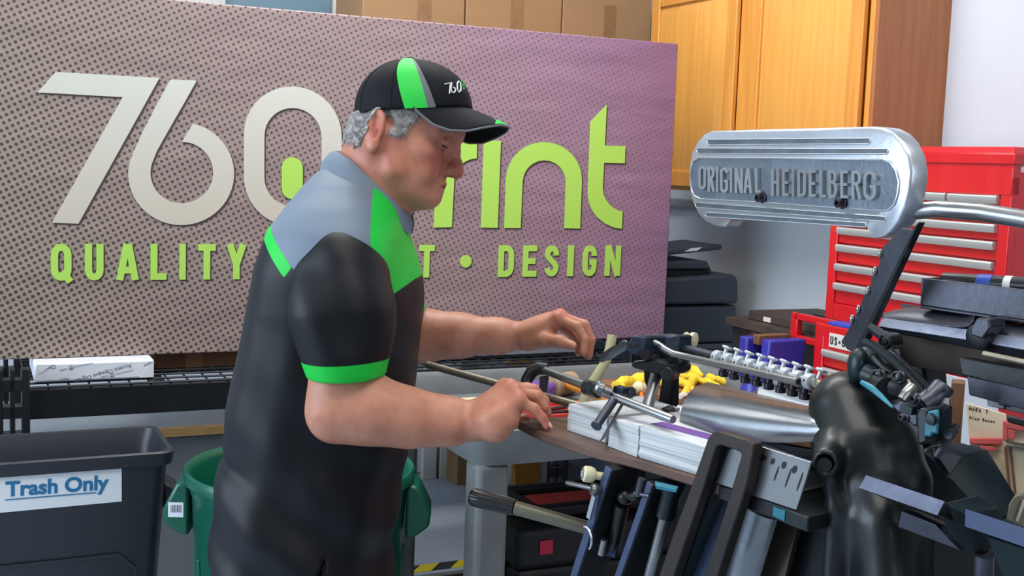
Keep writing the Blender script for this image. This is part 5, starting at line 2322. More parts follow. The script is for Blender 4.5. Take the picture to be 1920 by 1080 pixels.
mb = MB()
bxp = [ink(1727, 521), ink(1930, 544), ink(2060, 566)]
bxl = [ink(1725, 572), ink(1930, 602), ink(2060, 622)]
mb.sheet([bxp, bxl], PQ * 0.006)
mb.sheet([[p + PQ * 0.09 for p in bxp], [p + PQ * 0.09 for p in bxl]], PQ * 0.006)
mb.sheet([bxl, [p + PQ * 0.09 for p in bxl]], -Z * 0.004)
mb.prism([bxp[0], bxl[0], bxl[0] + PQ * 0.095, bxp[0] + PQ * 0.095], -PD * 0.004)
part('ink_trough', 'steel_gun', mb, bevel=0.0012)
mb = MB()
mb.tube([bxp[0] + PQ * 0.05 - Z * 0.006, ink(1960, 545) + PQ * 0.05, ink(2060, 560) + PQ * .05], 0.012, n=16)
rl_ = part('ink_roller', 'grip_black', mb)
a, b = bxp[0] + PQ * 0.05 - Z * 0.006, ink(1960, 545) + PQ * 0.05
mb = MB()
mb.tube([a.lerp(b, .30), a.lerp(b, .42)], 0.0126, n=16)
part('blue_tape_band', 'blue_plastic', mb, rl_)
mb = MB()
mb.tube([a.lerp(b, .52), a.lerp(b, .58)], 0.0126, n=16)
part('white_tape_band', 'label_white', mb, rl_)
# rounded guard plate under the trough
mb = MB()
lowE = [(1645, 596), (1690, 602), (1750, 609), (1806, 616), (1819, 611), (1829, 598)]
upE = [(1668, 586), (1692, 573), (1745, 574), (1800, 582), (1818, 586), (1836, 588)]
R0 = [ink(x, y, 0.185) for x, y in lowE]
R2 = [ink(x, y, 0.235) for x, y in upE]
R1 = [(a + b) / 2 + Z * 0.006 - PQ * 0.006 for a, b in zip(R0, R2)]
R3 = [p + PQ * 0.05 - Z * 0.004 for p in R2]
mb.sheet([R0, R1, R2, R3], -Z * 0.003)
part('fountain_cover', 'steel_gun', mb, sharp=60, subsurf=1)
mb = MB()
lowE = [(1872, 631), (1930, 640), (2060, 662)]
upE = [(1886, 608), (1930, 605), (2060, 622)]
R0 = [ink(x, y, 0.185) for x, y in lowE]
R2 = [ink(x, y, 0.235) for x, y in upE]
R1 = [(a + b) / 2 + Z * 0.006 - PQ * 0.006 for a, b in zip(R0, R2)]
mb.sheet([R0, R1, R2, [p + PQ * 0.05 for p in R2]], -Z * 0.003)
part('fountain_cover', 'steel_gun', mb, sharp=60)
mb = MB()
U = [ink(x, y, 0.18) for x, y in ((1653, 597), (1740, 609), (1819, 620), (1920, 636), (2060, 660))]
D_ = [ink(x, y, 0.165) for x, y in ((1646, 612), (1740, 626), (1819, 638), (1920, 656), (2060, 682))]
mb.sheet([U, D_], PQ * 0.05)
part('fountain_lip', 'lip_steel', mb, bevel=0.001)
mb = MB()
mb.sheet([[ink(x, y, 0.275) for x, y in ((1690, 570), (1830, 586), (2060, 616))], [ink(x, y, 0.275) for x, y in ((1690, 640), (1830, 664), (2060, 700))]], PQ * 0.006)
part('fountain_back', 'press_dark', mb)
mb = MB()
D2_ = [ink(x, y, 0.175) for x, y in ((1648, 618), (1740, 636), (1819, 652), (1920, 673), (2060, 702))]
mb.sheet([[p + PQ * .003 for p in D_], D2_], PQ * 0.04)
part('fountain_blade', 'steel_gun', mb, bevel=0.001)
mb = MB()
D3 = [ink(x, y, 0.20) for x, y in ((1690, 683), (1760, 697), (1815, 709), (1920, 732), (2060, 765))]
D2b = [ink(x, y, 0.19) for x, y in ((1680, 625), (1750, 638), (1819, 652), (1920, 673), (2060, 702))]
mb.sheet([D2b, D3], PQ * 0.02)
part('apron_plate', 'steel_brown', mb, bevel=0.001)
mb = MB()
mb.prism([ink(x, y, 0.15) for x, y in ((1831, 596), (1854, 598), (1857, 614), (1842, 636), (1820, 629), (1819, 616))], PQ * 0.03)
cl_ = part('fountain_clamp', 'steel_gun', mb, bevel=0.002)
mb = MB()
mb.lathe([(0.016, 0), (0.016, 0.012), (0.01, 0.014)], ink(1843, 630, 0.17), -PQ, n=20)
part('clamp_boss', 'press_dark', mb, cl_)
mb = MB()
mb.tube([ink(1856, 606, 0.18), ink(1880, 612, 0.19)], [0.011, 0.008], n=14)
part('clamp_screw', 'bolt', mb, cl_)
mb = MB()
mb.tube([ink(1844, 663, 0.12), ink(1930, 681, 0.12), ink(2040, 706, .12)], 0.0036, n=14)
part('tie_rod', 'rod_beige', mb)
mb = MB()
mb.prism([ink(x, y, 0.14) for x, y in ((1798, 671), (2040, 716), (2040, 760), (1803, 702))], PQ * 0.02)
part('dark_bar', 'press_dark', mb, bevel=0.001)
mb = MB()
mb.prism([ink(x, y, 0.15) for x, y in ((1813, 705), (2040, 753), (2040, 800), (1817, 741))], PQ * 0.02)
part('dark_bar', 'steel_gun', mb, bevel=0.001)
mb = MB()
mb.prism([ink(x, y, 0.19) for x, y in ((1850, 746), (2040, 786), (2040, 802), (1851, 761))], PQ * 0.012)
tg_ = part('steel_tag', 'steel', mb, bevel=0.001)
mb = MB()
mb.prism([ink(x, y, 0.189) for x, y in ((1873, 757), (1894, 762), (1894, 764), (1885, 762), (1884, 767), (1882, 767), (1882, 761), (1873, 759))], -PQ * 0.0006)
part('tag_mark', 'grip_black', mb, tg_)
# side cheeks carrying the ink unit
mb = MB()
mb.prism([ink(x, y, 0.26) for x, y in ((1670, 600), (1720, 640), (1735, 700), (1745, 860), (1700, 860), (1668, 740), (1640, 680))], PQ * 0.05)
mb.prism([ink(x, y, 0.24) for x, y in ((1960, 560), (2080, 580), (2080, 1000), (1960, 980))], PQ * 0.05)
part('ink_cheek', 'press_dark', mb, bevel=0.004)

# ---- mechanism between body and ink unit
mb = MB()
mb.tube([A(1620, 640, 0.10), A(1640, 648, 0.10), A(1676, 678, 0.10), A(1714, 715, 0.10), A(1732, 734, 0.10)], [0.008, 0.009, 0.0085, 0.008, 0.009], n=10, flat=0.6)
part('link_arm', 'press_teal', mb)
mb = MB()
mb.tube([A(1631, 612, 0.13), A(1660, 633, 0.13)], [0.006, 0.007], n=10)
mb.lathe([(0.0105, -0.012), (0.0105, 0.010), (0.008, 0.012), (0.007, 0.010), (0.004, 0.010), (0.0035, 0.012), (0.0005, 0.012)], A(1669, 640, 0.13), -PQ, n=22)
part('pivot_arm', 'press_dark', mb)
mb = MB()
s0_, s1_ = A(1668, 660, 0.11), A(1745, 735, 0.10)
ax_, sx_, ux_ = frame_from(s1_ - s0_)
Ls = (s1_ - s0_).length
mb.tube([s0_ + ax_ * (Ls * i / 360) + sx_ * math.cos(i * 2 * math.pi / 15) * 0.0052 + ux_ * math.sin(i * 2 * math.pi / 15) * 0.0052 for i in range(361)], 0.0011, n=5)
part('coil_spring', 'steel_gun', mb)
mb = MB()
mb.tube([A(1732, 760, 0.06), A(1752, 745, 0.07), A(1753, 744, 0.07), A(1768, 727, 0.08), A(1772, 722, 0.082)], [0.0145, 0.0145, 0.0135, 0.0140, 0.012], n=24)
mb.tube([A(1706, 742, 0.07), A(1728, 758, 0.07), A(1744, 752, 0.07)], [0.009, 0.012, 0.012], n=12)
pv = part('pivot_cylinder', 'steel_gun', mb)
mb = MB()
mb.cyl(A(1768, 733, 0.06), A(1770, 732, 0.045), 0.0026, n=10)
part('oil_hole', 'grip_black', mb, pv)
mb = MB()
mb.tube([A(1776, 748, 0.05), A(1774, 758, 0.045), A(1764, 770, 0.045), A(1754, 775, 0.05)], [0.004, 0.005, 0.005, 0.004], n=8, flat=0.6)
part('hook', 'steel_gun', mb, pv)
mb = MB()
mb.prism([A(x, y, 0.02) for x, y in ((1717, 776), (1724, 764), (1740, 768), (1738, 830), (1720, 836))], PQ * 0.05)
bk2 = part('bearing_bracket', 'press_teal', mb, bevel=0.003)
mb = MB()
mb.prism([A(x, y, 0.019) for x, y in ((1739, 771), (1759, 768), (1757, 815), (1748, 812), (1744, 820), (1731, 818), (1733, 790))], PQ * 0.004)
tf = part('teal_face', 'teal_paint', mb, bk2, bevel=0.002)
mb = MB()
mb.lathe([(0.0008, 0.0035), (0.006, 0.003), (0.0065, 0.0), (0.008, 0.0), (0.0085, -0.002)], A(1746, 787, 0.019), -PQ, n=20)
part('face_boss', 'press_teal', mb, tf)
mb = MB()
mb.tube([A(1658, 728, 0.10), A(1680, 722, 0.10), A(1700, 730, 0.10)], [0.016, 0.018, 0.014], n=18)
mb.tube([A(1640, 716, 0.10), A(1662, 730, 0.08)], [0.013, 0.015], n=14)
part('cam_roller', 'press_dark', mb)
mb = MB()
mb.tube([A(1691, 750, 0.03), A(1698, 741, 0.035), A(1699, 740, 0.036), A(1710, 727, 0.05)], [0.0062, 0.0062, 0.0075, 0.0075], n=18)
part('hex_stud', 'steel', mb)
mb = MB()
mb.ell(A(1609, 686, 0.12), 0.014, 0.018, 0.024)
mb.ell(A(1634, 684, 0.16), 0.026, 0.026, 0.028)
mb.tube([A(1622, 700, 0.10), A(1640, 708, 0.10)], 0.013, n=14)
part('cast_lug', 'press_teal', mb)
mb = MB()
mb.prism([A(x, y, 0.05) for x, y in ((1668, 760), (1690, 752), (1722, 766), (1722, 800), (1712, 800))], PQ * 0.03)
part('link_plate', 'steel_gun', mb, bevel=0.003)
mb = MB()
mb.box(A(1703, 768, 0.045), 0.018, 0.01, 0.010, PAX)
part('index_block', 'press_teal', mb, bevel=0.001)
mb = MB()
mb.tube([A(1760, 778, 0.06), A(1784, 800, 0.08), A(1793, 812, 0.08)], 0.004, n=8)
mb.tube([A(1795, 796, 0.06), A(1770, 838, 0.05), A(1758, 856, .05)], [0.004, 0.005, 0.005], n=8)
mb.lathe([(0.003, 0.004), (0.006, 0.004), (0.006, -0.004), (0.003, -0.004)], A(1781, 813, 0.045), -PQ, n=18)
mb.tube([A(1752, 800, 0.09), A(1790, 806, 0.1)], [0.014, 0.008], n=10)
part('linkage', 'steel_gun', mb)
mb = MB()
mb.tube([A(1616, 717, 0.02), A(1634, 727, 0.012), A(1650, 741, 0.008), A(1674, 764, 0.0)], [0.003, 0.0042, 0.0035, 0.0015], n=8)
part('paint_edge', 'teal_paint', mb, label='bright teal painted edge')

for x, y, o_, r_ in ((1690, 708, 0.09, 0.006), (1722, 752, 0.05, 0.004), (1652, 706, 0.10, 0.007), (1764, 792, 0.06, 0.005), (1700, 786, 0.03, 0.004)):
    mb = MB()
    mb.lathe([(r_ * 1.3, 0.0), (r_ * 1.3, 0.004), (r_, 0.005), (r_, 0.012), (r_ * 0.6, 0.013), (r_ * 0.5, 0.010), (0.0005, 0.010)], A(x, y, o_), (-PQ + Z * 0.3), n=14)
    part('cap_screw', 'steel_gun', mb)
mb = MB()
mb.tube([A(1684, 700, 0.12), A(1704, 716, 0.09), A(1712, 734, 0.08), A(1708, 752, 0.07)], 0.003, n=8)
part('oil_pipe', 'rod_beige', mb)
mb = MB()
mb.tube([A(1642, 668, 0.12), A(1660, 690, 0.12), A(1690, 712, 0.11)], [0.010, 0.011, 0.008], n=12)
part('lever_hub', 'press_dark', mb)

# ---- ledges at the lower right
def ledge(top, drop, dep, off, name='step_ledge'):
    P = [at(x, y, d) for x, y, d in top]
    P[3] = P[0] + P[2] - P[1]
    m = MB()
    m.prism(P, V((0, 0, -drop)) + PQ * dep)
    o = part(name, 'press_black', m, bevel=0.0015)
    m = MB()
    m.prism([p + (CAM_P - p).normalized() * 0.0004 for p in P], (CAM_P - P[0]).normalized() * 0.0008)
    part('ledge_lit_face', 'steel_blue', m, o)  # bluish daylight on the ledge, painted as a thin blue sheet
    return o


ledge([(1624, 891, 1.40), (1771, 940, 1.28), (1757, 966, 1.27), (1614, 916, 1.39)], 0.020, 0.05, 0)
mb = MB()
mb.prism([at(x, y, d) for x, y, d in ((1690, 957, 1.36), (1754, 984, 1.31), (1800, 1032, 1.30), (1683, 988, 1.36))], PQ * 0.03 - Z * 0.004)
part('lower_web', 'steel_gun', mb, bevel=0.001)
mb = MB()
mb.prism([at(x, y, d) for x, y, d in ((1772, 941, 1.285), (1812, 964, 1.285), (1844, 1038, 1.30), (1805, 1030, 1.30), (1758, 968, 1.28))], PQ * 0.06)
part('side_web', 'press_teal', mb, bevel=0.002)
ledge([(1810, 954, 1.26), (1990, 1013, 1.13), (1990, 1050, 1.125), (1799, 982, 1.25)], 0.020, 0.06, 0)
mb = MB()
mb.prism([at(x, y, d) for x, y, d in ((1848, 1004, 1.27), (1990, 1052, 1.16), (1990, 1120, 1.16), (1880, 1080, 1.27))], PQ * 0.06)
part('lower_web', 'press_teal', mb, bevel=0.002)
mb = MB()
mb.prism([at(x, y, d) for x, y, d in ((1748, 836, 1.42), (1808, 852, 1.42), (1880, 972, 1.38), (1868, 990, 1.38), (1782, 900, 1.40), (1750, 870, 1.42))], PQ * 0.05)
part('side_fin', 'press_teal', mb, bevel=0.002)
mb = MB()
mb.prism([at(x, y, d) for x, y, d in ((1749, 842, 1.415), (1803, 856, 1.415), (1781, 888, 1.40))], (CAM_P - at(1780, 860, 1.41)).normalized() * 0.003)
part('fin_face', 'steel_gun', mb)
mb = MB()
mb.prism([at(x, y, 1.36) for x, y in ((1884, 976), (1890, 945), (1900, 928), (1916, 924), (1990, 936), (1990, 1010), (1940, 1000))], PQ * 0.012)
kt = part('khaki_tab', 'khaki_metal', mb, bevel=0.003)
mb = MB()
mb.bar(at(1908, 978, 1.355), at(1922, 938, 1.355), 0.004, 0.003, PQ)
part('tab_rib', 'khaki_metal', mb, kt)
mb = MB()
mb.tube([at(1846, 1040, 1.30), at(1843, 1100, 1.31), at(1842, 1200, 1.32)], 0.0105, n=18)
part('lower_pipe', 'steel_gun', mb)
mb = MB()
mb.prism([at(x, y, 1.5) for x, y in ((1735, 830), (1900, 1000), (1990, 1060), (1990, 1300), (1560, 1300), (1560, 1000))], PQ * 0.06)
part('rear_casting', 'press_black', mb, bevel=0.01)

# ---- the rounded body casting
S = Sdf(0.03)
T = lambda x, y, d: tuple(at(x, y, d))
S.chain([T(1592, 768, 1.56), T(1622, 845, 1.53), T(1648, 955, 1.51), T(1655, 1100, 1.51)], [0.052, 0.060, 0.056, 0.056])
S.ell(T(1640, 800, 1.56), (0.05, 0.05, 0.045))
S.chain([T(1690, 830, 1.50), T(1716, 900, 1.48), T(1722, 1100, 1.48)], [0.020, 0.016, 0.018], k=0.02)
S.chain([T(1562, 845, 1.50), T(1550, 864, 1.47)], [0.022, 0.018], k=0.015)
S.chain([T(1556, 880, 1.475), T(1568, 950, 1.48), T(1560, 1100, 1.49)], [0.010, 0.012, 0.013], k=0.012)
S.ell(T(1527, 770, 1.475), (0.014, 0.02, 0.022), k=0.012, op=-1)
S.cap(T(1546, 870, 1.452), T(1549, 866, 1.47), 0.011, 0.011, k=0.004, op=-1)
S.chain([T(1660, 985, 1.448), T(1668, 1100, 1.44)], [0.025, 0.03], k=0.05)
pos, qd = S.skin(0.004, post=lambda X, d: d + 0.0006 * wave(X, 3, 90))
skin_obj('body_casting', pos, qd, 'press_black', press)
mb = MB()
mb.cyl(at(1546, 872, 1.46), at(1551, 866, 1.475), 0.009, n=18)
part('bore', 'grip_black', mb)

# ---- paper stacks on the feed board
def stack(name_lab, px, h0, h1, depth, back, group, printed=False, tilt=0.0):
    P = [onz(x, y, ZB + 0.0006) for x, y in px]
    a, b = P
    d = (b - a).normalized()
    n = V((-d.y, d.x, 0))
    if n.dot(PQ) < 0:
        n = -n
    root = thing('paper_stack', name_lab, 'paper stack', (a + b) / 2 + n * depth / 2, group)
    m = MB()
    base = [a, b, b + n * depth, a + n * depth]
    hts = [h0, h1, h1, h0]
    N = 6
    rings = []
    rnd = random.Random(len(name_lab))
    for i in range(N + 1):
        f = i / N
        j = n * rnd.uniform(-0.0012, 0.0012) + d * rnd.uniform(-0.0012, 0.0012) + d * (tilt * f)
        for ff in ((f - 0.06) if i else f, (f + 0.0) if i < N else f):
            rings.append([p + Z * (h * max(0, ff)) + j for p, h in zip(base, hts)])
    m.loft(rings)
    m.done('sheets', 'paper_edges', root, sharp=20)
    if printed:
        m = MB()
        top = [p + Z * (h + 0.0004) + j for p, h in zip(base, hts)]
        m.prism([top[0] + n * 0.02, top[1] + n * 0.06 , top[2], top[3]], Z * 0.0006)
        m.done('printed_sheet', 'purple', root, label='purple printed top sheet')
        m = MB()
        m.prism([top[0] + n * 0.045 + Z * .0006, top[1] + n * 0.085 + Z * .0006, top[2] - n * .01 + Z * .0006, top[3] - n * .01 + Z * .0006], Z * 0.0005)
        m.done('top_sheet', 'paper', root)
    return root


m_ = bpy.data.materials.new('paper_edges')
m_.use_nodes = True
N_, L_ = nt(m_)
b_ = N_['Principled BSDF']
b_.inputs['Roughness'].default_value = 0.75
t_ = N_.new('ShaderNodeTexCoord')
mp_ = N_.new('ShaderNodeMapping')
mp_.inputs['Scale'].default_value = (1.5, 1.5, 260)
n1_ = N_.new('ShaderNodeTexNoise')
n1_.inputs['Scale'].default_value = 2.0
n1_.inputs['Detail'].default_value = 3
r_ = N_.new('ShaderNodeValToRGB')
r_.color_ramp.elements[0].position, r_.color_ramp.elements[0].color = 0.3, rgb(160, 163, 164)
r_.color_ramp.elements[1].position, r_.color_ramp.elements[1].color = 0.62, rgb(206, 209, 211)
L_.new(t_.outputs['Object'], mp_.inputs[0])
L_.new(mp_.outputs[0], n1_.inputs['Vector'])
L_.new(n1_.outputs['Fac'], r_.inputs[0])
L_.new(r_.outputs[0], b_.inputs['Base Color'])
M['paper_edges'] = m_
grp = 'paper stacks on the feed board'
stack('white paper stack at the far left end of the feed board, nearest the man\'s hand', ((1064, 806), (1136, 830)), 0.042, 0.040, 0.15, 0, grp)
stack('middle white paper stack on the feed board, under the gauge finger', ((1141, 836), (1195, 857)), 0.042, 0.046, 0.15, 0, grp)
stack('longest paper stack with purple printed top, on the feed board behind the loop frame', ((1198, 858), (1449, 934)), 0.047, 0.036, 0.16, 0, grp, printed=True)
# single loose sheet standing on the cover
mb = MB()
q0, q1 = at(1418, 713, 1.83), at(1513, 750, 1.70)
rws = []
for i in range(9):
    f = i / 8
    a = at(1418 + 95 * f, 713 + 37 * f + 4 * math.sin(f * 3.1), 1.83 - 0.13 * f)
    b = at(1419 + 94 * f, 741 + 24 * f, 1.82 - 0.13 * f)
    rws.append([a, (a + b) / 2 + PQ * 0.006, b])
mb.sheet(rws, PQ * 0.0006)
tag(mb.done('loose_sheet', 'paper', loc=q0), 'single curled white sheet on the curved steel cover', 'paper sheet')

# ================================================================ yellow gloves on the brown board
gz = KT + 0.024


def gpt(px, py, z=gz + 0.012):
    return tuple(onz(px, py, z))


def glove_thing(lab, cuff, palm, fingers, thumb, seed):
    root = thing('work_glove', lab, 'glove', V(gpt(*palm[-1])) - Z * 0.012, 'yellow work gloves on the cart')
    s = Sdf(0.016)
    s.chain([gpt(*p) for p in cuff], [0.022] * len(cuff))
    s.chain([gpt(*p) for p in palm], [0.024, 0.022, 0.019][:len(palm)])
    for f in fingers:
        s.chain([gpt(*p) for p in f], [0.014, 0.013, 0.010][:len(f)], k=0.008)
    s.chain([gpt(*p) for p in thumb], [0.014, 0.011][:len(thumb)], k=0.01)
    zc = gz
    def post(X, d):
        X2 = X.copy()
        dd = d + 0.003 * wave(X2, seed, 110) + 0.0018 * wave(X2, seed + 1, 260)
        return np.maximum(dd, gz + 0.0008 - X[:, 2])
    pos, q = s.skin(0.0045, post)
    skin_obj('glove_body', pos, q, 'glove', root)
    m = MB()
    c0 = V(gpt(*cuff[0]))
    c1 = V(gpt(*cuff[1]))
    d = (c0 - c1).normalized()
    m.tube([c0 + d * 0.010, c0 + d * 0.022], [0.0225, 0.024], n=18, flat=0.62)
    m.done('cuff_binding', 'glove', root, bevel=0.002)


glove_thing('yellow work glove lying to the left, its cuff by the orange cable',
            [(1165, 722), (1190, 716)], [(1200, 716), (1240, 712), (1262, 712)],
            [[(1262, 712), (1290, 722), (1302, 736)], [(1262, 708), (1300, 708), (1322, 716)]], [(1240, 716), (1262, 736)], 5)
glove_thing('yellow work glove on top at the right, fingers towards the blue vise',
            [(1262, 700), (1285, 697)], [(1290, 698), (1315, 700), (1335, 705)],
            [[(1332, 708), (1360, 716), (1374, 718)], [(1332, 702), (1362, 708), (1378, 712)], [(1325, 714), (1350, 730), (1362, 736)]], [(1300, 712), (1285, 738)], 9)
mb = MB()
rp_ = [onz(x, y, gz + 0.012) for x, y in ((1270, 748), (1276, 741), (1286, 737), (1294, 738))]
mb.sheet([[p + D2 * 0.01 for p in rp_], [p + Z * 0.008 for p in rp_], [p - D2 * 0.012 - Z * .006 for p in rp_]], Z * 0.002)
tag(mb.done('white_rag', 'rag_white', loc=rp_[0], subsurf=1), 'small white rag end at the front of the yellow gloves', 'rag')

# ================================================================ cutting dies on a wooden rack at the right
DZ = 0.62
dr0 = at(1812, 760, 2.05)
DX = V((0.93, -0.36, 0)).normalized()
DY = V((0.36, 0.93, 0)).normalized()
DN = (-DY + Z * 0.12).normalized()
dref = V((dr0.x, dr0.y, 0))
rk2 = thing('die_rack', 'brown wooden rack with an upright post holding the cutting dies', 'rack', dref + DX * 0.2 + DY * 0.1)
mb = MB()
mb.box(dref + DX * 0.17 + DY * 0.10 + Z * (DZ - 0.02), 0.54, 0.40, 0.04, (DX, DY, Z))
part('rack_shelf', 'brown_wood', mb, rk2, bevel=0.003)
for x, y in ((0.42, -0.07), (0.42, 0.27), (-0.07, 0.27)):
    mb = MB()
    mb.box(dref + DX * x + DY * y + Z * (DZ - 0.04) / 2, 0.04, 0.04, DZ - 0.04, (DX, DY, Z))
    part('post', 'brown_wood', mb, rk2, bevel=0.003)
mb = MB()
pt = at(1797, 716, 2.10)
pt = V((pt.x, pt.y, 0))
mb.prism([pt - DX * 0.0115 - DY * 0.01, pt + DX * 0.0115 - DY * 0.01, pt + DX * 0.0115 + DY * 0.03, pt - DX * 0.0115 + DY * 0.03], Z * at(1797, 716, 2.10).z)
part('upright_post', 'brown_wood', mb, rk2, bevel=0.002)
mb = MB()
lo_b = at(1770, 805, 2.14)
mb.box(lo_b + DX * 0.0, 0.05, 0.04, 0.03, (DX, DY, Z))
mb.box(lo_b + DX * 0.17 + DY * .02 - Z * 0.1, 0.4, 0.02, 0.05, (DX, DY, Z))
part('cross_rail', 'brown_wood', mb, rk2, bevel=0.002)


def die_plane(o):
    return lambda px, py, lift=0.0: onp(px, py, o, DN) + DN * lift


def die(lab, o, face, foams, rules, writing=None, strips=()):
    f = die_plane(o)
    P = [f(*p) for p in face]
    base = min(p.z for p in P)
    root = thing('cutting_die', lab, 'cutting die', V((P[0].x, P[0].y, DZ)), 'cutting dies standing at the right')
    m = MB()
    m.prism(P, -DN * 0.016)
    m.done('die_board', 'die_ply', root, bevel=0.001)
    for q in foams:
        m = MB()
        m.prism([f(*p) for p in q], DN * 0.012)
        m.done('foam_strip', 'die_foam', root, bevel=0.0015)
    for q in strips:
        m = MB()
        m.prism([f(*p) for p in q], DN * 0.004)
        m.done('wood_channel', 'brown_wood', root)
    for (p, q) in rules:
        m = MB()
        m.bar(f(*p, 0.008), f(*q, 0.008), 0.0016, 0.016, DN)
        m.done('steel_rule', 'chrome', root)
    if writing:
        m = MB()
        for st in writing:
            add_strokes(m, [(st, False)], 1.15, lambda x, y: f(x, y, 0.0006), DN * 0.0004)
        m.done('handwriting', 'ink', root)
    return root


def hw(x, y, s, letters):
    """rough felt-pen capitals, each a list of strokes in a unit box, on a slope"""
    out = []
    for i, l in enumerate(letters):
        for st in l:
            out.append([(x + (i * 0.95 + u * 0.75) * s, y + (i * 0.95 + u) * s * 0.17 - v * s) for u, v in st])
    return out


GL = {
    'M': [[(0, 0), (0.1, 1), (0.4, 0.3), (0.75, 1), (0.85, 0)]], 'A': [[(0, 0), (0.4, 1), (0.75, 0)], [(0.15, 0.4), (0.65, 0.4)]],
    'R': [[(0.05, 0), (0.05, 1), (0.6, 0.85), (0.1, 0.5), (0.7, 0)]], 'k': [[(0.1, 0), (0.1, 1)], [(0.6, 0.7), (0.12, 0.4), (0.65, 0)]],
    'Y': [[(0, 1), (0.35, 0.5), (0.8, 1.1)], [(0.35, 0.5), (0.3, -0.2)]], '.': [[(0.1, 0), (0.2, 0)]], ' ': [],
    'G': [[(0.7, 0.85), (0.35, 1), (0.0, 0.5), (0.35, 0), (0.7, 0.3), (0.4, 0.4)]], 'l': [[(0.3, 1), (0.3, 0)]],
    'u': [[(0, 0.6), (0.1, 0), (0.5, 0.1), (0.6, 0.6), (0.6, 0)]], 'e': [[(0.05, 0.3), (0.6, 0.4), (0.35, 0.6), (0.05, 0.3), (0.3, 0), (0.6, 0.1)]],
    'B': [[(0.05, 0), (0.05, 1), (0.6, 0.8), (0.1, 0.5), (0.7, 0.25), (0.05, 0)]], 'o': [[(0.3, 0.6), (0, 0.3), (0.3, 0), (0.6, 0.3), (0.3, 0.6)]],
    'x': [[(0, 0.6), (0.6, 0)], [(0.6, 0.65), (0, 0)]], 's': [[(0.55, 0.6), (0.1, 0.5), (0.5, 0.2), (0.05, 0)]],
}
wr = hw(1817, 769, 6.6, [GL[c] for c in 'MARk Y.']) + hw(1818, 785, 5.2, [GL[c] for c in 'Glue Boxes'])
od = at(1850, 800, 2.02)
die('pale plywood cutting die with black handwriting and red foam strips, behind the press ledge', od,
    [(1810, 755), (1887, 777), (1897, 1010), (1836, 1000)],
    [[(1818, 820), (1879, 821), (1879, 833), (1818, 831)], [(1832, 834), (1862, 836), (1870, 841), (1864, 845), (1836, 843)],
     [(1857, 900), (1890, 916), (1889, 923), (1860, 913)], [(1848, 906), (1868, 920), (1866, 926), (1852, 916)]], [], wr)
od2 = at(1905, 860, 1.96)
die('plywood cutting die at the photo edge with brown channels and bent steel rules', od2,
    [(1882, 796), (1990, 822), (1990, 1010), (1900, 990)],
    [[(1880, 788), (1888, 790), (1889, 824), (1880, 826)], [(1887, 790), (1990, 812), (1990, 822), (1887, 802)], [(1889, 803), (1903, 806), (1902, 823), (1889, 822)]],
    [((1885, 826), (1990, 842)), ((1884, 834), (1990, 852))], None,
    [[(1882, 838), (1888, 838), (1897, 930), (1892, 930)], [(1893, 838), (1897, 838), (1906, 925), (1902, 925)]])
mb = MB()
f_ = die_plane(at(1830, 850, 2.0))
mb.prism([f_(x, y) for x, y in ((1817, 833), (1838, 836), (1842, 880), (1838, 898), (1820, 870))], DN * 0.02)
tag(mb.done('rubber_pad', 'case_black', loc=f_(1830, 890), bevel=0.003), 'black rubber pad hanging against the handwritten die board', 'pad')
mb = MB()
f_ = die_plane(at(1900, 785, 1.93))
mb.prism([f_(x, y) for x, y in ((1887, 777), (1990, 800), (1990, 815), (1889, 791))], DN * 0.02)
tag(mb.done('rubber_bar', 'case_black', loc=f_(1890, 790), bevel=0.003), 'dark rubber bar along the top of the right cutting die', 'bar')
# white foam board behind the linkage
mb = MB()
fo = at(1760, 740, 2.35)
fb_ = lambda px, py: onp(px, py, fo, DN)
q = [fb_(1680, 680), fb_(1870, 724), fb_(1880, 1010), fb_(1690, 960)]
mb.prism(q, -DN * 0.012)
wb = mb.done('white_board', 'foam_board', loc=V((q[2].x, q[2].y, DZ)), bevel=0.001)
tag(wb, 'white foam board standing behind the press spring and linkage', 'board')

# ================================================================ the man at the press
IR, IU, IF = CAM_R @ V((1, 0, 0)), CAM_R @ V((0, 1, 0)), CAM_R @ V((0, 0, -1))
YM = at(768, 215, 2.05).y                            # his mid-line, seen from the side


def W(px, py, lat=0.0):
    """a point of his body: lat metres beyond the mid-line, away from the camera"""
    return onp(px, py, V((0, YM + lat, 0)), V((0, 1, 0)))


def mirror(p):
    return V((p.x, 2 * YM - p.y, p.z))


hipx = W(575, 1060).x
man = thing('person', 'man in black, grey and green polo shirt and cap, hand on the feed board', 'person', V((hipx, YM, 0)))

# ---- head frame: x forward, y to his left, z up, millimetres
yaw, pit = math.radians(8), math.radians(20)
HUP = (IR * math.sin(pit) + IU * math.cos(pit)).normalized()
HFW = (IR * math.cos(pit) - IU * math.sin(pit)) * math.cos(yaw) - IF * math.sin(yaw)
HFW = (HFW - HUP * HFW.dot(HUP)).normalized()
HLF = HUP.cross(HFW)
HC = W(768, 215)


def HP(x, y, z):
    return HC + HFW * (x / 1000) + HLF * (y / 1000) + HUP * (z / 1000)


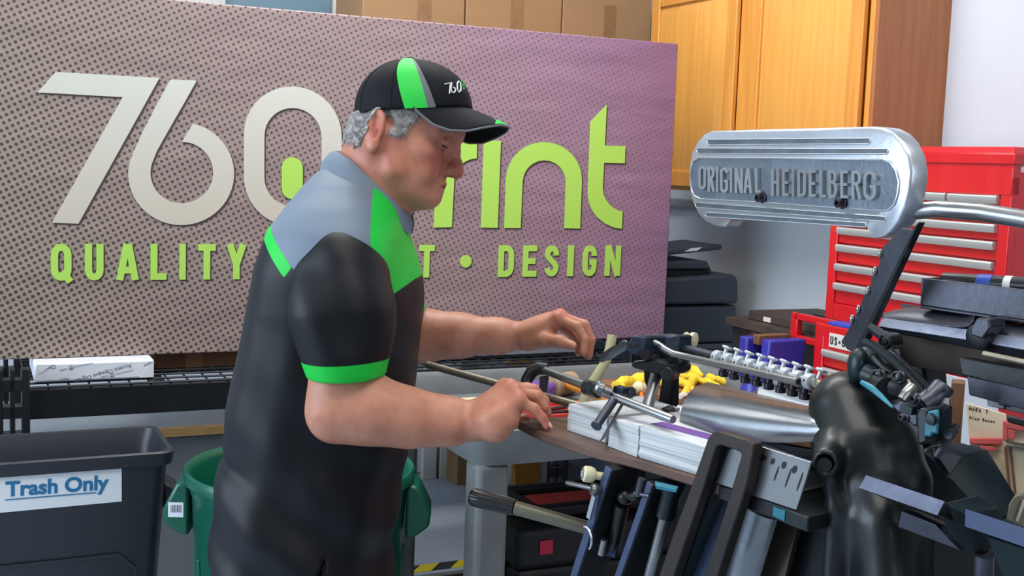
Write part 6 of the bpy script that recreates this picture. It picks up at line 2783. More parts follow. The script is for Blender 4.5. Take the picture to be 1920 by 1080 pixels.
HAX = (HFW, HLF, HUP)
B = Sdf(0.014)
hd_n0 = len(B.P)
B.ell(HP(2, 0, -4), (0.090, 0.075, 0.086), HAX)                       # cranium
B.ell(HP(38, 0, -66), (0.056, 0.058, 0.074), HAX, k=0.02)             # face
B.ell(HP(56, 0, -2), (0.046, 0.060, 0.040), HAX, k=0.02)              # forehead
for s in (-1, 1):
    B.ell(HP(60, 44 * s, -52), (0.026, 0.020, 0.020), HAX, k=0.02)    # cheekbone
    B.cap(HP(80, 12 * s, -120), HP(22, 52 * s, -100), 0.017, 0.018, k=0.02)   # jaw
    B.cap(HP(22, 52 * s, -100), HP(-4, 62 * s, -55), 0.018, 0.016, k=0.02)
    B.ell(HP(70, 30 * s, -84), (0.022, 0.022, 0.026), HAX, k=0.016)   # cheek beside the mouth
    B.cap(HP(84, 14 * s, -12), HP(70, 46 * s, -14), 0.012, 0.011, k=0.012)    # brow
    B.ell(HP(94, 35 * s, -27), (0.014, 0.017, 0.012), HAX, k=0.008, op=-1)    # eye socket
    B.ell(HP(78, 34 * s, -29.5), (0.0128, 0.0150, 0.0112), HAX, k=0.002)      # lowered lid over the eyeball
    B.ell(HP(86, 32 * s, -45), (0.007, 0.013, 0.004), HAX, k=0.008, op=-1)    # tear trough
B.ell(HP(82, 0, -120), (0.018, 0.026, 0.019), HAX, k=0.016)           # chin
B.ell(HP(40, 0, -128), (0.042, 0.044, 0.024), HAX, k=0.024)           # soft under the chin
B.ell(HP(80, 0, -96), (0.017, 0.032, 0.024), HAX, k=0.012)            # muzzle
B.chain([HP(86, 0, -14), HP(97, 0, -34), HP(110, 0, -58), HP(113, 0, -66)], [0.010, 0.0085, 0.0095, 0.0115], k=0.010)   # nose
B.ell(HP(110, 0, -67), (0.0135, 0.0125, 0.0105), HAX, k=0.006)
for s in (-1, 1):
    B.ell(HP(100, 13 * s, -70), (0.012, 0.0075, 0.009), HAX, k=0.005)          # wing of the nose
    B.ell(HP(106, 6.5 * s, -79), (0.006, 0.0035, 0.004), HAX, k=0.003, op=-1)   # nostril
    B.cap(HP(97, 20 * s, -66), HP(83, 34 * s, -98), 0.0030, 0.0024, k=0.005, op=-1)   # nasolabial fold
B.ell(HP(95, 0, -93.5), (0.0085, 0.022, 0.0055), HAX, k=0.006)        # upper lip
B.ell(HP(93, 0, -103.5), (0.0088, 0.020, 0.0062), HAX, k=0.006)       # lower lip
for s in (-1, 1):
    B.cap(HP(104.5, 0, -98.3), HP(91, 21 * s, -100.5), 0.0036, 0.0028, k=0.0015, op=-1)
    B.cap(HP(88, 33 * s, -40.5), HP(82, 45 * s, -38), 0.0016, 0.0012, k=0.002, op=-1)
    B.cap(HP(90, 30 * s, -17), HP(80, 46 * s, -21), 0.0018, 0.0014, k=0.003, op=-1)
for s in (-1, 1):                                                     # ears
    ex = (HFW * 0.96 - HUP * 0.18 * -1).normalized()
    eu = (HUP * 0.97 - HFW * 0.24).normalized()
    el_ = eu.cross(ex) * 1.0
    el_ = (HLF * s * 0.9 - HFW * 0.42).normalized()
    ex = (HFW - el_ * HFW.dot(el_)).normalized()
    eu = el_.cross(ex) * s
    if eu.dot(HUP) < 0:
        eu = -eu
    eu = (eu * 0.985 + ex * -0.17).normalized()
    ex = (ex - eu * ex.dot(eu)).normalized()
    ec = HP(-26, 79 * s, -48)
    EA = (ex, eu, el_)
    B.ell(ec, (0.0195, 0.033, 0.0085), EA, k=0.006)
    B.ell(ec + ex * 0.004 - eu * 0.031, (0.0095, 0.011, 0.006), EA, k=0.008)
    B.ell(ec + ex * 0.004 + eu * 0.004 + el_ * 0.0085, (0.0120, 0.0225, 0.0080), EA, k=0.003, op=-1)
    B.ell(ec + ex * 0.007 - eu * 0.010 + el_ * 0.006, (0.0065, 0.010, 0.010), EA, k=0.003, op=-1)
    B.chain([ec + ex * -0.006 + eu * 0.016 + el_ * 0.004, ec + ex * -0.005 - eu * 0.004 + el_ * 0.0045, ec + ex * 0.001 - eu * 0.018 + el_ * 0.004], [0.0028, 0.0032, 0.0028], k=0.003)
    B.ell(ec + ex * 0.015 - eu * 0.008 + el_ * 0.001, (0.004, 0.006, 0.004), EA, k=0.004)
# neck and the trunk inside the shirt
B.chain([HP(-34, 0, -62), W(703, 330), W(668, 392)], [0.058, 0.061, 0.066], k=0.03)
for s in (-1, 1):
    B.cap(HP(-22, 58 * s, -75), W(722, 385, 0.03 * s), 0.016, 0.013, k=0.02)   # neck muscle
hd_n1 = len(B.P)
B.chain([W(660, 420), W(625, 560), W(600, 760)], [0.095, 0.105, 0.115], k=0.04)
for s in (-1, 1):
    B.cap(W(650, 440, 0.05 * s), W(648, 510, 0.165 * s), 0.055, 0.06, k=0.04)
# ---- near arm and hand
E1 = W(636, 768, -0.205)
B.chain([W(648, 520, -0.175), W(642, 640, -0.195), E1], [0.060, 0.056, 0.047], k=0.03)
wr_ = at(894, 790, 1.92)
B.chain([E1, W(700, 770, -0.205), at(770, 784, 1.905), at(840, 790, 1.915), wr_], [0.047, 0.050, 0.0425, 0.0345, 0.0275], k=0.03)
B.ell(W(622, 782, -0.205), (0.030, 0.032, 0.032), k=0.02)
tipL = onz(1026, 799, ZB + 0.0075)
dL = CAM_R.transposed() @ (tipL - CAM_P)
DL = -dL.z
hk = 0.010
MC = [at(972, 752, DL + 0.000), at(966, 736, DL + 0.020), at(956, 727, DL + 0.043), at(946, 726, DL + 0.064)]
cap_w = [at(896, 792, 1.905), at(896, 782, 1.915), at(897, 776, 1.928), at(898, 778, 1.94)]
for a, b, r0, r1 in zip(cap_w, MC, (0.021, 0.021, 0.020, 0.019), (0.0135, 0.0138, 0.0135, 0.013)):
    B.cap(a, b, r0, r1, k=0.016)
B.ell(at(930, 775, DL + 0.020), (0.036, 0.040, 0.022), (IR * 0.82 + IU * 0.38, IF, IU * 0.9 - IR * 0.4), k=0.016)
B.chain([at(900, 800, 1.905), at(930, 801, DL + 0.005), at(955, 788, DL + 0.0)], [0.020, 0.021, 0.015], k=0.016)     # heel of the hand
for m_, r_ in zip(MC, (0.0100, 0.0108, 0.0108, 0.0102)):
    B.ell(m_ + IU * 0.0035, (r_, r_, r_), k=0.008)
FK = 0.004
B.chain([MC[0], at(1002, 766, DL + 0.0), at(1017, 783, DL + 0.0), tipL], [0.0095, 0.0082, 0.0074, 0.0066], k=FK)
B.chain([MC[1], at(1006, 742, DL + 0.020), at(1019, 764, DL + 0.021), onz(1018, 786, ZB + 0.008)], [0.0105, 0.0092, 0.0082, 0.0072], k=FK)
B.chain([MC[2], at(1000, 731, DL + 0.043), at(1020, 752, DL + 0.044), at(1026, 774, DL + 0.044)], [0.0105, 0.0094, 0.0084, 0.0074], k=FK)
B.chain([MC[3], at(990, 728, DL + 0.066), at(1008, 748, DL + 0.068), at(1014, 770, DL + 0.068)], [0.0103, 0.0092, 0.0082, 0.0072], k=FK)
B.chain([at(905, 795, 1.945), at(938, 800, DL + 0.062), at(962, 792, DL + 0.074), at(984, 784, DL + 0.078)], [0.017, 0.0135, 0.0105, 0.0085], k=0.008)
# ---- far arm and hand
E2 = W(738, 640, 0.215)
B.chain([W(655, 505, 0.18), W(700, 580, 0.205), E2], [0.058, 0.054, 0.045], k=0.03)
wf = at(978, 630, 2.28)
B.chain([E2, W(800, 629, 0.215), at(860, 629, 2.29), at(930, 630, 2.285), wf], [0.046, 0.0455, 0.0385, 0.030, 0.0262], k=0.03)
MF = [at(1046, 598, 2.235), at(1050, 594, 2.258), at(1046, 596, 2.282), at(1036, 602, 2.305)]
for m_, o_, r0, r1 in zip(MF, (-0.012, 0.0, 0.012, 0.02), (0.021, 0.021, 0.020, 0.018), (0.0140, 0.0142, 0.0138, 0.0125)):
    B.cap(at(990, 628, 2.28 + o_), m_, r0, r1, k=0.016)
B.ell(at(1014, 616, 2.27), (0.038, 0.038, 0.022), (IR * 0.9 + IU * 0.4, IF, IU * 0.9 - IR * 0.4), k=0.016)
for m_ in MF:
    B.ell(m_ + IU * 0.004, (0.0105, 0.0105, 0.0105), k=0.008)
B.chain([MF[0], at(1082, 612, 2.222), at(1096, 637, 2.215), at(1094, 661, 2.212)], [0.0108, 0.0094, 0.0084, 0.0073], k=FK)
B.chain([MF[1], at(1095, 609, 2.250), at(1108, 638, 2.246), at(1104, 668, 2.243)], [0.0110, 0.0096, 0.0086, 0.0075], k=FK)
B.chain([MF[2], at(1089, 612, 2.278), at(1105, 640, 2.275), at(1100, 667, 2.272)], [0.0106, 0.0092, 0.0082, 0.0072], k=FK)
B.chain([MF[3], at(1068, 622, 2.305), at(1086, 642, 2.303), at(1084, 662, 2.300)], [0.0096, 0.0084, 0.0074, 0.0066], k=FK)
B.chain([at(992, 640, 2.262), at(1022, 636, 2.235), at(1050, 640, 2.215), at(1073, 648, 2.205)], [0.019, 0.0150, 0.0112, 0.0088], k=0.008)
pos, qd = B.skin(0.0024)
hv = np.array([list(HFW), list(HLF), list(HUP)])
hl = (pos - np.array(HC)) @ hv.T * 1000
flush = np.zeros(len(pos))
for c, r, w in (((78, -40, -62), 30, .75), ((78, 40, -62), 30, .75), ((112, 0, -66), 18, .8), ((-26, -80, -46), 36, .6), ((-26, 80, -46), 36, .6),
                ((95, 0, -99), 20, .35), ((20, -60, -95), 40, .35), ((-30, -40, -110), 60, .3)):
    flush = np.maximum(flush, w * np.exp(-((hl - np.array(c)) ** 2).sum(1) / (r * r)))
for m_ in MC + MF + [at(1018, 783, DL), at(1104, 660, 2.24), V(E1) + V((-.03, 0, -0.03))]:
    flush = np.maximum(flush, 0.45 * np.exp(-((pos - np.array(m_)) ** 2).sum(1) / (0.022 ** 2)))


def skin_material():
    m = mat('skin', (202, 142, 114), 0.48, col2=(178, 114, 92), scale=26, lo=0.3, hi=0.72, bump=0.12, bscale=420, sss=0.12)
    N, L = nt(m)
    b = N['Principled BSDF']
    src = b.inputs['Base Color'].links[0].from_socket
    a = N.new('ShaderNodeAttribute')
    a.attribute_name = 'flush'
    mx = N.new('ShaderNodeMix')
    mx.data_type = 'RGBA'
    L.new(a.outputs['Fac'], mx.inputs[0])
    L.new(src, mx.inputs[6])
    mx.inputs[7].default_value = rgb(168, 70, 58)
    L.new(mx.outputs[2], b.inputs['Base Color'])
    return m


M['skin'] = skin_material()
skin_obj('body', pos, qd, 'skin', man, {'flush': flush})

# nails
for tp, pr, up_ in ((tipL, at(1017, 783, DL), IU * 0.6 + IR * 0.7 - IF * 0.35), (at(1073, 648, 2.205), at(1050, 640, 2.215), IU * 0.55 - IF * 0.8)):
    d = (tp - pr).normalized()
    u = (up_ - d * up_.dot(d)).normalized()
    s = d.cross(u)
    mb = MB()
    mb.ell(tp + u * 0.0056 + d * 0.001, 0.0058, 0.0046, 0.0018, (d, s, u))
    mb.done('fingernail', 'nail', man)
# lid edge and brow
for s in (-1, 1):
    mb = MB()
    mb.tube([HP(77.5, 47.5 * s, -33), HP(86, 43.5 * s, -36), HP(90.8, 35 * s, -36.5), HP(89, 26 * s, -34.5)], [0.0008, 0.0015, 0.0015, 0.0007], n=6)
    mb.done('eyelashes', 'lash', man)
    mb = MB()
    rnd = random.Random(4)
    for i in range(60):
        f = rnd.random()
        p = HP(94 - 20 * f * f, (15 + 34 * f) * s, -9 + rnd.uniform(-3, 2.0) - 3 * f)
        mb.tube([p, p + HLF * s * 0.006 - HUP * 0.002 - HFW * 0.001], [0.0005, 0.0002], n=4)
    mb.done('eyebrow', 'hair_grey', man)

CF = (IR * math.cos(yaw) - IF * math.sin(yaw)).normalized()
CU = IU
CL = CU.cross(CF).normalized()
K = 2.05 / F_PX
CC = W(775, 216)
# ---- hair: short and grey, below the cap
HS = Sdf(0.014)
HS.P = B.P[hd_n0:hd_n1]
HS2 = Sdf(0.014)
HS2.P = list(HS.P)


def hair_post(X, d):
    h = (X - np.array(HC)) @ hv.T * 1000
    x, y, z = h[:, 0], np.abs(h[:, 1]), h[:, 2]
    capz = (X - np.array(CC)) @ np.array(CU) * 1000
    jit = 3.0 * wave(X, 23, 300) + 2.0 * wave(X, 24, 700)
    back = np.maximum.reduce([x + 38 - np.clip((z + 55) * 0.15, -8, 8) + jit, -(z + 86 + (x + 50) * 0.10) + jit, capz - 4])
    top = np.maximum.reduce([x - 24, -x - 60, -(z + 24 + x * 0.35) + jit, capz - 4, -(y - 30)])
    side = np.maximum.reduce([x - 30 - (z + 20) * 0.45 + jit, -(x + 2), -(z + 52) + jit * 1.5, capz - 4, -(y - 40)])
    reg = np.minimum(np.minimum(back, side), top) / 1000
    n = 0.0012 * wave(X, 21, 420) + 0.0008 * wave(X, 22, 900)
    return np.maximum(d - 0.0024 + n, reg)


hp_, hq_ = HS2.skin(0.0024, hair_post)
hair = skin_obj('hair', hp_, hq_, 'hair_grey', man)
rnd = np.random.RandomState(8)
mb = MB()
hh_ = (hp_ - np.array(HC)) @ hv.T * 1000
sel = rnd.choice(len(hp_), min(len(hp_), 5200), replace=False)
ctr = np.array(HC + HUP * -0.02)
for i in sel:
    p = V(hp_[i])
    x, y, z = hh_[i]
    o_ = (p - V(ctr))
    o_ = (o_ - HUP * o_.dot(HUP) * 0.6).normalized()
    dn = (-HUP * 0.8 - HFW * (0.5 if x < 0 else -0.1) + V(rnd.normal(size=3)) * 0.28)
    dn = (dn - o_ * dn.dot(o_)).normalized()
    l = rnd.uniform(0.006, 0.012)
    q = p + dn * l * 0.5 + o_ * 0.0016
    e = p + dn * l + o_ * 0.0012
    s = dn.cross(o_) * 0.00042
    mb.add([p + s - o_ * .001, p - s - o_ * .001, p + o_ * 0.0006, q + s, q - s, q + o_ * 0.0005, e],
           [(0, 1, 4, 3), (1, 2, 5, 4), (2, 0, 3, 5), (3, 4, 6), (4, 5, 6), (5, 3, 6)])
mb.done('hair_strands', 'hair_grey', hair)

# ---- cap


def CPT(x, y, z):
    """cap coordinates: x forward and z up in picture rows, y in metres to his left"""
    return CC + CF * (x * K) + CL * y + CU * (z * K)


cap_ = []
mb = MB()
NT, NR = 72, 22
rows = []
for j in range(NR + 1):
    v = j / NR
    ph = v * math.pi / 2
    zz = math.sin(ph)
    rr_ = max(0.0, 1 - zz ** 2.25) ** (1 / 2.05) if j < NR else 0.0
    row = []
    for i in range(NT):
        a = 2 * math.pi * i / NT
        cx, sx_ = math.cos(a), math.sin(a)
        lean = -6 * zz
        zb_ = -2 + 11 * max(0, cx) ** 2 - 3 * max(0, -cx)
        row.append(CPT((112 if cx > 0 else 111) * cx * rr_ + lean, 0.087 * sx_ * rr_, zb_ * (1 - zz) + 104 * zz))
    rows.append(row)
vs = [p for r in rows for p in r]
fs = []
for j in range(NR):
    for i in range(NT):
        k = (i + 1) % NT
        fs.append((j * NT + i, j * NT + k, (j + 1) * NT + k, (j + 1) * NT + i))
mb.add(vs, fs)
crown = mb.done('cap_crown', 'cap_black', man, sharp=180)
me = crown.data
so = crown.modifiers.new('thickness', 'SOLIDIFY')
so.thickness = 0.0022
so.offset = -1


def cap_face_band(a0, a1, w_top, name, key, lift, z1=0.97, flip=False):
    """a panel sewn on the crown between two azimuths, narrowing to the button; both sides of the cap"""
    for sd in (-1, 1):
        m = MB()
        R = []
        for j in range(0, int(NR * z1) + 1):
            v = j / NR
            ph = v * math.pi / 2
            zz = math.sin(ph)
            rr_ = max(0.0, 1 - zz ** 2.25) ** (1 / 2.05)
            row = []
            for i in range(9):
                f = i / 8
                aa0, aa1 = a0(zz), a1(zz)
                a = math.radians(aa0 + (aa1 - aa0) * f) * -sd * -1
                cx, sx_ = math.cos(a), math.sin(a)
                zb_ = -2 + 11 * max(0, cx) ** 2 - 3 * max(0, -cx)
                p = CPT((112 if cx > 0 else 111) * cx * rr_ - 6 * zz, 0.087 * sx_ * rr_, zb_ * (1 - zz) + 104 * zz)
                n = (p - CPT(0, 0, -30)).normalized()
                row.append(p + n * lift)
            R.append(row)
        m.sheet(R, lambda i, j: (R[i][j] - CPT(0, 0, -30)).normalized() * 0.0007)
        m.done(name, key, crown)


cap_face_band(lambda z: 87 + 14 * z, lambda z: 66 + 9 * z, 0, 'green_panel', 'cap_green', 0.0006, 0.93)
cap_face_band(lambda z: 66 + 9 * z, lambda z: 58 + 14 * z, 0, 'grey_stripe', 'cap_grey', 0.0006, 0.93)
mb = MB()
mb.ell(CPT(-6, 0, 105), 0.008, 0.008, 0.004, (CF, CL, CU))
mb.done('cap_button', 'cap_black', crown)
for a_ in (100, 140, 180):
    for sd in (-1, 1):
        if a_ == 180 and sd == 1:
            continue
        m = MB()
        pts = []
        for j in range(NR):
            zz = math.sin(j / NR * math.pi / 2)
            rr_ = max(0.0, 1 - zz ** 2.25) ** (1 / 2.05)
            a = math.radians(a_) * sd
            cx, sx_ = math.cos(a), math.sin(a)
            zb_ = -2 + 11 * max(0, cx) ** 2 - 3 * max(0, -cx)
            p = CPT((112 if cx > 0 else 111) * cx * rr_ - 6 * zz, 0.087 * sx_ * rr_, zb_ * (1 - zz) + 104 * zz)
            pts.append(p + (p - CPT(0, 0, -30)).normalized() * 0.0001)
        m.tube(pts, 0.0009, n=6)
        m.done('seam', 'cap_black', crown)
# brim
tabB = [(0, 181, 24), (18, 172, 26), (33, 150, 33), (47, 118, 42), (58, 88, 41), (68, 58, 30), (76, 36, 12), (80, 24, 1)]     # azimuth, forward, drop (rows below the cap base)


def brim_pt(a, v):
    s = 1 if a >= 0 else -1
    aa = abs(a)
    for (a0, x0, z0), (a1, x1, z1) in zip(tabB[:-1], tabB[1:]):
        if aa <= a1:
            f = (aa - a0) / (a1 - a0)
            xo, zo = x0 + (x1 - x0) * f, -(z0 + (z1 - z0) * f)
            break
    else:
        xo, zo = tabB[-1][1], -tabB[-1][2]
    r = math.radians(aa)
    xi, yi = 112 * math.cos(r), 0.087 * math.sin(r)
    zi = -2 + 11 * math.cos(r) ** 2
    yo = 0.089 * math.sin(min(math.pi / 2, r * 1.25)) ** 0.8 if aa > 0 else 0.0
    yo = 0.088 * min(1.0, math.sin(min(math.pi / 2, r * 1.4)))
    p0, p1 = CPT(xi - 2, yi * s, zi), CPT(xo, yo * s, zo)
    mid = p0.lerp(p1, 0.5) + CU * 0.004
    return p0.lerp(mid, v * 2) if v < .5 and False else p0 * (1 - v) ** 2 + mid * 2 * v * (1 - v) + p1 * v * v


AN = [-80 + 160 * i / 56 for i in range(57)]
R = [[brim_pt(a, v / 8) for a in AN] for v in range(9)]
mb = MB()
mb.sheet(R, -CU * 0.0032)
brim = mb.done('cap_brim', 'cap_black', man, sharp=60)
mb = MB()
edge = [brim_pt(a, 1.0) - CU * 0.0016 for a in AN]
mb.tube(edge, 0.0019, n=8)
mb.done('brim_piping', 'cap_grey', brim)
mb = MB()
A2 = [a for a in AN if -24 <= a <= 24]
R = [[brim_pt(a, v) + CU * 0.0006 for a in A2] for v in (0.72, 0.8, 0.88, 0.94, 0.985)]
for i, a in enumerate(A2):
    for k, v in enumerate((0.72, 0.8, 0.88, 0.94, 0.985)):
        lim = 0.985 - (0.985 - v) * max(0.06, min(1, (24 - abs(a)) / 14 if abs(a) > 8 else 0.9))
        R[k][i] = brim_pt(a, lim) + CU * 0.0006
mb.sheet(R, CU * 0.0006)
mb.done('green_brim_tip', 'cap_green', brim)
# embroidery on the front of the cap
def cap_surf(px, py):
    """on the crown, where the picture row and column meet it"""
    r = ray(px, py)
    best = None
    for i in range(900):
        d = 1.90 + i * 0.0003
        p = CAM_P + r * d
        q = p - CC
        x, y, z = q.dot(CF) / K, q.dot(CL), q.dot(CU) / K
        ca = max(0.0, x / 112) / max(1e-6, math.hypot(x / 112, y / 0.087))
        zb_ = -2 + 11 * ca * ca
        zz = min(1.0, max(0.0, (z - zb_) / (104 - zb_)))
        rr_ = max(1e-6, 1 - zz ** 2.25) ** (1 / 2.05)
        if ((x + 6 * zz) / (112 * rr_)) ** 2 + (y / (0.087 * rr_)) ** 2 <= 1:
            return p - r.normalized() * 0.0005
    return CAM_P + r * 2.02


mb = MB()
e7 = [[(833, 157.5), (843, 155.5), (841, 175)]]
strokes7 = [[(833.5, 157.8), (843.8, 155.6), (842.6, 175.5)], [(846.8, 155.0), (845.2, 166), (846.5, 171.5), (849.8, 173.8), (853.0, 172), (854, 168), (852.0, 164.5), (849.5, 164.0)],
            [(859.8, 152.5), (857.2, 157), (857.6, 168), (860.2, 172.6), (862.6, 171), (864.2, 165), (862.8, 155), (859.8, 152.5)]]
for st in strokes7:
    mb.tube([cap_surf(*p) for p in st], 0.00135, n=6)
mb.done('cap_numerals', 'thread_white', crown)
mb = MB()
for st in ([(864.5, 171), (864.5, 153), (867, 152), (868.6, 156), (867.4, 160), (865, 161)], [(869.5, 168), (869.5, 159), (871.5, 157.5)]):
    mb.tube([cap_surf(*p) for p in st], 0.0012, n=6)
mb.done('cap_letters', 'cap_green', crown)

# ---- shirt
tab = [(318, 603, 640, .05), (345, 577, 716, .10), (385, 547, 748, .150), (430, 514, 764, .188), (500, 487, 771, .202), (570, 471, 779, .205), (640, 458, 783, .200),
       (700, 446, 780, .195), (760, 434, 776, .192), (800, 430, 772, .192), (830, 425, 768, .192), (900, 416, 757, .198), (960, 411, 747, .202), (1020, 413, 738, .204), (1100, 418, 731, .205)]
tz, tcx, tax, tby = [], [], [], []
for y, b, f, w in tab:
    p, q = W(b, y), W(f, y)
    tz.append((p.z + q.z) / 2)
    tcx.append((p.x + q.x) / 2)
    tax.append((q.x - p.x) / 2)
    tby.append(w)
o_ = np.argsort(tz)
tz, tcx, tax, tby = [np.array(v)[o_] for v in (tz, tcx, tax, tby)]
zh = W(575, 1078).z


class Trunk:
    pass


def trunk_d(X, grow=0.0):
    z = X[:, 2]
    c, a, b = np.interp(z, tz, tcx), np.interp(z, tz, tax) + grow, np.interp(z, tz, tby) + grow
    e = 2.35
    q = ((np.abs(X[:, 0] - c) / a) ** e + (np.abs(X[:, 1] - YM) / b) ** e) ** (1 / e)
    d = (q - 1) * np.minimum(a, b) * 0.92
    return np.maximum(d, z - tz[-1] - 0.0)


_prim0 = Sdf.prim
Sdf.prim = staticmethod(lambda p, X: trunk_d(X, p[3]) if p[0] == 't' else _prim0(p, X))
SH_ = Sdf(0.03)
cz = np.array([W(590, 700).x, YM, 1.2])
SH_.P.append(('t', cz, None, 0.0, None, 0.03, 1))
for s in (-1, 1):
    SH_.cap(W(664, 400, 0.045 * s), W(650, 492, 0.150 * s), 0.062, 0.066, k=0.04)
    SH_.ell(W(610, 520, 0.12 * s), (0.085, 0.07, 0.10), k=0.05)
SH_.ell(W(700, 540, 0.0), (0.075, 0.14, 0.09), k=0.05)
lo_, hi_ = np.array([W(400, 700).x - 0.02, YM - 0.27, zh - 0.02]), np.array([W(800, 700).x + 0.03, YM + 0.27, W(640, 300).z + 0.03])
SH_.bounds = lambda: (lo_, hi_)
slit0, slit1 = np.array(W(606, 1052, -0.2)), np.array(W(601, 1090, -0.2))


def shirt_post(X, d):
    u, v, z = X[:, 0], X[:, 1], X[:, 2]
    near = (v < YM)
    # draping: long soft folds falling from the back and side down to the front
    fz = np.clip((W(0, 560).z - z) / 0.35, 0, 1)
    diag = (u * 0.55 + z * 0.84)
    f = np.sin(diag * 58 + 2.6 * wave(X, 31, 7)) * (0.55 + 0.6 * wave(X, 32, 6))
    f2 = np.sin((u * 0.9 - z * 0.2) * 70 + 2.0 * wave(X, 35, 6)) * (0.5 + 0.5 * wave(X, 36, 7))
    up = np.clip((z - W(0, 640).z) / 0.2, 0, 1)
    d = d + 0.0062 * f * fz + 0.0042 * f2 * (1 - up) + 0.0026 * wave(X, 33, 18)
    # gathered at the waist
    zc = W(0, 818).z
    back = np.clip((W(520, 800).x - u) / 0.10, 0, 1)
    d = d + 0.010 * back * np.exp(-((z - zc + (u - W(430, 0).x) * 0.25) / 0.014) ** 2)
    # hem and side slit
    d = np.maximum(d, zh + 0.006 * np.sin(u * 9 + 1) - z)
    t = np.clip((slit0[2] - z) / (slit0[2] - slit1[2]), 0, 1)
    sx = slit0[0] + (slit1[0] - slit0[0]) * t
    cut = 0.0065 * t - np.abs(u - sx)
    cut = np.where((z < slit0[2]) & (v < YM - 0.10), cut, -1.0)
    return np.maximum(d, cut)


sp_, sq_ = SH_.skin(0.0042, shirt_post)


def poly_sd(P, poly):
    """signed distance to a polygon, negative inside"""
    n = len(poly)
    d = np.full(len(P), 1e9)
    ins = np.zeros(len(P), bool)
    for i in range(n):
        a, b = np.array(poly[i]), np.array(poly[(i + 1) % n])
        e, w = b - a, P - a
        t = np.clip((w @ e) / (e @ e), 0, 1)
        d = np.minimum(d, np.linalg.norm(w - t[:, None] * e, axis=1))
        c = ((a[1] <= P[:, 1]) & (b[1] > P[:, 1])) | ((b[1] <= P[:, 1]) & (a[1] > P[:, 1]))
        with np.errstate(divide='ignore', invalid='ignore'):
            xx = a[0] + (P[:, 1] - a[1]) / (b[1] - a[1]) * e[0]
        ins ^= c & (P[:, 0] < xx)
    return np.where(ins, -d, d)


def side(poly, lat=-0.13):
    return [(W(x, y, lat).x, W(x, y, lat).z) for x, y in poly]


xz = sp_[:, [0, 2]]
yoke = poly_sd(xz, side([(420, 200), (420, 360), (500, 424), (512, 432), (563, 494), (640, 560), (718, 505), (703, 451), (698, 374), (690, 330), (740, 250), (740, 200)]))
grn = np.minimum(poly_sd(xz, side([(420, 360), (500, 424), (512, 432), (563, 494), (548, 513), (502, 456), (488, 446), (420, 410)])),
                 poly_sd(xz, side([(694, 350), (704, 345), (758, 420), (830, 440), (830, 530), (771, 531), (734, 553), (718, 505), (703, 451)])))


def shirt_material(name, attrs):
    m = mat(name, (26, 29, 36), 0.5, bump=0.05, bscale=700)
    N, L = nt(m)
    b = N['Principled BSDF']
    cur = None
    base = N.new('ShaderNodeRGB')
    base.outputs[0].default_value = rgb(13, 15, 20)
    b.inputs['Specular IOR Level'].default_value = 0.28
    cur = base.outputs[0]
    for at_, col in attrs:
        a = N.new('ShaderNodeAttribute')
        a.attribute_name = at_
        q = N.new('ShaderNodeMapRange')
        q.inputs[1].default_value, q.inputs[2].default_value = -0.0006, 0.0006
        q.inputs[3].default_value, q.inputs[4].default_value = 1.0, 0.0
        L.new(a.outputs['Fac'], q.inputs[0])
        mx = N.new('ShaderNodeMix')
        mx.data_type = 'RGBA'
        L.new(q.outputs[0], mx.inputs[0])
        L.new(cur, mx.inputs[6])
        mx.inputs[7].default_value = rgb(*col)
        cur = mx.outputs[2]
    L.new(cur, b.inputs['Base Color'])
    return m


M['shirt'] = shirt_material('shirt', (('yoke', (112, 126, 142)), ('green', (22, 198, 66))))
M['sleeve'] = shirt_material('sleeve', (('green', (22, 198, 66)),))
shirt = skin_obj('polo_shirt', sp_, sq_, 'shirt', man, {'yoke': yoke, 'green': grn})


def sleeve(pts, rs, cut_a, cut_b, band):
    s = Sdf(0.02)
    s.chain(pts, rs, k=0.03)
    ax = (V(cut_b) - V(cut_a)).normalized()
    a0 = np.array(cut_b)
    axn = np.array(ax)

    def post(X, d):
        t = (X - a0) @ axn
        f = np.sin(X[:, 2] * 46 + X[:, 0] * 52 + 2 * wave(X, 41, 9)) * (0.5 + 0.5 * wave(X, 42, 8))
        d = d + 0.0034 * f + 0.0018 * wave(X, 43, 30)
        return np.maximum(d, t)
    p, q = s.skin(0.004, post)
    t = (p - a0) @ axn
    return skin_obj('sleeve', p, q, 'sleeve', shirt, {'green': (-band - t)})


c_b = W(648, 706, -0.20)
sleeve([W(641, 518, -0.165), W(640, 592, -0.19), W(648, 660, -0.2), W(650, 730, -0.2)], [0.080, 0.0795, 0.0665, 0.0565], W(641, 560, -0.2), c_b, 0.029)
c_f = W(742, 612, 0.212)
sleeve([W(660, 500, 0.165), W(700, 560, 0.195), W(742, 612, 0.212), W(760, 640, .215)], [0.076, 0.070, 0.062, 0.06], W(690, 540, 0.19), c_f, 0.029)

# collar
colr = [((626, 283), (603, 319), 0.0, 0.0), ((632, 284), (611, 323), -.034, -.046), ((658, 300), (645, 338), -.062, -.082), ((695, 331), (684, 364), -.069, -.092),
        ((730, 362), (722, 402), -.060, -.078), ((752, 382), (750, 428), -.040, -.052), ((764, 395), (767, 441), -.016, -.020)]


def smoothed(pts, n=5):
    out = []
    for i in range(len(pts) - 1):
        p0 = pts[max(0, i - 1)]
        p1, p2 = pts[i], pts[i + 1]
        p3 = pts[min(len(pts) - 1, i + 2)]
        for k in range(n):
            t = k / n
            out.append(0.5 * ((2 * p1) + (p2 - p0) * t + (2 * p0 - 5 * p1 + 4 * p2 - p3) * t * t + (3 * p1 - p0 - 3 * p2 + p3) * t ** 3))
    out.append(pts[-1])
    return out


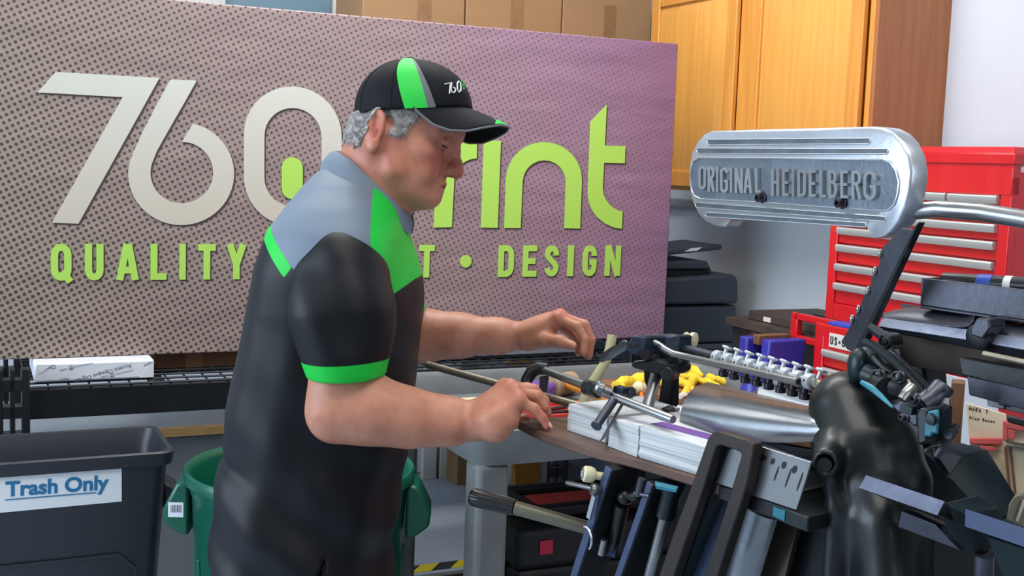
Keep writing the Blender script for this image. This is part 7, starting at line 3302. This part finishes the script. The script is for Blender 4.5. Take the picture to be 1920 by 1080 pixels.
nu = [W(*c[0], c[2]) for c in colr]
nl = [W(*c[1], c[3]) for c in colr]
U_ = [mirror(p) for p in nu[:0:-1]] + nu
L_ = [mirror(p) for p in nl[:0:-1]] + nl
U_, L_ = smoothed(U_), smoothed(L_)
ctrn = W(690, 350)
rowsc = []
inn = []
for u, l in zip(U_, L_):
    out_ = ((u + l) / 2 - ctrn)
    out_ = V((out_.x, out_.y, 0.0)).normalized() if out_.length > 1e-6 else V((1, 0, 0))
    rowsc.append([u - out_ * 0.006 - Z * 0.014, u, u.lerp(l, 0.12) + out_ * 0.006, u.lerp(l, 0.5) + out_ * 0.008, l + out_ * 0.003])
mb = MB()
mb.sheet(rowsc, lambda i, j: (ctrn - rowsc[i][j]).normalized() * 0.003)
mb.done('collar', 'collar_grey', shirt, sharp=70)
# hem and sleeve stitching, shoulder seam
mb = MB()
# placket with buttons down the front
pk0, pk1 = W(772, 445, 0), W(786, 600, 0)

# ---- trousers and shoes
PT = Sdf(0.03)
hz_ = W(575, 1060).z
PT.ell((hipx, YM, hz_ - 0.02), (0.135, 0.165, 0.13), k=0.04)
PT.ell((hipx - 0.01, YM, hz_ + 0.10), (0.13, 0.16, 0.12), k=0.04)
for s in (-1, 1):
    fx = hipx + (0.03 if s < 0 else -0.03)
    PT.chain([(hipx, YM + 0.09 * s, hz_ - 0.06), (fx + 0.01, YM + 0.105 * s, 0.46), (fx, YM + 0.11 * s, 0.085)], [0.095, 0.070, 0.060], k=0.03)


def pant_post(X, d):
    return np.maximum(d + 0.003 * wave(X, 51, 26), 0.055 - X[:, 2])


pp_, pq_ = PT.skin(0.007, pant_post)
skin_obj('trousers', pp_, pq_, 'khaki_cloth', man)
for s in (-1, 1):
    fx = hipx + (0.03 if s < 0 else -0.03)
    F_ = Sdf(0.02)
    F_.chain([(fx - 0.06, YM + 0.11 * s, 0.045), (fx + 0.05, YM + 0.115 * s, 0.045), (fx + 0.15, YM + 0.125 * s, 0.036)], [0.043, 0.046, 0.038])
    F_.cap((fx - 0.02, YM + 0.11 * s, 0.05), (fx - 0.015, YM + 0.11 * s, 0.10), 0.045, 0.042)
    a_, b_ = F_.skin(0.006, lambda X, d: np.maximum(d, 0.003 - X[:, 2]))
    skin_obj('shoe', a_, b_, 'shoe_leather', man)
